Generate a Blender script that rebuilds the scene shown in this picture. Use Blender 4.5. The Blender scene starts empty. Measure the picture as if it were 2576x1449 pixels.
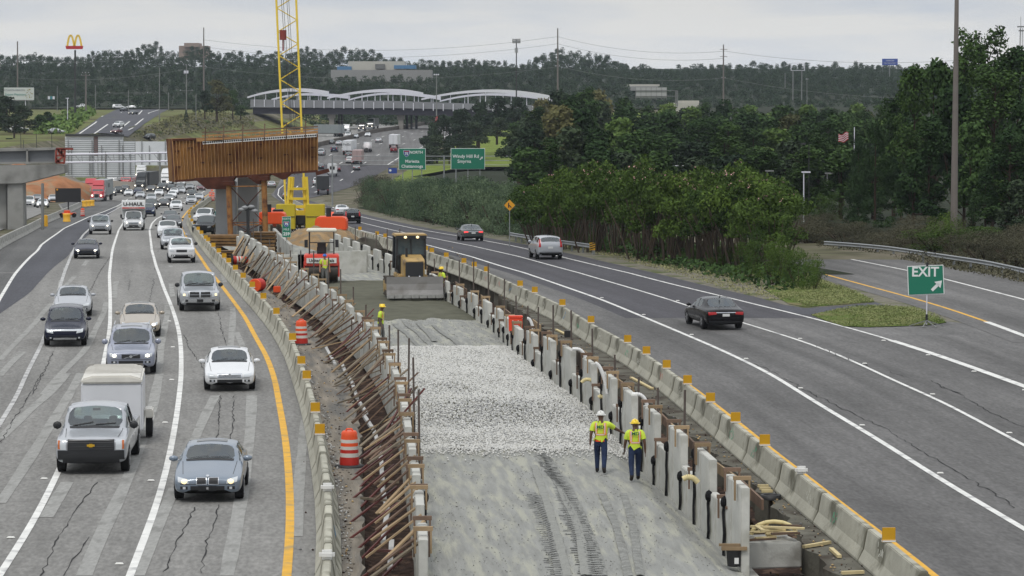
import bpy, bmesh, math, random
import numpy as np
from mathutils import Vector, Matrix
from mathutils.bvhtree import BVHTree
random.seed(7); RNG = np.random.default_rng(7)
PI = math.pi
scene = bpy.context.scene
col = scene.collection
# ---------------------------------------------------------------- camera geometry (photo measured at 2576 px width)
FPX, CX, CY, HOR, CAMZ = 7200.0, 1288.0, 724.5, 250.0, 10.8
PITCH = math.atan((CY-HOR)/FPX)
cp, sp = math.cos(PITCH), math.sin(PITCH)
def interp(x, xs, ys): return float(np.interp(x, xs, ys))
PY = [0,180,230,280,330,400,500,580,650,700,750,800,850,950,1050,1300,1500,3000]
PZ = [0,0,-.9,-2.3,-3.5,-5.1,-7.5,-9.0,-9.5,-8.8,-7.0,-4.8,-3.2,-1.4,-.2,2,3,8]
def prof(Y):
    if Y < 150: return 0.0
    return (interp(Y-25,PY,PZ)+interp(Y,PY,PZ)*2+interp(Y+25,PY,PZ))/4
def ray(px, py):
    u = (px-CX)/FPX; v = (CY-py)/FPX
    return u, cp+v*sp, -sp+v*cp
def P(px, py, d):
    a, b, c = ray(px, py); t = d/b
    return Vector((a*t, d, CAMZ+c*t))
def G(px, py, h=0.0, surf=None):
    a, b, c = ray(px, py); surf = surf or (lambda X, Y: prof(Y))
    f = lambda Y: CAMZ+c*Y/b-surf(a*Y/b, Y)-h
    lo = 45.0
    if f(lo) < 0:
        Y = (CAMZ-h)*b/-c; return Vector((a*Y/b, Y, h))
    Y = lo
    while Y < 3000:
        Yn = Y*1.012
        if f(Yn) < 0:
            lo, hi = Y, Yn
            for _ in range(30):
                m = (lo+hi)/2
                if f(m) < 0: hi = m
                else: lo = m
            return Vector((a*lo/b, lo, surf(a*lo/b, lo)+h))
        Y = Yn
    return Vector((a*2000/b, 2000, surf(a*2000/b, 2000)+h))
def Zc(x0, y0, s, pts): return [((x0+x/s)/1.490683, (y0+y/s)/1.490683) for x, y in pts]
Z1 = lambda pts: Zc(0, 940, 2.6833, pts)
Z2 = lambda pts: Zc(0, 1400, 1.906, pts)
Z3 = lambda pts: Zc(960, 840, 2.5875, pts)
Z4 = lambda pts: Zc(1000, 1300, 1.6844, pts)
Z5 = lambda pts: Zc(1700, 900, 2.415, pts)
Z6 = lambda pts: Zc(2000, 1400, 1.907, pts)
Z7 = lambda pts: Zc(2500, 950, 1.9224, pts)
Z8 = lambda pts: Zc(2700, 1450, 2.0412, pts)
class Line:
    """world line X(Y) traced on the ground"""
    def __init__(s, pts, h=0.0, surf=None):
        w = sorted(((g.y, g.x) for g in (G(x, y, h(y) if callable(h) else h, surf) for x, y in pts)))
        ys = [w[0][0]]; xs = [w[0][1]]
        for y, x in w[1:]:
            if y > ys[-1]+.5: ys.append(y); xs.append(x)
        y0 = ys[0]; sl = (xs[1]-xs[0])/(ys[1]-ys[0])
        if y0 > 50: ys.insert(0, 48.0); xs.insert(0, xs[0]-sl*(y0-48.0))
        s.ys, s.xs = ys, xs
        n = max(3, int((ys[-1]-ys[0])/2)); g = np.linspace(ys[0], ys[-1], n); v = np.interp(g, ys, xs)
        for _ in range(5):
            v[1:-1] = (v[:-2]+2*v[1:-1]+v[2:])/4
        s.g, s.v = g, v
        s.end = ys[-1]
    def __call__(s, Y):
        if Y > s.end: return float(s.v[-1]+(s.v[-1]-s.v[-6])/(s.g[-1]-s.g[-6])*(Y-s.end))
        return float(np.interp(Y, s.g, s.v))
    def ang(s, Y, e=4): return math.atan2(2*e, s(Y+e)-s(Y-e))       # direction of +Y travel
# ---------------------------------------------------------------- object helpers
def tag(o, label=None, cat=None, group=None, kind=None):
    if label: o['label'] = label
    if cat: o['category'] = cat
    if group: o['group'] = group
    if kind: o['kind'] = kind
    return o
def thing(name, label, cat, loc=(0,0,0), rz=0.0, group=None, scale=None, rot=None):
    o = bpy.data.objects.new(name, None); col.objects.link(o); o.empty_display_size = .3
    o.location = loc; o.rotation_euler = rot or (0, 0, rz)
    if scale: o.scale = scale
    return tag(o, label, cat, group)
def dup(root, loc=None, rz=None, label=None, scale=None, group=None):
    r = root.copy(); col.objects.link(r)
    if loc is not None: r.location = loc
    if rz is not None: r.rotation_euler = (0, 0, rz)
    if scale is not None: r.scale = scale
    if label: r['label'] = label
    if group: r['group'] = group
    for ch in list(root.children):
        c = ch.copy(); col.objects.link(c); c.parent = r
        for g in list(ch.children):
            d = g.copy(); col.objects.link(d); d.parent = c
    return r
ORD = 'first second third fourth fifth sixth seventh eighth ninth tenth eleventh twelfth thirteenth fourteenth fifteenth sixteenth seventeenth eighteenth nineteenth'.split()
TENS = {2:'twent',3:'thirt',4:'fort',5:'fift',6:'sixt',7:'sevent',8:'eight',9:'ninet'}
def ordi(n):
    if n == 1: return 'nearest'
    if n < 20: return ORD[n-1]
    if n >= 100: return 'hundred and '+(ordi(n-100) if n > 101 else 'first')
    if n % 10 == 0: return (TENS[n//10]+'ieth') if n < 100 else 'hundredth'
    return TENS[n//10]+'y-'+ORD[n%10-1]
class MB:
    def __init__(s): s.v = []; s.f = []; s.m = []; s.uv = None; s.sm = []
    def add(s, vs, fs, mi=0, sm=False):
        n = len(s.v); s.v += [tuple(v) for v in vs]
        for f in fs: s.f.append(tuple(i+n for i in f)); s.m.append(mi); s.sm.append(sm)
        return s
    def box(s, c, d, mi=0, rz=0.0, mat=None, taper=1.0, rx=0.0, ry=0.0):
        hx, hy, hz = d[0]/2, d[1]/2, d[2]/2
        R = mat or (Matrix.Rotation(rz, 3, 'Z') @ Matrix.Rotation(ry, 3, 'Y') @ Matrix.Rotation(rx, 3, 'X'))
        vs = []
        for z, t in ((-hz, 1), (hz, taper)):
            for x, y in ((-hx,-hy),(hx,-hy),(hx,hy),(-hx,hy)):
                vs.append(R @ Vector((x*t, y*t, z))+Vector(c))
        return s.add(vs, [(3,2,1,0),(4,5,6,7),(0,1,5,4),(1,2,6,5),(2,3,7,6),(3,0,4,7)], mi)
    def bar(s, p, q, w, h=None, mi=0, up=(0,0,1)):
        p, q = Vector(p), Vector(q); d = q-p; L = d.length
        if L < 1e-6: return s
        z = d/L; x = z.cross(Vector(up))
        if x.length < 1e-3: x = z.cross(Vector((0,1,0)))
        x.normalize(); y = z.cross(x); h = h or w
        R = Matrix((x, y, z)).transposed()
        return s.box((p+q)/2, (w, h, L), mi, mat=R)
    def cyl(s, p, q, r0, r1=None, n=12, mi=0, cap=True, sm=True):
        p, q = Vector(p), Vector(q); z = (q-p).normalized(); r1 = r0 if r1 is None else r1
        x = z.orthogonal().normalized(); y = z.cross(x); vs = []
        for c, r in ((p, r0), (q, r1)):
            for i in range(n):
                a = 2*PI*i/n; vs.append(c+(x*math.cos(a)+y*math.sin(a))*r)
        b = len(s.v)
        s.add(vs, [(i, (i+1) % n, n+(i+1) % n, n+i) for i in range(n)], mi, sm)
        if cap: s.add(vs, [tuple(range(n-1, -1, -1)), tuple(range(n, 2*n))], mi)
        return s
    def tube(s, pts, r, n=8, mi=0):
        for a, b in zip(pts[:-1], pts[1:]): s.cyl(a, b, r, r, n, mi, True)
        return s
    def lathe(s, c, prof_, n=20, mi=0, sm=True):
        c = Vector(c); vs = []
        for r, z in prof_:
            for i in range(n):
                a = 2*PI*i/n; vs.append(c+Vector((r*math.cos(a), r*math.sin(a), z)))
        k = len(prof_); fs = []
        for j in range(k-1):
            for i in range(n): fs.append((j*n+i, j*n+(i+1) % n, (j+1)*n+(i+1) % n, (j+1)*n+i))
        s.add(vs, fs, mi, sm); s.add(vs, [tuple(range(n-1,-1,-1)), tuple(range((k-1)*n, k*n))], mi); return s
    def ell(s, c, r, mi=0, nu=12, nv=8, top=1.0, bot=-1.0):
        pr = []
        for j in range(nv+1):
            t = bot+(top-bot)*j/nv; a = math.asin(max(-1, min(1, t))); pr.append((math.cos(a), math.sin(a)))
        n = nu; vs = []
        for rr, z in pr:
            for i in range(n):
                a = 2*PI*i/n; vs.append((c[0]+rr*r[0]*math.cos(a), c[1]+rr*r[1]*math.sin(a), c[2]+z*r[2]))
        fs = [(j*n+i, j*n+(i+1) % n, (j+1)*n+(i+1) % n, (j+1)*n+i) for j in range(nv) for i in range(n)]
        s.add(vs, fs, mi, True); return s
    def prism(s, poly, a, b, axis='x', mi=0):
        """extrude 2D polygon (pairs) along axis between a and b"""
        n = len(poly); vs = []
        for t in (a, b):
            for u, v in poly:
                vs.append({'x': (t, u, v), 'y': (u, t, v), 'z': (u, v, t)}[axis])
        s.add(vs, [tuple(range(n-1,-1,-1)), tuple(range(n, 2*n))]+[(i, (i+1) % n, n+(i+1) % n, n+i) for i in range(n)], mi)
        return s
    def mesh(s, name, mats):
        me = bpy.data.meshes.new(name); me.from_pydata(s.v, [], s.f)
        for m in (mats if isinstance(mats, (list, tuple)) else [mats]): me.materials.append(m)
        me.polygons.foreach_set('material_index', s.m); me.polygons.foreach_set('use_smooth', s.sm)
        if s.uv is not None:
            ul = me.uv_layers.new(name='uv'); arr = []
            for f in s.f:
                for i in f: arr += s.uv[i]
            ul.data.foreach_set('uv', arr)
        me.update(); return me
    def build(s, name, mats, parent=None, bevel=0, fixn=False):
        me = s.mesh(name, mats)
        if bevel or fixn:
            bm = bmesh.new(); bm.from_mesh(me)
            if bevel:
                bmesh.ops.remove_doubles(bm, verts=bm.verts, dist=1e-5)
                bmesh.ops.bevel(bm, geom=[e for e in bm.edges if len(e.link_faces) == 2 and e.calc_face_angle(0) > .5], offset=bevel, segments=2, affect='EDGES', clamp_overlap=True)
            bmesh.ops.recalc_face_normals(bm, faces=bm.faces); bm.to_mesh(me); bm.free()
        o = bpy.data.objects.new(name, me); col.objects.link(o)
        if parent: o.parent = parent
        return o
# ---------------------------------------------------------------- materials
def S(r, g, b, k=1.0):
    f = lambda c: (c/255/12.92 if c/255 <= .04045 else ((c/255+.055)/1.055)**2.4)*k
    return (f(r), f(g), f(b))
MATS = {}
def M(name, rgb, rough=.6, metal=0.0, var=0.0, vs=3.0, bump=0.0, bs=None, coat=0.0, emit=0.0, spec=.5, rnd=0.0, dirt=None, space='obj', stretch=None):
    if name in MATS: return MATS[name]
    m = bpy.data.materials.new(name); m.use_nodes = True; nt = m.node_tree; N = nt.nodes; L = nt.links
    b = N['Principled BSDF']; b.inputs['Roughness'].default_value = rough; b.inputs['Metallic'].default_value = metal
    b.inputs['Base Color'].default_value = (*rgb, 1); b.inputs['Coat Weight'].default_value = coat; b.inputs['Coat Roughness'].default_value = .08
    b.inputs['Specular IOR Level'].default_value = .08 if rough >= .9 else (.25 if rough >= .75 else spec)
    if emit: b.inputs['Emission Color'].default_value = (*rgb, 1); b.inputs['Emission Strength'].default_value = emit
    if var or bump or rnd or dirt:
        if space == 'uv': src = N.new('ShaderNodeUVMap').outputs[0]
        elif space == 'pos': src = N.new('ShaderNodeNewGeometry').outputs['Position']
        else: src = N.new('ShaderNodeTexCoord').outputs['Object']
        if stretch:
            mp = N.new('ShaderNodeMapping'); mp.inputs['Scale'].default_value = stretch; L.new(src, mp.inputs[0]); src = mp.outputs[0]
        def noise(sc, det=5):
            n = N.new('ShaderNodeTexNoise'); n.inputs['Scale'].default_value = sc; n.inputs['Detail'].default_value = det; L.new(src, n.inputs['Vector']); return n.outputs[0]
        n1 = noise(vs)
        cur = None
        if var:
            mr = N.new('ShaderNodeMapRange'); mr.inputs[1].default_value = .3; mr.inputs[2].default_value = .7; mr.inputs[3].default_value = 1-var; mr.inputs[4].default_value = 1+var
            L.new(n1, mr.inputs[0])
            mx = N.new('ShaderNodeVectorMath'); mx.operation = 'SCALE'; mx.inputs[0].default_value = rgb; L.new(mr.outputs[0], mx.inputs['Scale']); cur = mx.outputs[0]
        if dirt:
            dc, amt, dsc = dirt
            mr = N.new('ShaderNodeMapRange'); mr.inputs[1].default_value = .62-amt*.3; mr.inputs[2].default_value = .75-amt*.2
            L.new(noise(dsc, 6), mr.inputs[0]); mix = N.new('ShaderNodeMix'); mix.data_type = 'RGBA'
            L.new(mr.outputs[0], mix.inputs[0])
            if cur: L.new(cur, mix.inputs[6])
            else: mix.inputs[6].default_value = (*rgb, 1)
            mix.inputs[7].default_value = (*dc, 1); cur = mix.outputs[2]
        if rnd:
            oi = N.new('ShaderNodeObjectInfo'); mr = N.new('ShaderNodeMapRange'); mr.inputs[3].default_value = 1-rnd; mr.inputs[4].default_value = 1+rnd; L.new(oi.outputs['Random'], mr.inputs[0])
            mx = N.new('ShaderNodeVectorMath'); mx.operation = 'SCALE'
            if cur: L.new(cur, mx.inputs[0])
            else: mx.inputs[0].default_value = rgb
            L.new(mr.outputs[0], mx.inputs['Scale']); cur = mx.outputs[0]
        if cur: L.new(cur, b.inputs['Base Color'])
        if bump:
            bn = N.new('ShaderNodeBump'); bn.inputs['Strength'].default_value = bump; bn.inputs['Distance'].default_value = .05
            L.new(noise(bs or vs*4, 6), bn.inputs['Height']); L.new(bn.outputs[0], b.inputs['Normal'])
    MATS[name] = m; return m
def asphalt(name, rgb, streak=.12, fine=.22, patch=.15, light=None):
    """road surface: fine aggregate speckle, broad patches, streaks along the lanes (uv = across, along in metres)"""
    m = bpy.data.materials.new(name); m.use_nodes = True; nt = m.node_tree; N = nt.nodes; L = nt.links
    b = N['Principled BSDF']; b.inputs['Roughness'].default_value = .88; b.inputs['Specular IOR Level'].default_value = .22
    uv = N.new('ShaderNodeUVMap').outputs[0]
    def noise(scale, det, sc):
        mp = N.new('ShaderNodeMapping'); mp.inputs['Scale'].default_value = sc; L.new(uv, mp.inputs[0])
        n = N.new('ShaderNodeTexNoise'); n.inputs['Scale'].default_value = scale; n.inputs['Detail'].default_value = det; L.new(mp.outputs[0], n.inputs[0]); return n.outputs[0]
    def rng(x, lo, hi, a, c):
        mr = N.new('ShaderNodeMapRange'); mr.inputs[1].default_value = lo; mr.inputs[2].default_value = hi; mr.inputs[3].default_value = a; mr.inputs[4].default_value = c; L.new(x, mr.inputs[0]); return mr.outputs[0]
    def mul(x, y):
        q = N.new('ShaderNodeMath'); q.operation = 'MULTIPLY'; L.new(x, q.inputs[0]); L.new(y, q.inputs[1]); return q.outputs[0]
    fac = mul(mul(rng(noise(9, 3, (1,.3,1)), .3, .7, 1-fine, 1+fine), rng(noise(1.0, 4, (.9,.012,1)), .3, .7, 1-streak, 1+streak)), rng(noise(.12, 6, (1,.35,1)), .3, .7, 1-patch, 1+patch))
    fac = mul(fac, rng(noise(2.2, 5, (1,.25,1)), .3, .7, 1-fine*.45, 1+fine*.45))
    fac = mul(fac, rng(noise(5.0, 8, (1,.16,1)), .35, .65, 1-fine*.4, 1+fine*.4))
    sc = N.new('ShaderNodeVectorMath'); sc.operation = 'SCALE'; sc.inputs[0].default_value = rgb; L.new(fac, sc.inputs['Scale'])
    L.new(sc.outputs[0], b.inputs['Base Color'])
    bn = N.new('ShaderNodeBump'); bn.inputs['Strength'].default_value = .4; bn.inputs['Distance'].default_value = .02; L.new(noise(12, 4, (1,.3,1)), bn.inputs['Height']); L.new(bn.outputs[0], b.inputs['Normal'])
    MATS[name] = m; return m
def text(body, size, name, mat, parent, loc, rot=(PI/2,0,0), ext=.004, align='CENTER', sx=1.0, bold=0.0):
    cu = bpy.data.curves.new(name, 'FONT'); cu.body = body; cu.size = size; cu.extrude = ext; cu.align_x = align; cu.align_y = 'CENTER'; cu.offset = bold; cu.resolution_u = 3
    t = bpy.data.objects.new(name, cu); col.objects.link(t)
    dg = bpy.context.evaluated_depsgraph_get(); me = bpy.data.meshes.new_from_object(t.evaluated_get(dg)); bpy.data.objects.remove(t); bpy.data.curves.remove(cu)
    me.materials.clear(); me.materials.append(mat)
    o = bpy.data.objects.new(name, me); col.objects.link(o); o.parent = parent; o.location = loc; o.rotation_euler = rot; o.scale = (sx, 1, 1)
    return o
# ---------------------------------------------------------------- camera, sky, sun
cd = bpy.data.cameras.new('camera'); cam = bpy.data.objects.new('camera', cd); col.objects.link(cam); scene.camera = cam
cam.location = (0, 0, CAMZ); cam.rotation_euler = (PI/2-PITCH, 0, 0); cd.lens = 36*FPX/2576; cd.sensor_width = 36; cd.clip_start = 1; cd.clip_end = 8000
scene.view_settings.view_transform = 'Standard'; scene.view_settings.look = 'None'; scene.view_settings.gamma = 1; scene.view_settings.exposure = 0
w = bpy.data.worlds.new('World'); scene.world = w; w.use_nodes = True; nt = w.node_tree; N = nt.nodes; L = nt.links
bg = N['Background']; out = N['World Output']
SUN_EL, SUN_AZ = 58, 200
sky = N.new('ShaderNodeTexSky'); sky.sky_type = 'NISHITA'; sky.sun_disc = False; sky.sun_elevation = math.radians(SUN_EL); sky.sun_rotation = math.radians(SUN_AZ)
L.new(sky.outputs[0], bg.inputs[0]); bg.inputs[1].default_value = .08
tc = N.new('ShaderNodeTexCoord'); sep = N.new('ShaderNodeSeparateXYZ'); L.new(tc.outputs['Generated'], sep.inputs[0])
mp = N.new('ShaderNodeMapping'); mp.inputs['Scale'].default_value = (1, 1, 7.0); L.new(tc.outputs['Generated'], mp.inputs[0])
ns = N.new('ShaderNodeTexNoise'); ns.inputs['Scale'].default_value = 9; ns.inputs['Detail'].default_value = 6; ns.inputs['Roughness'].default_value = .55; ns.inputs['Distortion'].default_value = .3; L.new(mp.outputs[0], ns.inputs[0])
cr = N.new('ShaderNodeValToRGB'); L.new(ns.outputs[0], cr.inputs[0])
cr.color_ramp.elements[0].position = .36; cr.color_ramp.elements[0].color = (*S(192,198,207), 1)
cr.color_ramp.elements[1].position = .62; cr.color_ramp.elements[1].color = (*S(214,214,213), 1)
mr = N.new('ShaderNodeMapRange'); mr.inputs[1].default_value = .06; mr.inputs[2].default_value = .8; mr.inputs[3].default_value = 1.08; mr.inputs[4].default_value = 1.95; L.new(sep.outputs[2], mr.inputs[0])
bg2 = N.new('ShaderNodeBackground'); L.new(cr.outputs[0], bg2.inputs[0]); hb = N.new('ShaderNodeMapRange'); hb.inputs[1].default_value = 0; hb.inputs[2].default_value = .035; hb.inputs[3].default_value = 1.2; hb.inputs[4].default_value = 1.0; L.new(sep.outputs[2], hb.inputs[0]); hm = N.new('ShaderNodeMath'); hm.operation = 'MULTIPLY'; L.new(mr.outputs[0], hm.inputs[0]); L.new(hb.outputs[0], hm.inputs[1]); L.new(hm.outputs[0], bg2.inputs[1])
mxs = N.new('ShaderNodeMixShader'); mxs.inputs[0].default_value = .93; L.new(bg.outputs[0], mxs.inputs[1]); L.new(bg2.outputs[0], mxs.inputs[2]); L.new(mxs.outputs[0], out.inputs[0])
sl = bpy.data.lights.new('sun', 'SUN'); so = bpy.data.objects.new('sun', sl); col.objects.link(so); sl.energy = 1.5; sl.angle = math.radians(14); sl.color = (1, .96, .9)
so.rotation_euler = (math.radians(90-SUN_EL), 0, math.radians(180-SUN_AZ)); so.location = (0, 0, 50)
# ================================================================ lines traced on the ground
YL = Line([(721,1449),(730,1350),(730,1271),(727,1191),(717,1095),(705,1031),(691,952),(671,896),(644,851),(618,800),(583,753),(553,713),(527,683),(493,633),(470,600),(457,575),(455,560),(461,545),(475,528),(507,499),(538,478)])
LB = Line([(327,1449),(352,1383),(380,1312),(404.7,1238),(427.6,1143),(445,1045),(455.8,939),(457,943),(456,880),(450,830),(435,780),(412.5,726),(393,671),(382,631),(376,579),(382,562.6),(393,551),(410,542),(440,522),(475,502),(515,480)])
LA = Line([(0,1446),(21,1414),(63.4,1347.5),(105.6,1273.6),(140.8,1199.6),(251.6,960),(263.8,895.6),(271,863),(277,818),(277.5,755.6),(275,693),(282.5,630.6),(298.5,579),(320,545),(361,514),(430,485),(470,474)])
LC = Line([(0,1066),(45.8,992),(62.5,948),(87.5,900.6),(110,855.6),(150,723),(166,675.6),(185,630.6),(210,590),(250,550),(310,517),(350,500)])
LD = Line([(0,751),(30,700.6),(60,663),(95,630.6),(104,616),(162,574),(222,546.5),(261.5,532.6),(294,518.7),(321.7,501)])
DK = Line([(0,789),(30,788),(75,738),(100,708),(140,668),(170,645.6),(185,625),(231.4,583.5),(270.7,544),(296,521)])
FB = Line([(0,623),(37,603),(106,565),(143.5,548.7),(196.7,523),(208,514)])
LBAR = Line([(820,1449),(830,1314),(826,1250),(818,1163),(806,1099),(786,1003),(776,964),(758,920),(737,856),(696,791),(664,755),(620,710),(575,663),(539,626),(511,596),(490,570),(475,545),(478,530),(495,516),(520,499),(550,477)], h=.81)
RBAR = Line([(2337,1446),(2238,1367),(2130,1278),(2015,1196),(1933,1127),(1847.5,1065),(1792,1015),(1732,971),(1673.8,923),(1629,895.5),(1582,862),(1537.6,840),(1485,815),(1451.6,792.7),(1418,770),(1384.8,753.8),(1340.5,737),(1307,720.5),(1279,709),(1251.6,697),(1223.8,684.5),(1196,673),(1168,663.5),(1140.5,655),(1092,638),(1058,627),(1017,612),(960,596),(898,578),(860,563),(800,533)], h=.81)
R1 = Line([(2576,1331),(2370,1209.5),(2206,1104),(2084,1032),(1989,973),(1946,944),(1816.7,881.5),(1677,822),(1523.7,758),(1382,708),(1262.7,670.5),(1140.5,634),(1017,604),(863,569),(820,558),(760,535),(715,505),(699,490),(702,475),(720,460)])
R2 = Line([(2576,1120.6),(2357.5,1003.7),(2281,972.7),(2235.5,951.4),(2141,906),(2026,860.6),(1872.5,813.5),(1736.5,771.7),(1677,752),(1596,727.4),(1451.6,685.7),(1335,653.8),(1140.5,609.8),(1036,589.5),(916,561.8),(819.7,539),(775,515)])
R3 = Line([(2576,972),(2375,899),(2200.5,843),(2026,796),(1886.6,763),(1677,712),(1557,681.5),(1418,648),(1335,628.8),(1223.8,606.5),(1156.6,594.3),(1036,573.9),(915.9,547),(817,522)])
RY = Line([(2576,845),(2483,810),(2375,773.4),(2200.5,724.5),(2071,689.6),(2000,672)])
RW = Line([(2576,754),(2375,702),(2284,681),(2096,644),(2050,636)])
RG = Line([(2600,712),(2455.7,680),(2375,668),(2267.6,650),(2160,637),(2058,630)], h=0)
def W(ctrl):
    ys = [a for a, b in ctrl]; xs = [b for a, b in ctrl]
    return lambda Y: interp(Y, ys, xs)
fLBAR = LBAR; eB = LBAR.end; xB = LBAR(eB)
def lbar(Y):
    return LBAR(Y) if Y < eB else interp(Y, [eB, 750, 850, 905, 1000, 1060, 1300, 3000], [xB, -63, -58, -53, -48, -41, -25, 60])
eR = RBAR.end; xR = RBAR(eR)
def rbar(Y):
    return RBAR(Y) if Y < eR else interp(Y, [eR, 600, 690, 750, 851, 906, 1001, 1061, 1300, 3000], [xR, -50.5, -56, -60, -57.5, -52.5, -47.5, -40.5, -24.5, 60.5])
def ledge(Y):      # outer edge of the left carriageway
    return FB(Y) if Y < 260 else interp(Y, [260, 400, 500, 600, 750, 900, 1050, 1300, 3000], [FB(260), FB(400) if FB.end > 400 else -70, -79, -87, -84, -79, -72, -52, 20])
def redge(Y):
    if Y < 560: return R3(Y)+1.7
    return interp(Y, [560, 640, 735, 795, 850, 1100, 1300, 3000], [R3(560)+1.7, -38, -33, -29.5, -25, -14, 0, 90])
def smooth(a, b, x):
    t = max(0, min(1, (x-a)/(b-a))); return t*t*(3-2*t)
def lplat(Y): return interp(Y, [45,450,560,620,742,911,1100,1200,1900,2600], [0,-6.5,-5,.6,1.7,5.2,6,7,27,40])
def rplat(Y): return interp(Y, [45,200,300,500,700,800,900,1050,1300,1900,2600], [0,0,-1.5,-3.5,-6,-4.5,0,5.5,8,24,36])
def T(X, Y):
    b = prof(Y)
    if Y > 400:
        e = ledge(Y)-9
        if X < e: b = b+(lplat(Y)-b)*smooth(0, 16, e-X)
    r = redge(Y)+3
    if X > r and Y > 200:
        b = b+(rplat(Y)-b)*smooth(0, 26, X-r)
    if Y > 1150: b = b+(max(lplat(Y), rplat(Y))*.5+.5*(lplat(Y) if X < 0 else rplat(Y))-b)*smooth(1150, 1350, Y)
    if Y < 235:
        l, r2 = lbar(Y)-1.2, rbar(Y)+1.2
        if l-1.5 < X < r2+1.5: b -= 1.15*smooth(235, 215, Y)*smooth(l-1.5, l, X)*smooth(r2+1.5, r2, X)
    return b
mg = M('ground_soil', (.085,.082,.05), .95, var=.35, vs=.35, bump=.5, bs=3, dirt=((.16,.14,.11), .5, .12), space='pos')
mgrass_far = M('dry_grass', S(112,118,72,.75), .95, var=.3, vs=.15, bump=.6, bs=1.2, dirt=(S(90,84,60,.75), .5, .05), space='pos')
ys = list(np.arange(44, 300, 2.5))+list(np.arange(300, 1300, 10))+list(np.arange(1300, 3001, 50))
xs = sorted(set([-900,-700,-520,-420,-340,-280,-240]+list(np.arange(-200, -60, 5))+list(np.arange(-60, 60, 2.0))+list(np.arange(60, 200, 7))+[220,260,320,400,520,700,900]))
mb = MB(); nx = len(xs)
vs = [(x, y, T(x, y)-.07) for y in ys for x in xs]
fs = [(j*nx+i, j*nx+i+1, (j+1)*nx+i+1, (j+1)*nx+i) for j in range(len(ys)-1) for i in range(nx-1)]
mb.add(vs, fs, 0, True); ground = mb.build('ground', mg); tag(ground, kind='structure')
def strip(name, fl, fr, y0, y1, eps, mat, step=3.0, nacross=1, kind='structure', surf=None, skirt=0, disp=None, uvc=None):
    n = max(2, int((y1-y0)/step)+1); mb = MB(); mb.uv = []; surf = surf or (lambda X, Y: prof(Y))
    Ys = np.linspace(y0, y1, n); v = []
    for Y in Ys:
        Y = float(Y); l, r = fl(Y), fr(Y)
        for i in range(nacross+1):
            X = l+(r-l)*i/nacross; z = surf(X, Y)+eps
            if disp: z += disp(X, Y, i/nacross)
            v.append((X, Y, z)); mb.uv.append(((X-(uvc(Y) if uvc else 0)), Y))
    k = nacross+1
    f = [(j*k+i, j*k+i+1, (j+1)*k+i+1, (j+1)*k+i) for j in range(n-1) for i in range(nacross)]
    mb.add(v, f, 0, nacross > 1)
    if skirt:
        for j in range(n-1):
            for i, fl_ in ((0, False), (nacross, True)):
                a, b = v[j*k+i], v[(j+1)*k+i]; q = [a, b, (b[0], b[1], b[2]-skirt), (a[0], a[1], a[2]-skirt)]
                mb.uv += [(p[0], p[2]*3+p[1]) for p in q]; mb.add(q, [(0,1,2,3) if not fl_ else (3,2,1,0)])
    o = mb.build(name, mat)
    return tag(o, kind=kind)
def poly_sheet(name, pts, eps, mat, kind='structure', surf=None):
    w_ = [G(x, y, 0, surf) for x, y in pts]; mb = MB(); mb.uv = [(p.x, p.y) for p in w_]
    mb.add([(p.x, p.y, p.z+eps) for p in w_], [tuple(range(len(w_)))]); o = mb.build(name, mat)
    bm = bmesh.new(); bm.from_mesh(o.data); bmesh.ops.triangulate(bm, faces=bm.faces); bmesh.ops.recalc_face_normals(bm, faces=bm.faces)
    if bm.faces and sum(f.normal.z for f in bm.faces) < 0: bmesh.ops.reverse_faces(bm, faces=bm.faces)
    bm.to_mesh(o.data); bm.free()
    return tag(o, kind=kind)
aL = asphalt('asphalt_grey', S(130,129,126,.84), .14, .2, .13)
aD = asphalt('asphalt_new', S(86,87,93,.7), .12, .16, .1)
aS = asphalt('asphalt_shoulder', S(100,100,99,.76), .2, .2, .2)
aR = asphalt('asphalt_right', S(118,117,116,.6), .24, .2, .24)
aRD = asphalt('asphalt_right_dark', S(90,89,94,.58), .16, .16, .16)
strip('left_highway', lambda Y: ledge(Y)-.3, lambda Y: lbar(Y)+(0 if Y < 260 else .2), 48, 1300, 0, aL, uvc=LB)
strip('left_shoulder_asphalt', lambda Y: ledge(Y), LD, G(0,751).y-30, LD.end-20, .004, aS, uvc=LD)
yk = G(0,789).y
strip('new_asphalt_patch', LD, lambda Y: max(DK(Y), LD(Y)+.05), yk, min(DK.end, LD.end)-2, .008, aD, step=1.2, uvc=LD)
strip('frontage_road', lambda Y: ledge(Y)-60, lambda Y: ledge(Y)-3.5, 250, 545, .01, aL, nacross=2)
strip('right_highway', rbar, lambda Y: redge(Y) if Y > 152 else interp(Y, [48,128,134,152], [80,80,24,redge(152)]), 48, 1300, 0, aR, uvc=R1)
yd = G(1800,800).y
strip('right_dark_asphalt', lambda Y: R1(Y)-(1.0 if Y < 400 else .8), lambda Y: redge(Y)-.05, yd, 760, .004, aRD, uvc=R2)
strip('exit_ramp', lambda Y: RY(Y)-1.3, lambda Y: RG(Y)-.4, 127, 330, .012, aR, uvc=RW)
strip('ramp_gore_asphalt', lambda Y: R3(Y)+1, lambda Y: RG(Y)+1.0, 50, 131, .002, aR, uvc=RW)
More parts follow.
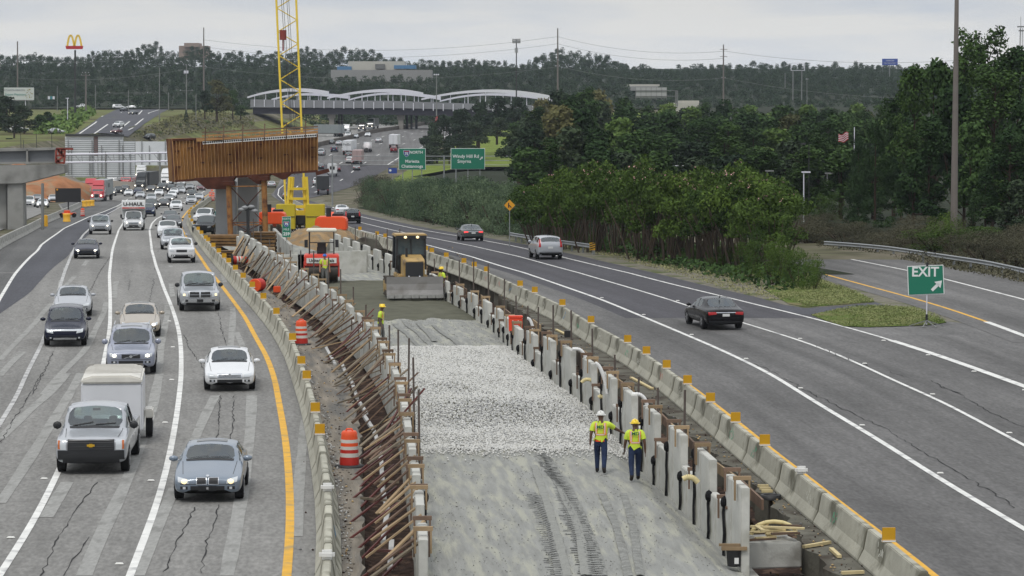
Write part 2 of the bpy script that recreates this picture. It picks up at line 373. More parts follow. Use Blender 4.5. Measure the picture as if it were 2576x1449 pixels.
# painted lines
mw = M('line_paint', S(226,226,222,.82), .7, var=.12, vs=2, space='pos', dirt=((.3,.3,.3), .32, 1.6))
mwo = M('line_paint_worn', S(205,205,203,.72), .7, var=.15, vs=2, space='pos', dirt=((.22,.22,.22), .6, 2.5))
my = M('yellow_paint', S(222,168,40,.85), .7, var=.12, vs=2, space='pos', dirt=((.35,.24,.08), .3, 1.6))
def line(name, f, y0, y1, w_, mat, eps=.014, surf=None): return strip(name, lambda Y: f(Y)-w_/2, lambda Y: f(Y)+w_/2, y0, y1, eps, mat, step=2.0, surf=surf)
line('lane_line', LB, 50, LB.end, .19, mw); line('lane_line', LA, 50, LA.end, .19, mw); line('lane_line', LC, 70, G(150,723).y, .17, mwo)
line('edge_line', LD, G(0,751).y-20, LD.end, .2, mw); line('yellow_edge_line', YL, 50, YL.end, .22, my)
line('lane_line', LC, G(150,723).y, LC.end, .2, mwo)
line('lane_line', R1, 50, R1.end, .2, mw); line('lane_line', R2, 50, R2.end, .16, mw); line('edge_line', R3, 128, R3.end, .18, mw); line('edge_line', R3, 50, 128, .36, mw)
line('yellow_edge_line', RY, G(2483,810).y, RY.end, .2, my, .018); line('edge_line', RY, 60, G(2483,810).y, .34, mw, .018); line('edge_line', RW, 60, RW.end+40, .2, mw, .018)
line('yellow_edge_line', lambda Y: rbar(Y)+1.1, 50, 112, .18, my)
line('edge_line', lambda Y: redge(Y)-1.5, 760, 1150, .35, mw)
for k in range(1, 4):       # dashed far lanes
    for Y in np.arange(620, 1080, 36):
        Y = float(Y); f = lambda Y_, k=k: rbar(Y_)+1+k*(redge(Y_)-rbar(Y_)-2)/5.0*1.2; line('lane_dash', f, Y, Y+8, .3, mw)
for k in range(1, 4):
    for Y in np.arange(300, 1000, 30):
        Y = float(Y); f = lambda Y_, k=k: lbar(Y_)-1.5+k*(ledge(Y_)-lbar(Y_)+4)/4.2; line('lane_dash', f, Y, Y+5, .22, mw) if Y > 520 else None
# scars where old lines were ground away, and cracks
msc = M('ground_off_line', S(151,151,148,.88), .9, var=.12, vs=9, space='pos', dirt=(S(132,132,129,.84), .35, 2.5), stretch=(1,.3,1))
mck = M('road_crack', (.035,.035,.036), .9)
EPSK = [0]
def trail(name, pts, wd, mat, eps, jit=0.0, sub=1):
    EPSK[0] += 1; eps += EPSK[0]*.00008
    w_ = [G(x, y) for x, y in pts]; c = [w_[0]]
    for a, b in zip(w_[:-1], w_[1:]):
        n = max(1, int((b-a).length/(.5 if jit else 2.5)))
        for i in range(1, n+1): c.append(a.lerp(b, i/n))
    if jit:
        c = [Vector((p.x+random.uniform(-jit, jit), p.y, p.z)) for p in c]
    else:
        for _ in range(3): c = [c[0]]+[(a+b*2+d)/4 for a, b, d in zip(c[:-2], c[1:-1], c[2:])]+[c[-1]]
    mb = MB(); mb.uv = []
    v = []
    for p in c:
        q = wd*(random.uniform(.15, 1.0) if jit else random.uniform(.86, 1.1)); v += [(p.x-q/2, p.y, p.z+eps), (p.x+q/2, p.y, p.z+eps)]
    mb.uv = [(x[0], x[1]) for x in v]; mb.add(v, [(2*i, 2*i+1, 2*i+3, 2*i+2) for i in range(len(c)-1)])
    return tag(mb.build(name, mat), kind='structure')
for q in ([(520,530),(440,610),(350,740),(200,880),(0,1100)], [(880,100),(760,250),(640,370)], [(1330,10),(1240,180),(1160,330),(1150,480)], [(1070,520),(1060,600),(930,850),(870,1010),(700,1150),(560,1290),(440,1449)], [(230,1020),(100,1120),(0,1260)], [(1720,150),(1720,350),(1740,470)], [(1680,530),(1690,620),(1630,900),(1570,1440)], [(2240,240),(2350,600),(2340,750),(2320,980)], [(2380,820),(2440,960)], [(720,20),(650,200),(600,350)]):
    trail('ground_off_marking', Z1(q), .3, msc, .009)
for q in ([(480,0),(400,110),(200,270),(0,470)], [(1140,0),(1080,300),(980,560),(900,800),(720,1150),(600,1449)], [(1540,160),(1440,350),(1390,480)], [(1250,820),(1180,1000),(1080,1150),(980,1449)], [(1800,160),(1790,420),(1740,800),(1680,1150),(1620,1449)], [(480,780),(400,900),(330,1030)], [(580,0),(480,180),(330,420),(120,760),(0,930)]):
    trail('ground_off_marking', Z2(q), .36, msc, .009)
trail('grey_sealed_band', Z4([(243,450),(230,600),(203,850),(194,1200)]), .3, msc, .009)
for q in ([(970,40),(930,200)], [(300,0),(180,200),(0,500)], [(690,780),(590,920),(430,1160),(290,1449)], [(1575,160),(1570,350),(1545,480)], [(1670,160),(1665,350),(1650,480)], [(1390,960),(1310,1120),(1180,1420)], [(1570,940),(1480,1200),(1440,1430)], [(650,1170),(520,1330),(460,1449)]):
    trail('road_crack', Z2(q), .042, mck, .0125, .05)
for q in ([(1590,0),(1560,180),(1545,320),(1500,540)], [(1330,200),(1290,400)], [(540,1010),(440,1220),(330,1449)], [(1860,850),(1900,970),(2060,1200)], [(2200,620),(2230,800),(2280,980)], [(1110,60),(1000,220),(900,420)]):
    trail('road_crack', Z1(q), .042, mck, .0125, .05)
for q in ([(590,0),(780,90),(900,150),(1080,240),(1280,330),(1400,410),(1560,500),(1750,610),(1870,690),(2060,800),(2280,930)], [(1700,0),(1840,60),(2000,160),(2150,240),(2327,310)]):
    trail('road_crack', Z8(q), .045, mck, .0125, .09)
for q in ([(640,795),(750,850),(900,930),(1100,1040)], [(1060,660),(1250,745),(1450,810)], [(1600,855),(1700,890)], [(1900,920),(2000,970),(2110,1010)], [(1240,630),(1400,650)], [(2150,640),(2330,630)]):
    trail('road_crack', Z7(q), .05, mck, .0125, .09)
# raised lane reflectors
mref = M('road_stud', S(225,225,220,.9), .4)
sb = MB(); sb.box((0,0,.02), (.2,.09,.03), taper=.7); stud_me = sb.mesh('lane_stud', [mref])
def studs(f, y0, y1, dy, side, n0, lab):
    k = 0
    for Y in np.arange(y0, y1, dy):
        Y = float(Y); o = bpy.data.objects.new('lane_stud', stud_me); col.objects.link(o); o.location = (f(Y)+side, Y, prof(Y)+.015); k += 1; o.scale = (1,1,1)
        tag(o, f'small white lane stud, {ordi(k)} along {lab}', 'road stud', 'studs beside the lane lines')
studs(LB, 66, 150, 14.6, -.35, 0, 'the solid line of the left traffic'); studs(LA, 70, 100, 11, -.3, 0, 'the outer left lane line'); studs(R1, 70, 165, 12.2, .25, 0, 'the inner line of the right road')
studs(R2, 80, 165, 12.2, .25, 0, 'the middle line of the right road'); studs(R3, 84, 128, 7.3, -.4, 0, 'the wide line by the gore')
# ------------------------------------------------ verges, gore and slopes
mgr = M('verge_grass', S(98,118,52,.62), .95, var=.35, vs=1.2, bump=.6, bs=8, dirt=(S(128,122,88,.7), .45, .5), space='pos')
mgv = M('verge_gravel', S(138,134,122,.62), .95, var=.28, vs=2.5, bump=.5, bs=9, dirt=(S(96,106,60,.6), .45, .4), space='pos')
strip('gravel_verge', lambda Y: redge(Y)-.02, lambda Y: redge(Y)+2.6+.6*math.sin(Y*.21), 150, 560, -.02, mgv, step=2, nacross=2)
strip('gravel_verge', lambda Y: R3(Y)+1.2, lambda Y: RY(Y)-1.1, 131, 330, -.004, mgv, step=3, nacross=2)
poly_sheet('gravel_verge', Z7([(0,70),(0,150),(400,250),(700,330),(850,372),(1000,395),(1250,378),(1510,352),(1420,300),(1280,250),(1180,200),(1100,160),(800,100)]), .006, mgv)
poly_sheet('grass_verge', Z7([(700,260),(800,320),(880,368),(1000,390),(1250,374),(1500,350),(1400,300),(1270,250),(1160,215),(1000,150)]), .03, mgr)
poly_sheet('grass_island', Z7([(1040,445),(1240,408),(1440,388),(1590,385),(1780,400),(1900,450),(2020,500),(1900,520),(1700,528),(1450,535),(1280,530),(1150,490)]), .035, mgr)
poly_sheet('asphalt_crossing', Z7([(820,372),(1000,397),(1250,380),(1510,354),(1600,384),(1440,389),(1240,409),(1040,446),(960,440),(800,410)]), .012, aD)
mlawn = M('lawn_grass', S(118,134,58,.7), .95, var=.22, vs=.25, bump=.3, bs=3, space='pos')
strip('lawn_slope', lambda Y: redge(Y)+6, lambda Y: redge(Y)+70, 640, 1080, .0, mlawn, step=10, nacross=12, surf=T)
strip('grass_bank', lambda Y: -330, lambda Y: ledge(Y)-9, 560, 1180, .0, mgrass_far, step=10, nacross=30, surf=T)
msoil = M('red_soil', S(168,118,84,.75), .95, var=.25, vs=.4, bump=.5, bs=2, dirt=(S(150,136,112,.8), .4, .3), space='pos')
# hill road with its markings, on the far left bank
def hill(name, pts, mat, eps): return poly_sheet(name, [(x/2.6833/1.490683, y/2.6833/1.490683) for x, y in pts], eps, mat, surf=T)
def hline(name, pts, wd, mat, eps=.12):
    c = [G(x/4.0, y/4.0, 0, T) for x, y in pts]; mb = MB(); v = []
    for p in c: v += [(p.x-wd/2, p.y, p.z+eps), (p.x+wd/2, p.y, p.z+eps)]
    mb.add(v, [(2*i, 2*i+1, 2*i+3, 2*i+2) for i in range(len(c)-1)]); tag(mb.build(name, mat), kind='structure')
def surf_sheet(name, left, right, mat, eps):
    """strip between two traced pixel polylines on the terrain"""
    a = [G(x/4.0, y/4.0, 0, T) for x, y in left]; b = [G(x/4.0, y/4.0, 0, T) for x, y in right]
    mb = MB(); mb.uv = []; v = []
    n = 14
    def at(q, t):
        t *= len(q)-1; i = min(int(t), len(q)-2); return q[i].lerp(q[i+1], t-i)
    for j in range(n+1):
        p, q = at(a, j/n), at(b, j/n)
        for i in range(5):
            w_ = p.lerp(q, i/4); v.append((w_.x, w_.y, T(w_.x, w_.y)+eps)); mb.uv.append((w_.x, w_.y))
    mb.add(v, [(j*5+i, j*5+i+1, (j+1)*5+i+1, (j+1)*5+i) for j in range(n) for i in range(4)], 0, True)
    return tag(mb.build(name, mat), kind='structure')
surf_sheet('hill_road', [(740,1360),(900,1260),(1040,1170),(1130,1120),(1200,1095)], [(1290,1380),(1420,1280),(1560,1180),(1640,1130),(1700,1098)], aD, .1)
for q in ([(950,1350),(1080,1260),(1222,1135)], [(1215,1230),(1320,1145)], [(1205,1305),(1300,1230),(1400,1150),(1430,1115)], [(1360,1265),(1440,1200),(1500,1140),(1600,1108)], [(1290,1315),(1340,1290)], [(800,1350),(960,1240),(1035,1170)]): hline('hill_road_marking', q, .45, mw, .16)
# ================================================================ concrete barriers
mcon = M('barrier_concrete', S(190,188,173,.7), .85, var=.14, vs=1.6, bump=.25, bs=12, rnd=.08, dirt=(S(128,126,110,.6), .45, 1.1))
mconw = M('barrier_concrete_pale', S(196,196,190,.66), .85, var=.1, vs=1.6, bump=.2, bs=12, rnd=.06, dirt=(S(150,148,140,.6), .35, 1.1))
mamb = M('amber_reflector', S(206,156,12,.8), .35, var=.06); mwhp = M('white_plastic', S(225,225,222,.85), .4); mblk = M('black_rubber', (.015,.015,.016), .6)
mp_b = M('spray_blue', S(110,160,200,.8), .8); mp_p = M('spray_pink', S(220,130,120,.8), .8); mp_g = M('spray_green', S(90,190,150,.8), .8); mp_w = M('spray_white', S(225,225,215,.8), .8)
def barrier_mesh(L_, mat):
    mb = MB(); mb.prism([(-.305,0),(.305,0),(.305,.075),(.175,.33),(.085,.81),(-.085,.81),(-.175,.33),(-.305,.075)], -L_/2, L_/2, 'y')
    # drainage slots and end recess
    o = mb.build('concrete_barrier', [mat], bevel=.02); me = o.data; bpy.data.objects.remove(o); return me
def scribble(o, seed, face=-1, n=7):
    r = random.Random(seed); mats = [mp_w, mp_b, mp_p, mp_g, mp_w, mp_w]; m = mats[r.randrange(6)]
    c = r.uniform(-2, 2); mb = MB()
    for k in range(n):       # zig-zag hand strokes on the sloping face
        z0 = r.uniform(.36, .62); dz = r.uniform(.05, .16)*r.choice((-1, 1)); y0 = c+k*.11+r.uniform(-.03, .03)
        fx = lambda z: face*(.175-(z-.33)/.48*.09+.004)
        mb.bar((fx(z0), y0, z0), (fx(z0+dz), y0+r.uniform(-.08, .08), z0+dz), .026, .004, up=(face, 0, 0))
    tag(mb.build('spray_mark', m, o), kind='stuff')
def reflector(o, kind, y=0.0, face=1):
    mb = MB()
    if kind == 'amber':
        mb.box((0, y, 1.0), (.3, .05, .3), 0); mb.box((0, y, .845), (.32, .12, .05), 1)
        mb.build('reflector', [mamb, mwhp], o, bevel=.008)
    else:
        mb.box((0, y, .93), (.34, .2, .2), 0); mb.build('reflector', [mwhp], o, bevel=.06)
bme = barrier_mesh(6.02, mcon); bme3 = barrier_mesh(3.6, mcon)
def barrier_row(f, y0, y1, refl, side, grp, seed, white=(), mesh=None, L_=6.1, scrib=18):
    Y = y0; k = 0; rl = list(refl)
    while Y < y1:
        a = f.ang(Y) if hasattr(f, 'ang') else math.atan2(4, f(Y+2)-f(Y-2))
        dy = L_*math.sin(a); Ym = Y+dy/2; X0, X1 = f(Y), f(Y+dy); an = math.atan2(dy, X1-X0)-PI/2; k += 1
        o = bpy.data.objects.new('concrete_barrier', mesh or bme); col.objects.link(o); o.location = ((X0+X1)/2, Ym, (prof(Y)+prof(Y+dy))/2)
        o.rotation_euler = (math.atan2(prof(Y+dy)-prof(Y), L_), 0, an)
        has = None
        for r in rl:
            if Y <= r[0] < Y+dy and not has:
                has = r[1]; reflector(o, r[1], max(-2.8, min(2.8, (r[0]-Ym)/math.sin(a))))
        tag(o, f'concrete barrier{" with "+has+" reflector" if has else ""}, {ordi(k)} in the {side}', 'barrier', grp)
        if k <= scrib: scribble(o, seed+k, 1 if side.startswith('row left') else -1)
        Y += dy
rR = [(G(x, y, .95).y, 'amber') for x, y in [(2243,1349),(1934,1110),(1853,1053),(1793,1003),(1736,958),(1686,919),(1633,884),(1586,855),(1490,806),(1421,763),(1345,731),(1309,715),(1281,703),(1224,679),(1198,667),(1170,658),(1124,643),(1092,631),(1074,626),(1058,621),(1017,606),(960,594),(938,588),(898,576)]]+[(G(2012,1182,.93).y, 'white')]
rL = [(G(x, y, .95).y, 'amber') for x, y in [(805,1083),(795,1028),(772,946),(758,909),(736,850),(693,785),(663,747),(638,718),(613,695),(592,675),(575,657),(556,645),(545,632),(530,618),(515,604),(508,598),(500,586),(493,576),(486,566),(481,555),(477,546),(475,538),(478,531),(484,525),(493,519),(505,513)]]+[(G(820,1225,.93).y, 'white'), (G(820,1395,.93).y, 'white')]
barrier_row(LBAR, 58, 560, rL, 'row left of the work', 'barriers left of the work strip', 100, scrib=5)
barrier_row(RBAR, 60.2, 520, rR, 'row right of the work', 'barriers right of the work strip', 200)
bmw = barrier_mesh(6.02, mconw)
barrier_row(FB, 215, FB.end+6, [], 'pale row below the concrete pier', 'barriers below the pier', 300, mesh=bmw, scrib=0)
# far median wall between the carriageways
mb = MB(); pts = [(rbar(Y)-.3, Y, prof(Y)) for Y in range(840, 1190, 14)]
for a, b in zip(pts[:-1], pts[1:]): mb.bar((a[0], a[1], a[2]+.6), (b[0], b[1], b[2]+.6), .7, 1.4)
tag(mb.build('median_wall', M('median_concrete', S(110,104,98,.7), .9, var=.2, vs=.3)), 'long low concrete median wall dividing the far highway before the bridge', 'wall')
# ================================================================ work strip surfaces
mdirt = M('work_dirt', S(152,144,132,.66), .95, var=.28, vs=2.2, bump=.8, bs=14, dirt=(S(126,124,120,.62), .6, 1.4), space='uv', stretch=(1.6,.14,1))
msand = M('grey_sand', S(154,155,151,.76), .95, var=.13, vs=2.6, bump=.7, bs=9, dirt=(S(172,172,160,.8), .5, 1.7), space='uv', stretch=(2.0,.22,1))
mdamp = M('damp_sand', S(112,112,98,.62), .95, var=.16, vs=1.2, bump=.8, bs=8, space='pos')
mdark = M('dark_soil', S(74,60,54,.6), .95, var=.4, vs=2.5, bump=.8, bs=12, dirt=(S(120,98,84,.6), .4, 3), space='pos')
mgra = M('white_gravel_bed', S(186,186,182,.7), .95, var=.3, vs=6, bump=.8, bs=16, space='pos')
PLpts = Z4([(1000,1449),(985,1200),(965,1000),(945,850),(920,680),(885,520),(860,320),(820,200),(730,30)])+Z3([(1230,1210),(1160,1100),(1070,1000),(990,920),(850,780),(720,670),(600,580),(510,530),(400,470),(340,430),(260,380),(190,330),(130,300)])
PL = Line(PLpts, h=1.25)
PRpts = [(1836,1203),(1760,1136),(1693,1079),(1632,1035),(1575,983),(1518,938),(1474,905),(1427,882),(1385,852),(1340,827),(1304,808),(1266,780),(1224,760),(1192,745),(1159,730),(1069,685),(1000,655),(930,632)]
PR = Line([(x, y+(0 if y > 800 else 0)) for x, y in PRpts], h=lambda y: 1.65 if y > 820 else (1.15 if y < 760 else 1.15+.5*(y-760)/60))
SH = Line(Z5([(330,420),(500,570),(740,720),(850,830),(1000,930),(1250,1080),(1500,1260),(1740,1440)])+Z6([(640,30),(800,180),(960,280),(1100,400),(1250,560),(1400,680),(1600,800),(1780,960),(1907,1100)])+Z8([(530,1080),(650,1260),(900,1449)]), h=0)
YE = 232
FZ = .12
tag(ground)
strip('work_strip_dirt', lambda Y: lbar(Y)-.2, lambda Y: PL(Y)-1.35-.05*math.sin(Y*1.7)-.04*math.sin(Y*4.1), 50, YE, .0, mdirt, step=.6, skirt=1.3, uvc=LBAR)
strip('trench_soil', lambda Y: PL(Y)-1.5, lambda Y: PL(Y)+.4, 50, YE, -.62, mdark, step=1.5, nacross=4, disp=lambda X, Y, t: -.2*math.sin(t*PI)+.06*math.sin(Y*2.3+X*3))
yF = G(1300,1449).y
def bumps(X, Y, t=0):
    return .03*math.sin(X*2.1+.3*Y)*math.sin(Y*.9)+.02*math.sin(X*5+Y*.2)
ruts = [(-2.3,.5),(-1.2,.4),(.9,.5),(2.1,.45)]
def rutf(X, Y, t):
    z = bumps(X, Y)*.7
    for c, w_ in ((.32,.03),(.4,.03),(.58,.03),(.66,.03),(.25,.02)):
        z -= .05*math.exp(-((t-c-.02*math.sin(Y*.12))/w_)**2)
    return z-.35*smooth(.86, 1, t)*smooth(110, 80, Y)
fl = lambda Y: PL(Y)+.1
fr = lambda Y: PR(Y)-.1
y1, y2, y3, y4, y5 = G(1300,1130).y, G(1300,877).y, G(1200,815).y, G(1150,762).y, 232
strip('sand_fill', fl, fr, 50, y5, FZ-.02, msand, step=.8, nacross=40, disp=rutf, skirt=0, uvc=lambda Y: (fl(Y)+fr(Y))/2)
def gr(X, Y, t):
    return -.35*smooth(.86, 1, t)*smooth(110, 80, Y)*.9 -.1*(1-smooth(0, .8, y2-.4+.35*math.sin(X*2.3)-Y)) + .10*smooth(y1-1, y1+2, Y)*smooth(y2+1, y2-2, Y)+.22*math.exp(-((Y-(y1+10))/3.5)**2)*math.exp(-((t-.6)/.3)**2)-.1*math.exp(-((Y-(y1+5.5))/2)**2)+bumps(X, Y)
strip('gravel_bed', fl, fr, y1-.8, y2, FZ-.01, mgra, step=.6, nacross=24, disp=gr)
def sandmound(X, Y, t): return .14*smooth(y3-.5, y3+6, Y)*smooth(y4+16, y4+6, Y)+bumps(X, Y)*.6-.12*(1-smooth(0, 1.2, Y-(y3+.8+.9*math.sin(X*1.1)+.4*math.sin(X*2.9))))
strip('damp_sand_fill', fl, fr, y3-.3, y4+18, FZ, mdamp, step=.8, nacross=24, disp=sandmound)
mtrk_ = M('tyre_track', S(150,151,147,.74), .95, var=.25, vs=5, bump=1, bs=20, space='pos'); mtrd_ = M('tread_print', S(134,135,133,.68), .95); mpal = M('pale_sand_track', S(158,159,154,.7), .95, var=.1, vs=5, bump=.6, bs=14, space='pos')
def track(pts, wd, m, eps):
    w_ = [G(x, y, .1) for x, y in pts]; fx = lambda Y: interp(Y, [p.y for p in w_][::1], [p.x for p in w_])
    o_ = sorted(w_, key=lambda p: p.y); ys_ = [p.y for p in o_]; xs_ = [p.x for p in o_]; c = lambda Y: interp(Y, ys_, xs_)
    mb = MB(); Y = ys_[0]; v = []
    while Y < ys_[-1]:
        t = lambda X: (X-fl(Y))/(fr(Y)-fl(Y)); q = wd*random.uniform(.85, 1.1); x = (c(Y)+c(Y-2)+c(Y+2))/3
        for k in (-.5, 0, .5): v.append((x+k*q, Y, FZ-.02+rutf(x+k*q, Y, t(x+k*q))+eps+(.012 if k == 0 else 0)))
        Y += .45
    n_ = len(v)//3; mb.add(v, [(3*i+j, 3*i+j+1, 3*i+j+4, 3*i+j+3) for i in range(n_-1) for j in (0, 1)], 0, True); tag(mb.build('tyre_track', m), kind='structure')
    if wd > .21 and m is mtrk_:
        tb = MB(); Y = ys_[0]
        while Y < min(ys_[-1], 90):
            x = (c(Y)+c(Y-2)+c(Y+2))/3+random.uniform(-.05,.05); z = FZ-.02+rutf(x, Y, (x-fl(Y))/(fr(Y)-fl(Y)))+eps+.02; q = random.uniform(.2,.34)
            tb.add([(x-q, Y, z), (x+q*.2, Y+.03, z), (x+q*.2, Y+.13, z), (x-q, Y+.10, z)], [(0,1,2,3)]); Y += random.uniform(.28,.36)
        tag(tb.build('tread_marks', mtrd_), kind='stuff')
for k_, (q_, wd_, m_) in enumerate([([(100,600),(150,700),(250,950),(330,1150),(420,1449)], .28, mtrk_), ([(0,860),(120,1050),(190,1449)], .22, mtrk_), ([(60,560),(110,620),(300,900),(420,1200),(500,1449)], .25, mtrk_), ([(180,800),(330,1100),(370,1449)], .22, mpal), ([(640,850),(720,1100),(760,1449)], .2, mtrk_), ([(0,650),(60,830),(150,1100),(250,1449)], .2, mpal), ([(480,850),(600,1100),(680,1449)], .2, mtrk_)]): track(Z6(q_), wd_, m_, .012+k_*.004)
for k_, q_ in enumerate([[(1330,960),(1480,1080),(1600,1210)], [(1420,950),(1600,1080),(1720,1210)], [(1700,980),(1850,1080),(2000,1180)], [(1560,950),(1750,1150)]]): track(Z3(q_), .25, mtrk_, .03+k_*.004)
# loose white stones
n = 50000
r = RNG; Ys = np.where(r.uniform(0,1,n) < .04, y1-abs(r.normal(size=n))*1.3, r.uniform(y1-.9, y2, n)); ok = []
oct_v = np.array([(1,0,0),(-1,0,0),(0,1,0),(0,-1,0),(0,0,1),(0,0,-1)], float); oct_f = np.array([(0,2,4),(2,1,4),(1,3,4),(3,0,4),(2,0,5),(1,2,5),(3,1,5),(0,3,5)])
def scatter(name, pos, sizes, mats, flat=.7, pick=None):
    n = len(pos); a = r.uniform(0, 2*PI, n); ca, sa = np.cos(a), np.sin(a)
    v = oct_v[None]*(1+r.uniform(-.35,.35,(n,6,3)))*sizes[:,None,None]*np.array([1,1,flat])
    x = v[...,0]*ca[:,None]-v[...,1]*sa[:,None]; y = v[...,0]*sa[:,None]+v[...,1]*ca[:,None]
    v = np.stack([x,y,v[...,2]],-1)+pos[:,None,:]
    f = (oct_f[None]+(np.arange(n)*6)[:,None,None]).reshape(-1,3)
    me = bpy.data.meshes.new(name); me.vertices.add(n*6); me.vertices.foreach_set('co', v.reshape(-1)); me.loops.add(len(f)*3); me.loops.foreach_set('vertex_index', f.reshape(-1).astype(np.int32))
    me.polygons.add(len(f)); me.polygons.foreach_set('loop_start', np.arange(0, len(f)*3, 3, dtype=np.int32))
    for m in mats: me.materials.append(m)
    mi_ = r.integers(0, len(mats), n) if pick is None else pick; me.polygons.foreach_set('material_index', np.repeat(mi_, 8).astype(np.int32)); me.update(calc_edges=True)
    o = bpy.data.objects.new(name, me); col.objects.link(o); return o
mst = [M('stone_white', S(214,214,210,.8), .9), M('stone_pale', S(196,196,194,.76), .9), M('stone_grey', S(140,141,142,.66), .9), M('stone_light', S(205,204,198,.78), .9)]
t = r.uniform(0, 1, n); pos = np.array([(fl(y)+(fr(y)-fl(y))*tt, y, FZ-.01+max(gr(fl(y)+(fr(y)-fl(y))*tt, y, tt), rutf(fl(y)+(fr(y)-fl(y))*tt, y, tt)-.01)+.02) for y, tt in zip(Ys, t)])
dk_ = np.exp(-((Ys-(y1+8.5))/4.2)**2-((t-.5)/.42)**2)+.55*np.exp(-((Ys-(y1+17))/2.5)**2-((t-.3)/.3)**2); pick = np.where(r.uniform(0,1,n) < dk_*.6, r.choice([2,4,1,1],n), r.choice([0,0,1,3,3],n))
tag(scatter('white_gravel', pos, r.uniform(.02,.052,n), mst+[M('stone_olive', S(120,120,104,.62), .9)], pick=pick), 'layer of broken white stone spread across the middle of the work strip', 'gravel', kind='stuff')
n = 5500; Ys = 58+(r.uniform(0,1,n)**1.4)*(y1-58+40); t = r.uniform(.02,.98,n); Ys = np.where(Ys > y1-.5, y2+(Ys-y1)*.5, Ys)
pos = np.array([(fl(y)+(fr(y)-fl(y))*tt, y, FZ-.015+rutf(0, y, tt)) for y, tt in zip(Ys, t)])
tag(scatter('sand_grit', pos, r.uniform(.008,.024,n)*np.where(r.uniform(0,1,n) < .02, 2, 1), [M('grit_pale', S(170,170,164,.7), .9), M('grit_dark', S(134,134,130,.64), .9), msand]), 'loose grit and small stones on the graded sand', 'grit', kind='stuff')
# rubble, splinters and crumbs along the trenches and verges
n = 1700; side = r.integers(0, 3, n); Ys = 60+(r.uniform(0, 1, n)**1.6)*150
px_ = np.array([(PL(y)-1.6-abs(r.normal())*.5 if s_ == 0 else (PR(y)+r.uniform(.4, SH(y)-PR(y)) if s_ == 1 else SH(y)+r.uniform(0, max(.3, RBAR(y)-SH(y)-.3))), y) for y, s_ in zip(Ys, side)])
pz = np.where(side == 1, -.6, .02)
tag(scatter('rubble', np.column_stack([px_, pz]), r.uniform(.012,.05,n)*np.where(side == 1, 1.3, 1), [mdirt, M('splinter_wood', S(196,170,128,.7), .9), mst[2], mdark]), 'broken concrete crumbs and wood splinters along the trenches', 'rubble', kind='stuff')
tag(scatter('debris', np.array([(lbar(y)+.32+min(.5,abs(r.normal())*.15), y, .02) for y in 60+r.uniform(0,1,500)*70]), r.uniform(.015,.05,500), [mst[1], mdirt]), 'concrete crumbs at the foot of the barrier row', 'debris', kind='stuff')
# right shoulder slab beside the barrier
mcutc = M('old_concrete_slab', S(124,122,112,.62), .95, var=.2, vs=1.2, bump=.6, bs=7, dirt=(S(86,78,70,.6), .5, .8), space='pos')
strip('broken_shoulder', lambda Y: SH(Y)+.1*math.sin(Y*1.9)+.07*math.sin(Y*4.3), lambda Y: rbar(Y)+.1, 50, YE, .0, mcutc, step=.5, skirt=1.2)
strip('trench_soil', lambda Y: PR(Y)+.1, lambda Y: SH(Y)+.3, 50, YE, -.72, mdark, step=1.2, nacross=4, disp=lambda X, Y, t: -.12*math.sin(t*PI)+.05*math.sin(Y*2+X*4))
strip('footing_ledge', lambda Y: PR(Y)-.45, lambda Y: PR(Y)+.35, 50, 74, -.35, mconw, step=1.5, skirt=.5)
# ================================================================ wall panels of the new ramp wall
mpan = M('panel_concrete', S(205,205,198,.72), .85, var=.12, vs=1.1, bump=.15, bs=9, rnd=.07, dirt=(S(165,163,150,.66), .45, .8))
mwood = M('form_lumber', S(172,148,116,.66), .85, var=.22, vs=2, bump=.2, bs=14, rnd=.22, stretch=(1,1,.25)); mwoodr = M('weathered_lumber', S(126,104,88,.62), .85, var=.3, vs=2, rnd=.25)
mfab = M('black_filter_fabric', (.012,.012,.013), .9)
panm = {}
def panel_mesh(h, w_):
    k = (round(h, 1), round(w_, 1))
    if k not in panm:
        mb = MB(); mb.box((0,0,h/2), (.2, w_, h)); mb.box((0, w_*.28, h/2+.02), (.235, w_*.36, h-.06), 0)
        o = mb.build('panel', [mpan], bevel=.015); panm[k] = o.data; bpy.data.objects.remove(o)
    return panm[k]
def clamp(o, h, y, m=None):
    mb = MB()      # two uprights straddling the top and a cross block
    for s_ in (-.17, .17): mb.box((s_, y, h-.12), (.04, .09, .5))
    mb.box((0, y, h+.16), (.42, .1, .09)); mb.build('clamp', m or mwood, o)
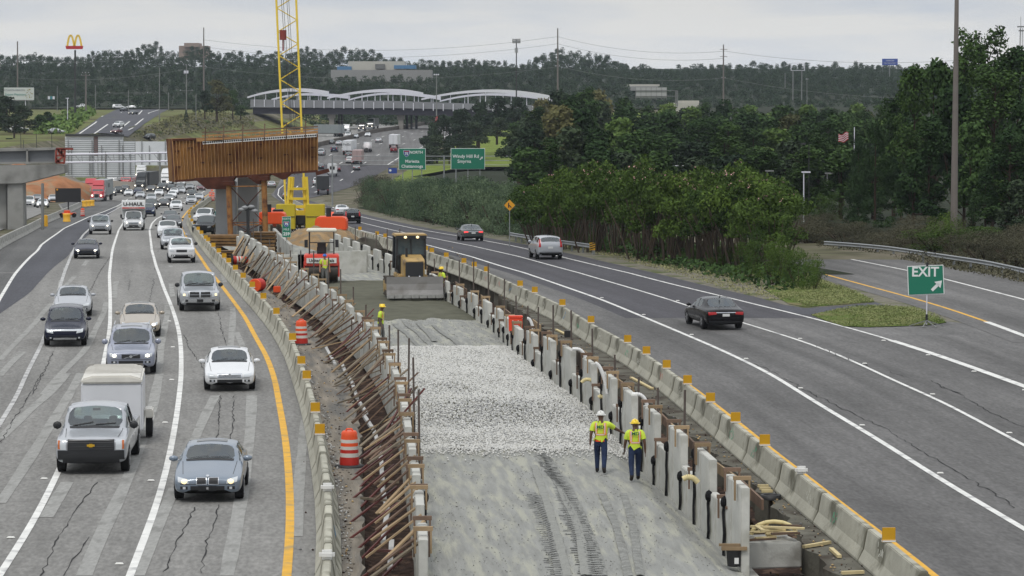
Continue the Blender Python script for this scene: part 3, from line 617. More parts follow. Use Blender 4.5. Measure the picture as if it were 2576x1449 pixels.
def panel_row(f, y0, y1, sgn, base, side, grp, tall=1.9, half=1.1, pw=2.62):
    Y = y0; k = 0
    while Y < y1:
        a = f.ang(Y); t_ = k % 2 == 0; h = (tall if t_ else half)-base; w_ = pw-.12; dy = pw*math.sin(a); k += 1; Ym = Y+dy/2
        h = round((h if Y < 104 or sgn < 0 else h-.5*min(1, (Y-104)/16)*(1 if t_ else .45)), 1)
        o = bpy.data.objects.new('wall_panel', panel_mesh(h, w_)); col.objects.link(o); o.location = (f(Ym), Ym, base); o.rotation_euler = (0, 0, a-PI/2)
        tag(o, f'{"tall" if t_ else "low"} pale concrete wall panel, {ordi(k)} in the row {side}', 'wall panel', grp)
        if Y < 175: clamp(o, h, -.7 if k % 3 else .6, mwood if k % 2 else mwoodr)
        if Y < 120 and t_: clamp(o, h, .85, mwoodr)
        fb = bpy.data.objects.new('filter_strip', None)
        bpy.data.objects.remove(fb)
        if Y < 190 and (sgn > 0 or k % 3 == 0):
            mb = MB(); rr = random.Random(k*7+int(sgn)); x = -sgn*.14; hh = h*rr.uniform(.62, .95)
            pr = [(w_/2-.1+rr.uniform(-.05,.05)+.05*math.sin(j*1.7), hh*j/6) for j in range(7)]
            v = []
            for j, (yy, z) in enumerate(pr): v += [(x, yy-.12, z), (x, yy+.13, z), (x-sgn*.05, yy, z)]
            mb.add(v, [(3*j, 3*j+1, 3*j+4, 3*j+3) for j in range(6)]+[(3*j+1, 3*j+2, 3*j+5, 3*j+4) for j in range(6)]+[(3*j+2, 3*j, 3*j+3, 3*j+5) for j in range(6)])
            mb.ell((x, w_/2-.1, hh), (.1, .2, .16), 0, 8, 5)
            mb.build('filter_fabric', mfab, o)
        Y += dy
panel_row(PR, 66.3, 205, 1, -.45, 'right of the fill', 'wall panels right of the fill', tall=1.75, half=.95)
panel_row(PL, 60, 205, -1, -.5, 'left of the fill', 'wall panels left of the fill', tall=1.5, half=1.0)
# ---------------------------------------------------------------- braces
def board(name, p, q, w_, h, mat, label, cat, grp): 
    p, q = Vector(p), Vector(q); c = (p+q)/2; mb = MB(); mb.bar(p-c, q-c, w_, h); o = mb.build(name, mat); o.location = c; return tag(o, label, cat, grp)
rr = random.Random(5); k = 0
mwl = [mwood, mwoodr, M('grey_lumber', S(150,138,120,.6), .9, var=.2, vs=3, rnd=.2), M('red_steel_prop', S(112,56,50,.6), .6, var=.3, vs=4, rnd=.2)]
Y = 61.0; BL = {0: 'tan wooden brace', 1: 'brown wooden brace', 2: 'grey wooden brace', 3: 'dark red steel prop'}
def brace(foot, top, over, mi):
    global k
    k += 1; d = (top-foot).normalized(); wd = (.06, .045) if mi == 3 else (.11, .04)
    board('wood_brace' if mi != 3 else 'steel_prop', foot, top+d*over, wd[0], wd[1], mwl[mi], f'{BL[mi]} leaning on the left panel row, {ordi(k)} along it', 'brace', 'braces propping the left panel row')
while Y < 200:
    mi = rr.choices((0,1,2,3), (4,4,4,1.5))[0]
    if Y < 86:
        dz = rr.uniform(-.1, .1); brace(Vector((PL(Y)-rr.uniform(.9,1.3), Y-rr.uniform(.0,.6), .5+dz)), Vector((PL(Y)-.05, Y, 1.32)), rr.uniform(.05,.2), mi if mi != 3 else 1)
        if rr.random() < .7: brace(Vector((PL(Y)-rr.uniform(1.5,2.1), Y-rr.uniform(.3,1.2), -.25)), Vector((PL(Y)-.45, Y, .8)), 0, 3)
        Y += rr.uniform(.9, 1.7)
    else:
        out = rr.uniform(1.5, 3.1) if Y < 150 else rr.uniform(.9, 2.1); low = rr.random() < (.35 if Y < 145 else .6); over = rr.uniform(0, .3)
        if 86 < Y < 94: over += rr.uniform(.5, 1.7)
        elif rr.random() < .12: over += rr.uniform(.4, .9)
        fy = Y-rr.uniform(-1.4, 2.2); top = Vector((PL(Y)-.12-(.3 if low else 0), Y, rr.uniform(.5, .9) if low else 1.25))
        foot = Vector((max(PL(fy)-out, LBAR(fy)+rr.uniform(.9, 1.6)), fy, rr.uniform(-.35, .1)))
        brace(foot, top, over, mi); Y += rr.uniform(.5, 1.45)*(1.35 if Y > 130 else 1)
k = 0
for x, y, x2, y2 in [(953,1128,1010,1120),(962,1055,1030,1070),(910,1253,1010,1262),(935,1383,1010,1388),(948,1210,1000,1213)]:
    a, b = G(x, y, .12), G(x2, y2, .5); k += 1
    board('timber_strut', a, b, .09, .06, mwl[2] if k % 2 else mwl[3], f'strut lying flat from the dirt to the left trench, {ordi(k)} from the camera', 'brace', 'flat struts over the left trench')
k = 0
for q in ([(370,0),(432,112)], [(475,108),(500,170)], [(515,185),(545,240)], [(545,250),(572,325)], [(580,345),(630,420)], [(612,432),(665,512)], [(672,520),(710,625)], [(712,640),(728,760)], [(725,770),(735,880)], [(728,888),(745,955)], [(748,972),(765,1040)], [(765,1048),(745,1140)], [(748,1140),(735,1232)], [(790,1228),(778,1400)]):
    (xa, ya), (xb, yb) = Z4(q); a, b = G(xa, ya, .05), G(xb, yb, .05); k += 1
    board('form_board', a, b, .12, .09, mst[1], f'pale kerb form board on the dirt, {ordi(15-k)} along the left trench', 'board', 'form boards along the left trench')
# boards behind the right panels
k = 0
for q in ([(1060,430),(1230,610)], [(1225,610),(1480,790)], [(1480,790),(1640,940)], [(560,30),(720,150)], [(880,280),(1000,400)], [(990,390),(1060,470)]):
    (xa, ya), (xb, yb) = Z6(q); a, b = G(xa, ya, .35), G(xb, yb, .3); k += 1
    board('waler_plank', a, b, .06, .28, mwoodr if k % 2 else mwood, f'long brown plank on edge behind the right panels, {ordi(k)} listed from the big stack of scraps' if 0 else f'long brown plank on edge above the right trench, run number {k}' if 0 else f'long brown edge plank above the right trench, {["beside the nearest panels","nearer the cut slab","closest to the lumber scraps","beyond the two walkers","beside the two walkers","short one by the walkers"][k-1]}', 'plank', 'edge planks of the right trench')
for k, q in enumerate(([(855,850),(940,920)], [(1000,960),(1090,1040)], [(1180,1030),(1290,1110)], [(1370,1180),(1480,1260)], [(720,745),(790,800)], [(20,400),(120,470)], [(250,520),(330,600)], [(430,620),(520,690)])):
    (xa, ya), (xb, yb) = Z5(q); a, b = G(xa, ya, .3), G(xb, yb, .3)
    board('waler_plank', a, b, .06, .3, mwoodr if k % 2 else mwood, f'rusty brown edge plank behind the distant right panels, {ordi(k+2)} from the red cooler side', 'plank', 'edge planks of the right trench')
for k, q in enumerate(([(1415,845),(1590,1140)], [(1400,960),(1520,1140)], [(1200,690),(1240,780)])):
    (xa, ya), (xb, yb) = Z6(q); a = P(xa, ya, G(xa, ya, 1.0).y+0); b = G(xb, yb, -.6)
    board('wood_brace', a, b, .18, .06, mwoodr, ['wide brown brace leaning in the right trench','narrow brown brace leaning in the right trench','short brown brace between the nearest right panels'][k], 'brace', 'braces in the right trench')
# steel stakes
mstl = M('rusty_stake', S(104,92,84,.6), .7, var=.2)
k = 0
for x, y0, y1_ in [(1322,745,655)]+[(1125,735,715)]: pass
for side, f, off in (('left', PL, .35), ('right', PR, .75)):
    kk = 0
    for Y in np.arange(82, 200, 5.3 if side == 'right' else 7.1):
        Y = float(Y); kk += 1; mb = MB(); h = 2.3+.5*math.sin(Y); mb.cyl((0,0,-.6), (rr.uniform(-.05,.05), 0, h), .035, n=6)
        o = mb.build('steel_stake', mstl); o.location = (f(Y)+off, Y, 0); tag(o, f'thin upright steel stake, {ordi(kk)} along the {side} panel row', 'stake', 'steel stakes along the panels')
# white bent pipes and foam hoses on the right panels
mpvc = M('white_pipe', S(232,232,230,.85), .35); mfoam = M('cream_foam', S(228,212,160,.8), .8)
def hose(name, pts, r_, mat, label):
    base = G(*pts[0][:2], pts[0][2]); w_ = []
    for x, y, h in pts: q = P(x, y, base.y); w_.append(q)
    c = w_[-1]; mb = MB(); q = [p-c for p in w_]
    sm = []
    for i in range(len(q)-1):
        p0, p1, p2, p3 = q[max(0,i-1)], q[i], q[i+1], q[min(len(q)-1,i+2)]
        for t in (0, .25, .5, .75): sm.append(.5*((2*p1)+(p2-p0)*t+(2*p0-5*p1+4*p2-p3)*t*t+(3*p1-p0-3*p2+p3)*t**3))
    sm.append(q[-1]); mb.tube(sm, r_, 8); o = mb.build(name, mat); o.location = c; return tag(o, label, 'pipe', 'pipes and hoses on the panels')
hose('bent_pipe', [(1630,1035,1.2),(1624,1008,1),(1610,993,1),(1590,992,1)], .06, mpvc, 'white curved pipe standing beyond the two walkers')
hose('bent_pipe', [(1528,990,1.2),(1521,955,1),(1508,922,1),(1497,913,1)], .06, mpvc, 'tall white curved pipe arching over the right panels')
hose('bent_pipe', [(1482,922,1.2),(1474,900,1),(1460,880,1),(1440,878,1)], .06, mpvc, 'long white bent pipe over the panels beyond the gravel')
hose('bent_pipe', [(1343,834,1.2),(1338,815,1),(1332,803,1),(1326,801,1)], .06, mpvc, 'short white bent pipe beside the red cooler')
hose('foam_hose', [(1756,1214,1.1),(1745,1203,1),(1730,1200,1),(1718,1205,1)], .07, mfoam, 'cream foam roll bent over the low panel nearest the camera')
hose('foam_hose', [(1496,962,1.1),(1484,955,1),(1471,955,1),(1463,962,1)], .06, mfoam, 'cream foam roll on the low panel by the gravel')
hose('foam_hose', [(1518,1000,.9),(1512,996,1),(1506,1000,1)], .07, mfoam, 'short cream foam piece on the panel by the white pipes')
# cooler
t_ = thing('drink_cooler', 'red orange drink cooler with white handle on the right panels', 'cooler', PR(0) and (PR(G(1298,810,1.2).y), G(1298,812,1.2).y, .9))
Yc = G(1297,838,.7).y-.3; t_.location = (P(1297,838,Yc).x, Yc, P(1297,838,Yc).z); t_.scale = (1.15,1.15,1.15)
mb = MB(); mb.box((0,0,.32), (.5,.4,.52), taper=1.05); mb.build('body', M('cooler_red', S(232,74,40,.85), .4), t_, bevel=.03)
mb = MB(); mb.box((0,0,.62), (.54,.43,.08)); mb.build('lid', M('cooler_red', (0,0,0)), t_, bevel=.02)
mb = MB(); mb.box((0,-.24,.42), (.22,.03,.04)); mb.box((-.1,-.225,.46), (.03,.03,.08)); mb.box((.1,-.225,.46), (.03,.03,.08)); mb.build('handle', mwhp, t_)
# concrete footing with lumber scraps, bucket
f0 = G(1862,1425,-.3); f1 = G(2018,1420,-.3)
L_ = (f1-f0).length; ang = math.atan2(f1.y-f0.y, f1.x-f0.x)
mb = MB(); mb.box((L_/2,.7,.28), (L_,1.3,.62)); o = mb.build('concrete_footing', mconw, bevel=.03); o.location = (f0.x, f0.y, -.35); o.rotation_euler = (0,0,ang)
tag(o, 'square concrete footing topped with wood scraps beside the nearest panel', 'footing')
c = Vector((f0.x+L_/2*math.cos(ang), f0.y+.7, .24)); k = 0
mpale = M('pale_scrap_wood', S(226,208,160,.72), .8, var=.12, vs=4); names = ['lying lowest','crossing the middle','at the back edge','pointing at the barrier','short piece on top','leaning inward','beside the trench','near the panel','split and curled','thin dark one','at the front edge','under the arch']
for k in range(12):
    a = rr.uniform(-.5, .5)+(PI/2 if k % 4 == 3 else 0); ln = rr.uniform(.4, 1.5 if k % 3 else .9); p = c+Vector((rr.uniform(-.6,.6), rr.uniform(-.5,.5), .03+k*.028))
    d = Vector((math.cos(a), math.sin(a), 0))*ln/2
    board('scrap_board', p-d, p+d, .1, .045, mpale if k % 3 else mwoodr, f'scrap of lumber on the concrete footing, {names[k]}', 'lumber', 'wood scraps on the footing')
mb = MB(); mb.tube([(math.cos(t)*.55, 0, math.sin(t)*.32) for t in np.linspace(0, PI, 9)], .05, 8); o = mb.build('foam_arch', mfoam); o.location = c+Vector((.15,.45,.05)); tag(o, 'cream foam roll arched over the wood scraps', 'pipe')
t_ = thing('bucket', 'black bucket with wooden clamp across it beside the concrete footing', 'bucket', G(1846,1424,-.1))
mb = MB(); mb.lathe((0,0,0), [(.15,0),(.18,.36),(.19,.38)], 16); mb.build('pail', mblk, t_); mb = MB(); mb.box((.05,-.175,.15), (.1,.02,.14)); mb.build('label_sticker', mwhp, t_)
mb = MB(); mb.box((0,-.1,.43), (.6,.08,.08)); mb.box((0,.1,.43), (.55,.08,.08)); mb.box((-.1,0,.5), (.5,.08,.06)); mb.build('wood_cross', mwood, t_)
k = 0
for q in ([(640,1225),(840,1190)], [(930,1425),(1100,1418)], [(850,1240),(915,1300)]):
    (xa, ya), (xb, yb) = Z8(q); k += 1
    board('scrap_board', G(xa, ya, .06), G(xb, yb, .06), .1, .07, mpale, ['pale board bridging the footing and the cut slab','short pale board at the bottom edge on the slab','stubby pale block on the cut slab'][k-1], 'lumber', 'scraps on the cut slab')
for k, (x, y) in enumerate(Z8([(345,780),(330,760),(360,800)])):
    p = G(x, y, .05); board('scrap_block', p-Vector((.15,0,0)), p+Vector((.15,.05,0)), .09, .07, mpale, f'small pale wood block on the slab, {["middle","rear","front"][k]} of three', 'lumber', 'scraps on the cut slab')
o = MB().lathe((0,0,0), [(.28,0),(.28,.12),(.2,.12),(.2,.02)], 20).build('rubber_base', mblk); o.location = G(*Z8([(390,860)])[0], .0); tag(o, 'round black rubber barrel base lying on the cut slab', 'rubber base')
o = MB().box((0,0,.15),(.35,.3,.3)).build('dark_block', mblk, bevel=.03); o.location = G(1429,848,0); tag(o, 'small dark block with planks beside it on the slab beyond the cooler', 'block')
(xa, ya), (xb, yb) = Z5([(930,810),(1010,850)]); board('scrap_board', G(xa, ya, .06), G(xb, yb, .06), .12, .06, mpale, 'grey plank lying beside the small dark block', 'lumber', 'scraps on the cut slab')
(xa, ya), (xb, yb) = Z6([(700,30),(850,110)]); board('scrap_board', G(xa, ya, .05), G(xb, yb, .05), .12, .06, mpale, 'long pale board lying on the slab near the right barrier', 'lumber', 'scraps on the cut slab')
# ---------------------------------------------------------------- barrels
mor = M('barrel_orange', S(232,84,34,.85), .5, var=.06); mrd = M('barrel_red', S(190,44,34,.85), .5, var=.08); mwt = M('barrel_white', S(214,210,202,.8), .45)
def barrel(loc, label, grp=None, rot=None, hs=1.0):
    t = thing('traffic_barrel', label, 'barrel', loc, group=grp, rot=rot, scale=(hs,hs,hs))
    mb = MB(); pr = [(.29,.06),(.29,.2),(.275,.3),(.275,.42),(.26,.52),(.26,.62),(.25,.72),(.25,.82),(.235,.92),(.235,1.0),(.2,1.06)]
    mb.lathe((0,0,0), pr, 20)
    nb = len(mb.f)
    for i, f in enumerate(mb.f):
        if len(f) == 4:
            j = i//20; mb.m[i] = {0:1,1:1,2:2,3:1,4:2,5:0,6:2,7:0,8:0,9:0}.get(j, 0)
    mb.build('drum', [mor, mrd, mwt], t)
    MB().lathe((0,0,0), [(.44,0),(.44,.04),(.3,.07)], 20).build('rubber_base', mblk, t)
    MB().tube([(-.1,0,1.05),(-.08,0,1.12),(.08,0,1.12),(.1,0,1.05)], .025, 6).build('handle', mor, t)
    return t
b0 = barrel(G(879,1174), 'orange and white traffic barrel nearest the camera, on the dirt strip')
g = G(758,867); dup(b0, g, label='orange and white traffic barrel standing beside the left braces')
dup(b0, G(208,545), label='striped barrel on the far left shoulder beside the message board')
for k, (x, y) in enumerate([(529,505),(536,505),(529,497),(537,498),(533,490)]):
    dup(b0, G(x, y), label=f'red barrel in the cluster left of the bridge pier, {ordi(k+1)} one', group='barrels clustered by the pier')
for k, (x, y) in enumerate([(728,585),(736,586)]): dup(b0, G(896,578+k*4)+Vector((-1.6,0,0)), label=['orange barrel by the dirt pile','second orange barrel by the dirt pile'][k])
p = G(583,655,.3); t = dup(b0, p, label='orange barrel lying on its side among the braces'); t.rotation_euler = (0, PI/2, .3)
t = thing('pipe_drum', 'open ended red plastic drum lying on the left dirt', 'drum', G(648,717,.35), rot=(PI/2,0,-.3))
MB().lathe((0,0,-.4), [(.36,0),(.36,.8),(.3,.8),(.28,.1)], 20).build('shell', mrd, t); MB().lathe((0,0,.36), [(.38,0),(.38,.06),(.33,.06)], 20).build('rim', mor, t)
for k, (x, y) in enumerate(Z3([(205,668)])): o = MB().box((0,0,.2),(.4,.3,.35)).build('fuel_box', mor, bevel=.03); o.location = G(x, y, 0); tag(o, 'small orange box among the left braces', 'box')
# person sized far yellow crash drums
myel = M('crash_drum_yellow', S(232,176,40,.85), .5)
for k, (x, y) in enumerate([(213,520),(222,519),(231,518),(168,558)]):
    o = MB().lathe((0,0,0), [(.45,0),(.45,.2),(.4,.25),(.45,.75),(.47,.95),(.4,1.0)], 16).build('crash_drum', myel); o.location = G(x, y); tag(o, f'yellow crash cushion drum at the barrier end, {["left","middle","right","lone one below the pale barrier"][k]}', 'crash drum', 'yellow crash drums')
# ================================================================ vehicles
mgl = M('car_glass', S(104,116,118,.4), .06, spec=.9); mgl2 = M('side_glass', S(60,68,72,.2), .06, spec=.9)
mtyre = M('tyre', (.012,.012,.013), .8); mrim = M('wheel_rim', S(170,172,176,.7), .3, .7); mplas = M('dark_plastic', (.012,.013,.015), .55)
mchr = M('chrome_trim', S(205,208,212,.9), .2, .8); mlamp = M('lamp_lens', S(205,210,214,.85), .12); mlampA = M('lamp_amber', S(196,110,60,.85), .25)
mtail = M('tail_lens', S(176,26,30,.8), .2); mlit = M('lit_headlight', (1,.93,.78), .3, emit=2.2); mlitw = M('lit_foglamp', (1,.8,.45), .3, emit=1.1); mbrk = M('lit_tail', (1,.08,.08), .3, emit=.5)
mpla = M('plate', S(214,216,214,.8), .5); mund = M('car_underside', (.01,.01,.01), .95); mgold = M('gold_badge', S(214,170,50,.9), .3, .5); mshade = M('cabin_dark', (.02,.022,.024), .7)
mora2 = M('orange_lens', S(230,120,40,.9), .3)
def paint(key):
    C = {'white':S(226,228,230,.8),'silver':S(184,188,194,.72),'blue_grey':S(138,152,168,.62),'lilac_silver':S(160,166,184,.68),'tan':S(188,176,158,.66),'navy':S(34,38,58,.7),'black':(.004,.004,.005),
         'charcoal':S(70,74,78,.6),'maroon':S(96,22,36,.7),'red':S(190,30,44,.8),'dark_blue':S(36,48,80,.7),'grey':S(120,124,128,.6),'graphite':S(88,94,96,.6),'wine':S(130,30,44,.7),'dark_green':S(40,52,48,.6)}
    dk = key in ('black','navy','charcoal','maroon','wine','dark_blue','dark_green','graphite')
    return M('paint_'+key, C[key], .16 if dk else .28, spec=.28 if dk else .5, metal=0 if dk or key in ('white','red') else .25, coat=0 if dk else .7, var=.03)
    return M('paint_'+key, C[key], .28, .25 if key not in ('white','red','black') else 0, coat=.08 if key in ('black','navy','charcoal','maroon','wine','dark_blue','dark_green','graphite') else .7, var=.03)
def see_glass():
    if 'windscreen_glass' in MATS: return MATS['windscreen_glass']
    m = bpy.data.materials.new('windscreen_glass'); m.use_nodes = True; nt = m.node_tree; N = nt.nodes; L = nt.links; N.remove(N['Principled BSDF'])
    tr = N.new('ShaderNodeBsdfTransparent'); tr.inputs[0].default_value = (.50,.58,.56,1); gl = N.new('ShaderNodeBsdfGlossy'); gl.inputs['Roughness'].default_value = .04; gl.inputs[0].default_value = (.9,.95,.97,1)
    fr = N.new('ShaderNodeLayerWeight'); fr.inputs[0].default_value = .35; mr = N.new('ShaderNodeMapRange'); mr.inputs[3].default_value = .10; mr.inputs[4].default_value = .8; L.new(fr.outputs['Fresnel'], mr.inputs[0])
    mx = N.new('ShaderNodeMixShader'); L.new(mr.outputs[0], mx.inputs[0]); L.new(tr.outputs[0], mx.inputs[1]); L.new(gl.outputs[0], mx.inputs[2]); L.new(mx.outputs[0], N['Material Output'].inputs[0]); MATS['windscreen_glass'] = m; return m
mseat = M('seat_grey', S(150,150,146,.7), .9); mdash = M('dashboard', S(70,70,72,.6), .8)
def stations(kind, L_, W_, H):
    h = W_/2; z0 = .22
    # x, zb, zmidw, shoulder z, shoulder halfwidth, window-base z, window-base hw, roof-edge z, roof-edge hw, roof z
    if kind == 'sedan':
        return [(0,.32,.48,h*.90,.55,h*.82,.60,h*.45,.63),(.12,.20,.54,h*.99,.64,h*.90,.69,h*.50,.72),(.75,z0,.60,h*1.02,.77,h*.94,.84,h*.50,.87),(1.32,z0,.62,h*1.02,.86,h*.95,.95,h*.84,1.0),
                (2.05,z0,.62,h*1.02,.90,h*.95,H-.09,h*.72,H-.03),(2.72,z0,.62,h*1.02,.92,h*.95,H-.07,h*.73,H+.01),(3.4,z0,.62,h*1.02,.94,h*.94,H-.10,h*.71,H-.03),(L_-.62,z0,.62,h*1.01,.95,h*.92,1.0,h*.80,1.04),
                (L_-.12,.24,.62,h*.98,.90,h*.90,.96,h*.66,.99),(L_,.34,.56,h*.90,.76,h*.84,.82,h*.56,.86)]
    if kind in ('suv','wagon','van'):
        nose = .98 if kind != 'van' else 1.05; cow = 1.2 if kind != 'van' else .85; b = 1.08 if kind == 'suv' else 1.1
        if kind == 'wagon': nose, b = .85, 1.0
        return [(0,.38,.60,h*.92,nose-.22,h*.84,nose-.15,h*.5,nose-.12),(.10,.24,.66,h*1.0,nose-.12,h*.92,nose-.06,h*.55,nose-.03),(.7,.26,.7,h*1.02,nose-.05,h*.95,nose+.02,h*.55,nose+.05),(cow,.26,.7,h*1.02,b-.06,h*.96,b+.03,h*.86,b+.07),
                (cow+.62,.26,.7,h*1.02,b-.04,h*.97,H-.10,h*.79,H-.03),(cow+1.3,.26,.7,h*1.02,b-.03,h*.97,H-.08,h*.80,H+.01),(L_-1.0,.26,.7,h*1.02,b-.02,h*.97,H-.09,h*.79,H),(L_-.30,.26,.7,h*1.01,b-.02,h*.96,H-.12,h*.77,H-.04),
                (L_-.08,.28,.68,h*.99,b-.04,h*.94,b+.08,h*.84,b+.10),(L_,.42,.64,h*.94,b-.2,h*.88,b-.10,h*.7,b-.08)]
    if kind == 'pickup':
        b = 1.12; nose = 1.05
        return [(0,.42,.66,h*.95,nose-.14,h*.88,nose-.07,h*.5,nose-.04),(.08,.28,.70,h*1.01,nose-.08,h*.94,nose-.02,h*.55,nose+.01),(.8,.30,.75,h*1.02,nose,h*.96,nose+.06,h*.55,nose+.10),(1.32,.30,.75,h*1.02,b-.04,h*.96,b+.05,h*.87,b+.1),
                (1.9,.30,.75,h*1.02,b-.02,h*.97,H-.10,h*.80,H-.02),(2.6,.30,.75,h*1.02,b-.02,h*.97,H-.08,h*.80,H+.01),(3.45,.30,.75,h*1.02,b-.02,h*.97,H-.10,h*.79,H-.02),(3.62,.30,.75,h*1.02,b-.02,h*.98,b+.02,h*.96,b+.03),
                (L_-.06,.34,.75,h*1.0,b-.04,h*.97,b+.01,h*.96,b+.02),(L_,.46,.72,h*.98,b-.1,h*.94,b-.05,h*.92,b-.04)]
def car_body(kind, L_, W_, H, mat, two_tone=None):
    st = stations(kind, L_, W_, H); bm = bmesh.new(); rings = []
    for (x, zb, zm, w1, zs, w2, zr, w3, zt) in st:
        half = [(0, zb), (W_/2*.84 if x not in (0, L_) else w1*.8, zb), (w1*.985, zb+.10), (w1, zm), (w1*.985, zs), (w2, zs+.05), (w3, zr), (0, zt)]
        if zr < zs+.08: half[5] = (w2, zs+.03)
        ring = [bm.verts.new((L_/2-x, y, z)) for y, z in half]+[bm.verts.new((L_/2-x, -y, z)) for y, z in half[-2:0:-1]]
        rings.append(ring)
    n = len(rings[0]); lay = {}
    for j in range(len(rings)-1):
        for i in range(n):
            f = bm.faces.new((rings[j][i], rings[j][(i+1) % n], rings[j+1][(i+1) % n], rings[j+1][i])); lay[(j, i)] = f; f.smooth = True
    bm.faces.new(rings[0][::-1]); bm.faces.new(rings[-1])
    for i in (0, 13, ):
        for j in range(len(rings)-1): lay[(j, i)].material_index = 2
    bmesh.ops.recalc_face_normals(bm, faces=bm.faces)
    T_, S_ = {'sedan': (3, [4, 5]), 'suv': (3, [4, 5, 6]), 'wagon': (3, [4, 5, 6]), 'van': (3, [4, 5]), 'pickup': (3, [4, 5])}[kind]
    groups = [([(T_, 6), (T_, 7)], .05)]
    rg = {'sedan': 6, 'suv': 7, 'wagon': 7, 'van': 7, 'pickup': 6}[kind]
    groups.append(([(rg, 6), (rg, 7)], .07))
    for j in [T_]+S_:
        for i in (5, 8): groups.append(([(j, i)], .05 if j != T_ else .09))
    gl = []
    for fs_, th in groups:
        fs = [lay[k] for k in fs_ if k in lay]
        bmesh.ops.inset_region(bm, faces=fs, thickness=th, depth=-.004, use_even_offset=True)
        for f in fs: f.material_index = 1; gl.append(f)
    if kind == 'pickup':
        fs = [lay[(7, 6)], lay[(7, 7)]]
        bmesh.ops.inset_region(bm, faces=fs, thickness=.07)
        ex = bmesh.ops.extrude_discrete_faces
        vsn = {v for f in fs for v in f.verts}
        for v in vsn: v.co.z -= .42
        for f in fs: f.material_index = 2
    cl = bm.edges.layers.float.new('crease_edge')
    for e in bm.edges:
        mi = {f.material_index for f in e.link_faces}
        if 1 in mi and len(mi) > 1: e[cl] = .8
    vl = bm.verts.layers.float.new('crease_vert')
    for f in bm.faces:
        if f.material_index == 1:
            for v in f.verts: v[vl] = .55
    base = .45 if kind in ('pickup', 'van') else .25
    for j in range(len(rings)):
        for i in (4, 10, 6, 8, 2, 12):
            if j+1 < len(rings) and rings[j][i].is_valid and rings[j+1][i].is_valid:
                e = bm.edges.get((rings[j][i], rings[j+1][i]))
                if e: e[cl] = max(e[cl], base)
    for j in (0, len(rings)-1):
        for i in range(n):
            if not (rings[j][i].is_valid and rings[j][(i+1) % n].is_valid): continue
            e = bm.edges.get((rings[j][i], rings[j][(i+1) % n]))
            if e: e[cl] = max(e[cl], .5)
    me = bpy.data.meshes.new('tmp'); bm.to_mesh(me); bm.free()
    o = bpy.data.objects.new('tmp', me); col.objects.link(o); md = o.modifiers.new('s', 'SUBSURF'); md.levels = 2; md.render_levels = 2
    me2 = bpy.data.meshes.new_from_object(o.evaluated_get(bpy.context.evaluated_depsgraph_get())); bpy.data.objects.remove(o)
    bm = bmesh.new(); bm.from_mesh(me2); tree = BVHTree.FromBMesh(bm); bm.free()
    def take(keep, name, mats):
        bm = bmesh.new(); bm.from_mesh(me2); bmesh.ops.delete(bm, geom=[f for f in bm.faces if (f.material_index == 1) != keep], context='FACES')
        if keep:
            for f in bm.faces: f.material_index = 0
        m = bpy.data.meshes.new(name); bm.to_mesh(m); bm.free()
        for q in mats: m.materials.append(q)
        return m
    bme_ = take(False, 'body', [mat, mgl, mund]); gme = take(True, 'windows', [mgl])
    return bme_, gme, tree
def decal(name, tree, quad, side, mat, parent, off=.012, nx=8, ny=4, mi=None, top=False):
    """thin shell following the body: quad = 4 (y,z) corners (or (x,y) from above) projected on the body"""
    mb = MB(); v = []; hx = 3.5
    a, b, c, d = [Vector(q).to_2d() if len(q) > 2 else Vector(q) for q in quad]
    for j in range(ny+1):
        for i in range(nx+1):
            p = a.lerp(b, i/nx).lerp(d.lerp(c, i/nx), j/ny)
            if top: hit = tree.ray_cast(Vector((p.x, p.y, 4)), Vector((0,0,-1)))
            elif side in ('L', 'R'): hit = tree.ray_cast(Vector((p.x, 3 if side == 'L' else -3, p.y)), Vector((0, -1 if side == 'L' else 1, 0)))
            else: hit = tree.ray_cast(Vector((side*5, p.x, p.y)), Vector((-side, 0, 0)))
            if hit[0] is None:
                v.append(None)
            else: v.append(hit[0]+hit[1]*off)
    idx = {}; vs = []
    for k, q in enumerate(v):
        if q is not None: idx[k] = len(vs); vs.append(q)
    fs = []
    for j in range(ny):
        for i in range(nx):
            k = [j*(nx+1)+i, j*(nx+1)+i+1, (j+1)*(nx+1)+i+1, (j+1)*(nx+1)+i]
            if all(q in idx for q in k): fs.append(tuple(idx[q] for q in k))
    if not fs: return None
    mb.add(vs, fs, 0, True); return mb.build(name, mat, parent)
def wheel(parent, x, y, r_, wd, rimm):
    s = 1 if y > 0 else -1
    mb = MB(); mb.cyl((x, y-s*wd, r_), (x, y, r_), r_, n=20); mb.cyl((x, y-s*wd*.5, r_), (x, y+s*.012, r_), r_*.93, n=20)
    o = mb.build('wheel', mtyre, parent)
    rb = MB(); rb.cyl((x, y+s*.0125, r_), (x, y+s*.02, r_), r_*.6, n=16, mi=0)
    for k in range(5):
        a = 2*PI*k/5; rb.bar((x, y+s*.028, r_), (x+math.cos(a)*r_*.56, y+s*.028, r_+math.sin(a)*r_*.56), .07, .015, mi=1, up=(0,1,0))
    rb.build('rim', [M('rim_dark', (.05,.05,.055), .5), rimm], o)
SPEC = {'sedan': (4.75, 1.83, 1.45, .33), 'suv': (4.7, 1.87, 1.72, .37), 'wagon': (4.6, 1.85, 1.6, .35), 'pickup': (5.7, 2.0, 1.88, .40), 'van': (5.0, 1.98, 1.85, .36)}
def quad_m(y0, y1, z0, z1, s=1): return [(s*y0, z0), (s*y1, z0), (s*y1, z1), (s*y0, z1)]
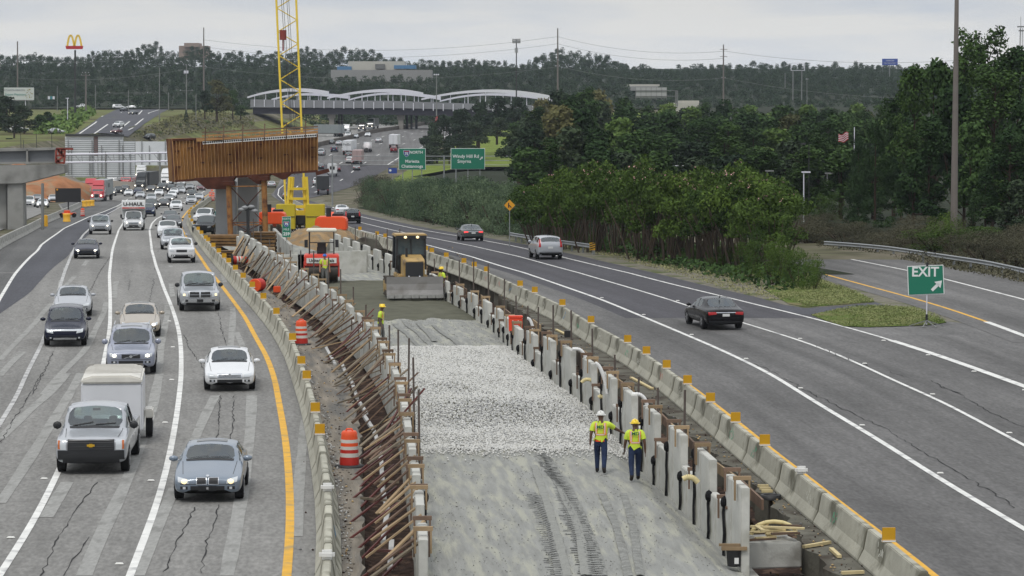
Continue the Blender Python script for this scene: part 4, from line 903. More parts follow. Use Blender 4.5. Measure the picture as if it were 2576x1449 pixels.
def build_car(kind, color, label, cat, lit=False, rear=False, detail=2, face='plain', dims=None, name=None, fog=False, group=None, name_rim=None):
    L_, W_, H, wr = dims or SPEC[kind]; h = W_/2
    t = thing(name or {'sedan':'sedan_car','suv':'suv_car','wagon':'crossover_car','pickup':'pickup_truck','van':'passenger_van'}[kind], label, cat, group=group)
    bme_, gme, tree = car_body(kind, L_, W_, H, paint(color))
    def ob(nm, me):
        o = bpy.data.objects.new(nm, me); col.objects.link(o); o.parent = t; return o
    body = ob('body', bme_); wo = ob('windows', gme)
    if detail > 1:
        gme.materials[0] = see_glass(); ck = {'sedan': 0, 'pickup': .08, 'van': .1}.get(kind, .12); fx = L_/2-2.35-(0 if kind == 'sedan' else .0)
        sm_ = mseat if color not in ('navy','black') else M('seat_black', S(52,52,54,.6), .9)
        for s in (1, -1):
            for xx, nm in ((fx, 'front_seat'),)+(((fx-.95, 'rear_seat'),) if kind != 'van' else ()):
                q = MB(); q.box((xx, s*.38, .78+ck), (.22,.5,.62), ry=-.2, taper=.85); q.box((xx-.04, s*.38, 1.16+ck*1.2), (.1,.25,.17)); q.box((xx+.25, s*.38, .5+ck), (.5,.5,.16)); q.build(nm, sm_, t, bevel=.03)
        MB().box((L_/2-1.72, 0, .78+ck*1.6), (.45, W_*.78, .2)).build('dashboard', mdash, t, bevel=.05)
        st_ = MB(); st_.tube([(fx+.42+.04*math.sin(a), .38+.18*math.cos(a), .93+ck+.16*math.sin(a)) for a in np.linspace(0, 6.28, 13)], .014, 6); st_.build('steering_wheel', mdash, t)
        MB().box((L_/2-2.02 if kind != 'van' else L_/2-1.4, 0, H-.2), (.04,.22,.07)).build('rear_view_mirror', mplas, t)
    fa = L_/2-(.88 if kind != 'van' else .9); ra = -L_/2+(.98 if kind != 'pickup' else 1.15)
    for x in (fa, ra):
        for s in (1, -1):
            wheel(t, x, s*(h+.006), wr, .22, mrim)
            q = MB(); vs = [(x, s*(h-.012), wr*1.1)]; n = 14; R_ = wr*1.22
            for k in range(n+1):
                a = PI*k/n*1.16-.08*PI; vs.append((x+math.cos(a)*R_, s*(h+.002), wr+math.sin(a)*R_*1.02))
            vs = [(a_, s*(h+.002), b_) for a_, _, b_ in vs]
            q.add(vs, [(0, k+1, k+2) for k in range(n)]); q.build('wheel_arch', mund, t)
    big = kind in ('suv', 'pickup', 'van'); zl = {'sedan': .62, 'wagon': .72, 'suv': .80, 'pickup': .88, 'van': .84}[kind]
    # mirrors
    for s in (1, -1):
        mb = MB(); mb.ell((L_/2-(1.62 if kind != 'van' else 1.2), s*(h+.10), {'sedan': 1.0, 'wagon': 1.1, 'suv': 1.18, 'pickup': 1.26, 'van': 1.2}[kind]), (.07, .13, .085 if not big else .12), 0, 10, 6)
        mb.build('wing_mirror', paint(color) if face not in ('black_mirror', 'workpickup', 'ram', 'gmc') and detail > 1 and kind != 'pickup' else mplas, t)
    if not rear:
        P_ = lambda nm, q, m, off=.012, **k: decal(nm, tree, q, 1, m, t, off, **k)
        if face == 'workpickup':
            P_('bumper', quad_m(-h*.93, h*.93, .36, .70), mplas, .03, nx=14); P_('grille', quad_m(-h*.66, h*.66, .70, 1.0), mplas, .02, nx=10)
            for z in (.74, .80, .92, .97): P_('grille_bar', quad_m(-h*.64, h*.64, z, z+.02), M('bar_grey', S(70,70,72,.8), .4), .04)
            mb = MB(); mb.box((L_/2+.05, 0, .85), (.02, .22, .06)); mb.box((L_/2+.052, 0, .85), (.02, .1, .1)); mb.build('emblem', mgold, t)
            for s in (1, -1):
                P_('headlight', [(s*h*.70, .72), (s*h*.93, .72), (s*h*.93, .99), (s*h*.70, .99)], mlamp, .02); P_('turn_signal', quad_m(h*.87, h*.925, .74, .97, s), mlampA, .03, nx=3)
        elif face == 'ram':
            P_('bumper', quad_m(-h*.9, h*.9, .46, .64), mchr, .035, nx=14); P_('grille_frame', quad_m(-h*.56, h*.56, .70, 1.0), mchr, .02)
            for s in (1, -1):
                for z in (.72, .86): P_('grille', quad_m(.04, h*.52, z, z+.12, s), mplas, .03)
                P_('headlight', [(s*h*.60, .74), (s*h*.90, .78), (s*h*.90, .96), (s*h*.60, .92)], mlamp, .02); P_('turn_signal', quad_m(h*.74, h*.84, .80, .9, s), mlitw, .035, nx=3); P_('fog_lamp', quad_m(h*.6, h*.74, .5, .6, s), mplas, .05, nx=3)
            P_('lower_intake', quad_m(-h*.7, h*.7, .36, .46), mplas, .02); P_('plate', quad_m(-.16, .16, .48, .62), mplas, .05, nx=2, ny=2)
        else:
            gw, gz0, gz1, gm = {'plain': (.42, zl-.09, zl+.03, mplas), 'chrome': (.45, zl-.1, zl+.04, mchr), 'toyota': (.46, zl-.12, zl+.04, mchr), 'kidney': (0, 0, 0, None), 'volvo': (.36, zl-.16, zl, mplas), 'mercedes': (.34, zl-.13, zl+.02, mchr),
                               'bar': (.5, zl-.04, zl+.02, mchr), 'oval': (.36, zl-.14, zl+.02, mplas), 'gmc': (.5, zl-.22, zl+.02, mchr)}[face]
            if gm: P_('grille', quad_m(-gw, gw, gz0, gz1), gm, .015)
            if face in ('toyota', 'mercedes', 'gmc') and detail > 1:
                for k in range(3): z = gz0+.02+k*(gz1-gz0-.02)/4; P_('grille_slot', quad_m(-gw*.9, gw*.9, z, z+(gz1-gz0)*.11), mplas, .022)
            if face == 'volvo':
                P_('grille_band', [(-.3, gz0+.01), (-.24, gz0+.01), (.3, gz1-.01), (.24, gz1-.01)], mchr, .03); mb = MB(); mb.cyl((L_/2+.01, 0, (gz0+gz1)/2), (L_/2+.045, 0, (gz0+gz1)/2), .06, n=14); mb.build('emblem', mchr, t)
            if face == 'toyota':
                mb = MB(); mb.cyl((L_/2-.0, 0, gz1-.05), (L_/2+.04, 0, gz1-.05), .055, n=14); mb.build('emblem', mchr, t)
            if face == 'kidney':
                for s in (1, -1):
                    P_('kidney_frame', quad_m(.02, .30, zl-.13, zl+.045, s), mchr, .014); P_('kidney_grille', quad_m(.04, .28, zl-.115, zl+.03, s), mplas, .03)
                mb = MB(); mb.cyl((L_/2-.12, 0, .69), (L_/2-.1, 0, .72), .045, n=14); mb.build('emblem', mchr, t)
            if face == 'bar': P_('chrome_bar', quad_m(-h*.72, h*.72, zl-.03, zl+.03), mchr, .02)
            fl_h = .14 if big or kind == 'wagon' else .11
            for s in (1, -1):
                P_('headlight', [(s*h*.55, zl-fl_h), (s*h*.86, zl-fl_h*.6), (s*h*.88, zl+.05), (s*h*.58, zl)], mlamp, .016)
                if lit:
                    yy = h*(.68 if detail > 1 else .70); hit = tree.ray_cast(Vector((5, s*yy, zl-.05)), Vector((-1, 0, 0)))
                    if hit[0]: MB().ell(hit[0]+Vector((.01, 0, 0)), (.03, .085 if detail > 1 else .12, .07 if detail > 1 else .09), 0, 10, 6).build('lit_lamp', mlit if lit != 'amber' else mlitw, t)
            lo = .34 if not big else .44
            P_('lower_intake', quad_m(-h*.5, h*.5, lo, lo+.11), mplas, .012)
            if detail > 1:
                for s in (1, -1):
                    P_('fog_recess', quad_m(h*.58, h*.8, lo+.02, lo+.1, s), mplas, .012)
                    P_('fog_lamp', quad_m(h*.64, h*.72, lo+.03, lo+.09, s), mlamp, .022, nx=3, ny=3)
                P_('bumper_line', quad_m(-h*.8, h*.8, lo+.15, lo+.165), mshade, .01)
                if face == 'kidney': P_('plate', quad_m(-.24, .24, .33, .46), mplas, .03, nx=2, ny=2); P_('plate_mark', quad_m(-.03, .03, .37, .43), mchr, .045, nx=2, ny=2)
                if face == 'volvo' or face == 'bar': P_('skid_plate', quad_m(-.5, .5, .32, .40), mchr, .03)
        # wipers and bonnet shut lines
        if detail > 1:
            cw = L_/2-({'sedan': 1.38, 'pickup': 1.35, 'van': .85}.get(kind, 1.2))
            decal('cowl', tree, [(cw+.08, -h*.70), (cw+.08, h*.70), (cw-.03, h*.72), (cw-.03, -h*.72)], 0, mplas, t, .008, top=True, nx=10, ny=1)
            for s in (1, -1): decal('bonnet_seam', tree, [(cw+.05, s*h*.80), (cw+.05, s*h*.815), (L_/2-.35, s*h*.745), (L_/2-.35, s*h*.73)], 0, mshade, t, .005, top=True, nx=1, ny=8)
            decal('wiper', tree, [(cw-.06, -h*.62), (cw-.04, -h*.62), (cw-.10, -.05), (cw-.12, -.05)], 0, mplas, t, .02, top=True, nx=6, ny=1); decal('wiper', tree, [(cw-.06, h*.02), (cw-.04, h*.02), (cw-.10, h*.6), (cw-.12, h*.6)], 0, mplas, t, .02, top=True, nx=6, ny=1)
            if kind == 'suv' and face in ('volvo', 'chrome', 'oval'):
                for s in (1, -1): MB().bar((L_/2-2.0, s*h*.72, H+.03), (-L_/2+.6, s*h*.72, H+.01), .035, .05).build('roof_rail', mchr, t)
            if face in ('volvo', 'kidney', 'toyota', 'mercedes'):
                xs_ = L_/2-2.35 if kind == 'sedan' else L_/2-2.2; decal('sunroof', tree, [(xs_, -.42), (xs_, .42), (xs_-.45, .42), (xs_-.45, -.42)], 0, mgl2, t, .008, top=True)
    else:
        P_ = lambda nm, q, m, off=.012, **k: decal(nm, tree, q, -1, m, t, off, **k)
        zt = zl+.14 if kind != 'sedan' else .80
        for s in (1, -1):
            if kind in ('suv', 'wagon'): P_('tail_light', [(s*h*.74, .86), (s*h*.92, .86), (s*h*.86, 1.42), (s*h*.74, 1.42)], mbrk if lit else mtail, .016, nx=3, ny=6)
            elif kind == 'pickup': P_('tail_light', quad_m(h*.84, h*.96, .76, 1.04, s), mtail, .02, nx=3)
            else: P_('tail_light', [(s*h*.48, .74), (s*h*.88, .70), (s*h*.90, .84), (s*h*.48, .84)], mbrk if lit else mtail, .016)
        P_('plate', quad_m(-.17, .17, (.64 if kind == 'sedan' else .76), (.76 if kind == 'sedan' else .9)), mpla, .02, nx=2, ny=2)
        P_('rear_bumper', quad_m(-h*.86, h*.86, .30 if kind == 'sedan' else .38, .42 if kind == 'sedan' else .5), mplas, .015, nx=10)
        if kind == 'sedan': P_('trim_bar', quad_m(-h*.5, h*.5, .80, .83), mchr, .022)
        if detail > 1:
            P_('boot_seam', quad_m(-h*.7, h*.7, .56, .57), mshade, .006); MB().cyl((-L_/2+1.3, 0, H-.04), (-L_/2+1.2, 0, H+.1), .03, .01, 8).build('antenna', mplas, t)
    if detail > 1:
        for s, sd in ((1, 'L'), (-1, 'R')):
            for xd in (L_/2-1.5, L_/2-2.45, L_/2-3.35): decal('door_seam', tree, [(xd, .36), (xd+.02, .36), (xd+.02, .92), (xd, .92)], sd, mshade, t, .004, nx=1, ny=6)
            for xd in (L_/2-2.3, L_/2-3.2): MB().box((xd, s*(h+.012), .86), (.2, .03, .035)).build('door_handle', mplas if color == 'white' else paint(color), t)
    return t
PROTO = {}
def place(t, px, py, f, rev=False, L_=4.7, dang=0.0, roadang=None):
    """px,py = ground point under the middle of the end of the car that faces the camera"""
    g = G(px, py); a = roadang if roadang is not None else f.ang(g.y)
    a += dang; d = Vector((math.cos(a), math.sin(a), 0)); c = g+d*(L_/2-.35)
    slope = math.atan2(prof(c.y+3)-prof(c.y-3), 6)
    t.location = (c.x, c.y, prof(c.y)+.02); t.rotation_mode = 'XYZ'
    t.rotation_euler = (0, slope*(1 if not rev else -1), a+(PI if not rev else 0))
    return t
def midline(a, b, t): return type('F', (), {'ang': lambda s, Y: a.ang(Y)*(1-t)+b.ang(Y)*t})()
fL4 = midline(LB, YL, .5); fL3 = midline(LA, LB, .5); fL2 = midline(LC, LA, .5); fL1 = midline(LD, LC, .5)
L5 = {k: v[0] for k, v in SPEC.items()}
# --- near traffic towards the camera
t = build_car('pickup', 'silver', 'white work pickup with black grille and gold badge, towing a white trailer', 'pickup', face='workpickup', dims=(5.9, 2.03, 1.88, .40)); place(t, 232, 1192, fL3, L_=5.9, dang=-.035); PK = t
t = build_car('sedan', 'blue_grey', 'blue grey sedan with twin nostril grille and one amber lit lamp each side', 'car', lit='amber', face='kidney', dims=(4.6, 1.82, 1.42, .33)); place(t, 524, 1262, fL4, L_=4.6, dang=-.03)
t = build_car('sedan', 'white', 'white sedan with wide slatted grille ahead of the blue grey sedan', 'car', face='toyota', dims=(4.95, 1.85, 1.48, .34)); place(t, 578, 984, fL4, L_=4.95)
t = build_car('suv', 'lilac_silver', 'silver lilac SUV with diagonal grille band and lit headlights', 'suv', lit=True, face='volvo', dims=(4.8, 1.9, 1.78, .38)); place(t, 330, 942, fL3, L_=4.8)
t = build_car('sedan', 'tan', 'tan sedan with lit headlights half hidden behind the silver lilac SUV', 'car', lit=True, face='toyota'); place(t, 352, 848, fL3)
t = build_car('wagon', 'navy', 'dark navy crossover with chrome bar grille and silver skid plate', 'suv', face='bar', dims=(4.65, 1.8, 1.68, .35)); place(t, 164, 872, fL2)
t = build_car('sedan', 'silver', 'silver sedan with four round headlights just behind the navy crossover', 'car', face='mercedes'); place(t, 183, 797, fL2)
t = build_car('pickup', 'silver', 'silver pickup with chrome crosshair grille beside the yellow line', 'pickup', face='ram', dims=(5.8, 2.02, 1.95, .42)); place(t, 503, 783, fL4, L_=5.8)
t = build_car('pickup', 'white', 'small white pickup with dark oval grille, next up the lane from the chrome grilled pickup', 'pickup', face='oval', dims=(5.1, 1.8, 1.72, .37)); place(t, 457, 662, fL4, L_=5.1)
t = build_car('wagon', 'silver', 'silver crossover directly behind the small white pickup', 'suv', face='chrome', dims=(4.6, 1.87, 1.66, .36)); place(t, 436, 628, fL4)
t = build_car('pickup', 'silver', 'silver pickup with chrome bar grille and lit lamps between the box truck and new asphalt', 'pickup', lit=True, face='gmc', dims=(5.8, 2.03, 1.9, .41)); place(t, 252, 590, fL2, L_=5.8)
t = build_car('sedan', 'navy', 'small dark blue coupe with both headlights lit on the outer left lane', 'car', lit=True, face='plain', dims=(4.6, 1.74, 1.36, .31)); place(t, 218, 651, fL2, L_=4.6)
CARS = [ # kind, color, px, py, lane, lit, label
 ('wagon','white',422,599,fL4,0,'white crossover with black grille behind the silver crossover'),
 ('sedan','charcoal',436,575,fL4,0,'dark grey sedan behind the white crossover, upper one of two'),
 ('sedan','charcoal',428,560,fL4,0,'charcoal sedan on the bend above the white crossover'),
 ('wagon','white',443,531,fL4,0,'bright white crossover on the bend beside the yellow drums'),
 ('sedan','black',412,522,fL4,1,'black sedan with round lamps beside the bright white crossover'),
 ('sedan','grey',424,508,fL4,1,'grey sedan with lit lamps ahead of the black sedan'),
 ('sedan','white',432,499,fL4,0,'white sedan in the queue two cars above the grey sedan'),
 ('sedan','white',437,490,fL4,0,'upper white sedan in the queue near the pier'),
 ('sedan','silver',455,488,fL4,0,'silver sedan beside the upper white sedan'),
 ('wagon','silver',481,515,fL4,0,'light silver crossover nearest the column foot'),
 ('suv','charcoal',482,499,fL4,1,'dark SUV with lit lamps behind the light silver crossover'),
 ('sedan','grey',477,478,fL4,0,'grey sedan directly left of the bridge pier'),
 ('sedan','graphite',453,477,fL4,0,'graphite sedan left of the grey sedan near the pier'),
 ('suv','graphite',380,527,fL3,1,'graphite SUV right behind the rental box truck'),
 ('suv','dark_blue',372,545,fL3,0,'dark blue SUV hidden partly by the rental box truck'),
 ('wagon','silver',380,509,fL3,0,'silver crossover above the graphite SUV'),
 ('sedan','charcoal',378,483,fL3,1,'charcoal car with lit lamps in the middle lanes'),
 ('suv','silver',381,465,fL3,1,'silver SUV with lit lamps left of the white semi'),
 ('sedan','white',323,494,fL2,0,'white sedan with dark roofline left of the blue sedan'),
 ('sedan','dark_blue',346,489,fL2,0,'blue sedan right of the white sedan with dark roofline'),
 ('sedan','charcoal',313,482,fL2,1,'charcoal sedan with lit lamps below the red tanker'),
 ('suv','grey',279,493,fL2,1,'grey SUV with lit lamps right of the red semi'),
 ('suv','charcoal',297,489,fL2,1,'charcoal SUV beside the grey SUV right of the red semi'),
 ('sedan','maroon',376,448,fL3,0,'maroon car at the far end of the left queue'),
 ('van','white',72,521,fL1,1,'white van left of the concrete pier post on the frontage road'),
 ('sedan','white',106,523,fL1,1,'white car right of the metal post on the frontage road'),
 ('sedan','silver',133,509,fL1,0,'silver car next to the black message board on the frontage road'),
 ('sedan','grey',92,508,fL1,0,'grey car half hidden by the metal post'),
 ('sedan','white',399,494,fL3,0,'white sedan in the gap between the middle queue and the bend'), ('suv','charcoal',405,480,fL3,1,'charcoal SUV in front of the white semi'), ('sedan','silver',352,500,fL2,0,'silver sedan below the blue sedan of the far queue'), ('sedan','black',395,459,fL3,0,'black sedan left of the white semi'),
 ('wagon','white',455,467,fL4,0,'white crossover under the left end of the rusty formwork'), ('sedan','maroon',505,480,fL4,0,'maroon sedan beside the left concrete column'), ('suv','black',430,484,fL4,1,'black SUV ahead of the upper white sedan'), ('sedan','tan',330,472,fL2,0,'tan sedan between the tanker and the dark semi'), ('sedan','silver',500,505,fL4,0,'silver sedan next to the yellow edge line on the bend'),
]
def far_car(kind, color, lit, rear):
    k = (kind, color, bool(lit), rear)
    if k not in PROTO: PROTO[k] = build_car(kind, color, 'x', {'suv':'suv','pickup':'pickup','van':'van'}.get(kind, 'car'), lit=lit, rear=rear, detail=1); return PROTO[k]
    return dup(PROTO[k])
for kind, color, px, py, f, lit, lab in CARS:
    t = far_car(kind, color, lit, False); t['label'] = lab; t['group'] = 'cars in the left traffic queue'; place(t, px, py, f, L_=L5[kind])
# --- traffic away from the camera on the right
t = build_car('sedan', 'black', 'black sedan with silver trim bar seen from behind on the right road', 'car', rear=True, dims=(4.87, 1.87, 1.48, .34)); t['label'] = 'shiny black sedan seen from behind, nearest car on the right road'
place(t, 1822, 830, R2, rev=True, L_=4.87, dang=.0)
t = build_car('suv', 'silver', 'silver SUV with tall red tail lights beside the guardrail', 'suv', rear=True, dims=(4.55, 1.82, 1.68, .36)); place(t, 1383, 653, R2, rev=True, L_=4.55)
t = build_car('sedan', 'graphite', 'graphite sedan with glowing tail lights in front of the evergreen shrubs', 'car', rear=True, lit=True); place(t, 1190, 607, R2, rev=True)
t = build_car('suv', 'black', 'black SUV just beyond the crane on the right road', 'suv', rear=True, dims=(4.9, 1.9, 1.75, .38)); place(t, 887, 563, R2, rev=True, L_=4.9)
t = build_car('sedan', 'white', 'white sedan with red tail lights beside the black SUV', 'car', rear=True); place(t, 861, 542, R2, rev=True)
RC = [('pickup','white',798,467,1,'white pickup driving away left of the black truck'), ('sedan','silver',683,472,1,'silver sedan framed between the bridge column and crane'),
 ('sedan','grey',723,502,1,'grey car partly behind the crane mast foot'), ('suv','white',878,411,1,'white SUV left of the pink trailer truck'), ('sedan','grey',892,415,1,'grey car between the white SUV and pink trailer'),
 ('sedan','black',876,390+6,1,'black car just above the white SUV'), ('suv','dark_blue',840,383,1,'dark blue SUV left of the parcel trailer'), ('sedan','silver',851,366,1,'silver sedan above the dark blue SUV'),
 ('sedan','silver',951,359,1,'silver sedan above the concrete mixer'), ('suv','wine',990,384,1,'wine red SUV behind the white box trailer'), ('sedan','maroon',848,432,1,'maroon car right of the motorhome'), ('sedan','grey',897,429,1,'grey hatchback below the pink trailer'),
 ('sedan','charcoal',806,426,1,'charcoal car above the motorhome'), ('pickup','silver',806,392,1,'silver pickup beside the rusty formwork end'),
 ('pickup','white',874,346,0,'white pickup in front of the white dump truck'), ('sedan','silver',893,348,0,'silver car right of the white pickup'), ('sedan','white',924,344,0,'white car beside the median wall'), ('sedan','charcoal',830,363,0,'charcoal car close to the parked trailer'),
 ('sedan','white',1117,318,0,'white car under the right end of the bridge'), ('sedan','white',1102,300,0,'white car beyond the bridge pier')]
for kind, color, px, py, away, lab in RC:
    t = far_car(kind, color, False, bool(away)); t['label'] = lab; t['group'] = 'cars on the distant highway'
    ff = type('F', (), {'ang': lambda s, Y: math.atan2(10, rbar(Y+5)-rbar(Y-5))})()
    place(t, px, py, ff, rev=bool(away), L_=L5[kind])
# hill road cars
def place_T(t, px, py, heading):
    g = G(px, py, 0, T); t.location = (g.x, g.y, T(g.x, g.y)+.12); t.rotation_euler = (0, 0, heading)
for kind, color, px, py, hd, lit, lab in [('sedan','maroon',293,337,-PI/2-.25,1,'dark red car lowest on the far hill road'), ('suv','white',298,321,-PI/2-.25,0,'white SUV on the far hill road'), ('sedan','charcoal',312,281,PI/2-.3,0,'dark car near the top of the hill road'),
     ('sedan','charcoal',335,289,-PI/2-.25,1,'dark car with lit lamps on the hill road'), ('van','white',298,274,.1,0,'white van crossing at the hilltop junction'), ('sedan','white',328,274,PI-.1,0,'white car turning at the hilltop junction'), ('sedan','white',343,273,.05,0,'second white car at the hilltop junction'),
     ('pickup','white',45,334,PI-.3,0,'white pickup on the far left grass bank road'), ('sedan','silver',141,337,-.2,0,'silver car on the far left grass bank road'), ('pickup','white',206,273,.1,0,'white flatbed pickup by the tall sign pole'), ('suv','black',376,352,-PI/2-.3,0,'black vehicle parked behind the white retaining wall')]:
    t = far_car(kind, color, bool(lit), False); t['label'] = lab; t['group'] = 'vehicles on the far left hill'; place_T(t, px, py, hd)
# --- trailer behind the white pickup
g = G(300, 1112); a = fL3.ang(g.y)
t = thing('cargo_trailer', 'white enclosed cargo trailer with rounded roof towed by the white work pickup', 'trailer', (0,0,0))
base = PK.location; aa = PK.rotation_euler[2]+PI+.03; d = Vector((math.cos(aa), math.sin(aa), 0)); c = Vector(base)+d*(2.95+1.0+2.0); t.location = (c.x+.12, c.y, .02); t.rotation_euler = (0, 0, aa+PI+.02)
mtr = M('trailer_white', S(222,224,228,.8), .45, var=.05, vs=.8); mroof = M('trailer_roof', S(222,219,210,.8), .5, var=.12, vs=1.5)
mb = MB(); mb.box((0,0,1.2), (4.0,1.9,1.5)); mb.build('box', mtr, t, bevel=.05)
mb = MB(); mb.prism([(-.955,1.95),(.955,1.95),(.93,2.1),(.6,2.2),(-.6,2.2),(-.93,2.1)], -2.02, 2.06, 'x'); mb.build('roof', mroof, t, bevel=.05)
mb = MB(); [mb.bar((x, -.9, 2.215), (x, .9, 2.215), .03, .012) for x in np.linspace(-1.7, 1.2, 8)]; mb.build('roof_seam', M('seam_grey', S(160,155,145,.7), .6), t)
mb = MB(); mb.box((2.6,0,.5), (1.4,.1,.1)); mb.bar((2.0,-.7,.5), (3.2,0,.5), .08); mb.bar((2.0,.7,.5), (3.2,0,.5), .08); mb.build('tow_bar', mplas, t)
for s in (1, -1):
    wheel(t, -.3, s*1.2, .34, .2, mrim); MB().box((-.3, s*1.1, .8), (1.0,.28,.28)).build('mudguard', mroof, t, bevel=.04)
# --- rental box truck
t = thing('box_truck', 'white rental box truck with black lettering and red stripe above its cab', 'truck'); RT = t
mtw = M('truck_white', S(226,228,228,.82), .4, var=.04)
cab = build_car('van', 'white', 'x', 'x', lit=True, face='gmc', dims=(5.2, 2.0, 2.05, .38), name='cab')
for ch in list(cab.children):
    if ch.name.startswith(('wheel', 'wheel_arch', 'rim')) and ch.location.x == 0: pass
    ch.parent = t; ch.location.x = 1.2
bpy.data.objects.remove(cab)
mb = MB(); mb.box((-1.75,0,1.85), (4.5,2.4,2.3)); mb.build('cargo_box', mtw, t, bevel=.04)
mb = MB(); mb.prism([(2.1,2.15),(.3,2.05),(.3,3.0),(2.0,3.0)][::-1], -1.2, 1.2, 'y'); mb.build('attic', mtw, t, bevel=.05)
MB().box((2.06,0,2.28), (.1,2.3,.13), rx=0).build('red_stripe', mrd, t)
text('U-HAUL', .5, 'lettering', M('black_ink', (.01,.01,.01), .6), t, (2.1,0,2.66), (PI/2,0,PI/2), .01, sx=1.15, bold=.012)
text('LOCAL MOVING TRUCK', .09, 'small_lettering', mwhp, t, (2.125,0,2.28), (PI/2,0,PI/2), .004)
for s in (1, -1): wheel(t, -2.4, s*1.1, .38, .3, mrim)
for s in (1, -1): MB().box((2.45, s*1.25, 1.45), (.08,.2,.35)).build('wing_mirror', mplas, t, bevel=.02)
g = G(336, 580); a = fL3.ang(g.y); c = g+Vector((math.cos(a), math.sin(a), 0))*3.3; t.location = (c.x, c.y, prof(c.y)+.02); t.rotation_euler = (0, math.atan2(prof(c.y+3)-prof(c.y-3), 6), a+PI)
# --- semi trucks
def semi(color, label, trailer=None, name='semi_truck', fair=True, lit=True, away=False, tl=14, cat='truck', tlab=None, sleeper=True):
    t = thing(name, label, cat); pm = paint(color)
    mb = MB(); mb.prism([(.1,.55),(1.9,.55),(1.9,1.75),(.25,1.5),(.1,1.3)], -.85, .85, 'y')  # bonnet, x measured from nose backwards -> flip below
    mb.v = [(3.4-x, y, z) for x, y, z in mb.v]; mb.build('bonnet', pm, t, bevel=.08, fixn=True)
    mb = MB(); mb.prism([(1.9,.7),(4.0 if sleeper else 3.4,.7),(4.0 if sleeper else 3.4,3.0),(2.5,2.95),(2.0,1.8)], -1.15, 1.15, 'y'); mb.v = [(3.4-x, y, z) for x, y, z in mb.v]; mb.build('cab', pm, t, bevel=.08, fixn=True)
    mb = MB(); mb.add([(1.37,-.98,1.92),(1.37,.98,1.92),(.97,.95,2.72),(.97,-.95,2.72)], [(0,1,2,3)]); mb.build('windscreen', mgl, t)
    for s in (1, -1):
        MB().box((.45, s*1.16, 2.2), (.8,.02,.7)).build('side_window', mgl2, t); MB().box((1.3, s*1.38, 2.2), (.1,.16,.6)).build('wing_mirror', mchr, t)
        MB().box((3.32, s*.8, 1.15), (.12,.28,.28)).build('headlight', mlit if lit else mlamp, t)
        MB().prism([(2.1,.55),(3.2,.55),(3.1,1.1),(2.7,1.3),(2.3,1.1)], s*.8, s*1.18, 'y').build('wing', pm, t, bevel=.05, fixn=True)
        MB().cyl((-.9, s*.95, 1.0), (-.9, s*.95, 3.3), .08, n=8).build('exhaust_stack', mchr, t)
    MB().box((3.33,0,1.1), (.1,.95,.75)).build('grille', mchr, t); MB().box((3.39,0,1.1), (.04,.8,.62)).build('grille_mesh', mplas, t); MB().box((3.42,0,.55), (.25,2.3,.38)).build('bumper', mchr, t, bevel=.04)
    for x in (2.65, -1.2, -2.4):
        for s in (1, -1): wheel(t, x, s*1.2, .5, .35, mrim)
    MB().box((-1.6,0,.85), (4.2,.9,.25)).build('chassis', mplas, t)
    if fair:
        mb = MB(); mb.prism([(2.3,2.95),(4.0,2.95),(4.0,3.95),(3.5,3.9)], -1.05, 1.05, 'y'); mb.v = [(3.4-x, y, z) for x, y, z in mb.v]; mb.build('roof_fairing', pm, t, bevel=.1, fixn=True)
    return t
def trailer_box(label, color, ln, name='box_trailer', lettering=None, reardoor=True):
    t = thing(name, label, 'trailer'); m = M('trailer_'+color, {'white': S(218,220,218,.75), 'grey': S(150,158,160,.7), 'pink': S(186,160,158,.7), 'dark': S(60,62,66,.6)}[color], .5, var=.08, vs=.7)
    mb = MB(); mb.box((0,0,2.55), (ln,2.55,2.85)); mb.build('box', m, t, bevel=.04)
    MB().box((-ln/2-.03,0,2.5), (.04,2.35,2.6)).build('rear_door', m, t, bevel=.02)
    MB().box((-ln/2-.06,0,2.5), (.03,.04,2.6)).build('door_seam', mplas, t)
    MB().box((0,0,1.05), (ln*.95,.9,.2)).build('chassis', mplas, t); MB().box((-ln/2-.02,0,.6), (.1,2.3,.12)).build('rear_guard', mplas, t)
    for x in (-ln/2+1.0, -ln/2+2.25):
        for s in (1, -1): wheel(t, x, s*1.2, .5, .4, mrim)
    for s in (1, -1): MB().box((-ln/2-.04, s*1.0, 1.05), (.04,.25,.12)).build('tail_light', mtail, t)
    if lettering: text(lettering, .95, 'lettering', M('ink_dark', S(60,50,80,.5), .6), t, (-ln/2-.08, 0, 2.9), (PI/2,0,-PI/2), .01, sx=.9)
    return t
def put(t, px, py, a, back=0.0, up=0.0):
    g = G(px, py); d = Vector((math.cos(a), math.sin(a), 0)); c = g+d*back
    t.location = (c.x, c.y, prof(c.y)+.02+up); return a
aL5 = lambda Y: math.atan2(20, ledge(Y+10)-ledge(Y-10))
aR5 = lambda Y: math.atan2(20, rbar(Y+10)-rbar(Y-10))
for color, px, py, lab, tr, tlab in [('red',243,507,'bright red semi tractor beside the black message board','grey','grey trailer behind the bright red semi'), ('red',224,500,'second red semi tractor partly behind the nearer red semi',None,None),
     ('charcoal',349,480,'dark purple semi tractor with lit lamps beside the tanker','dark','dark trailer behind the dark semi'), ('white',412,470,'white semi tractor left of the rusty formwork','white','white trailer behind the white semi'),
     ('white',277,468,'white semi behind the grey trailer','white','white trailer beside the retaining wall')]:
    g = G(px, py); a = aL5(g.y)-.05; t = semi(color, lab); t['group'] = 'trucks in the left queue'; put(t, px, py, a, 3.4); t.rotation_euler = (0,0,a+PI)
    if tr: q = trailer_box(tlab, tr, 11); put(q, px, py, a, 3.4+1.4+6.4); q.rotation_euler = (0,0,a+PI)
    if color == 'red' and px > 230: text('UPS', 1.1, 'lettering', M('ink_dark', (0,0,0)), q, (2, 1.3, 2.9), (PI/2,0,PI), .01)
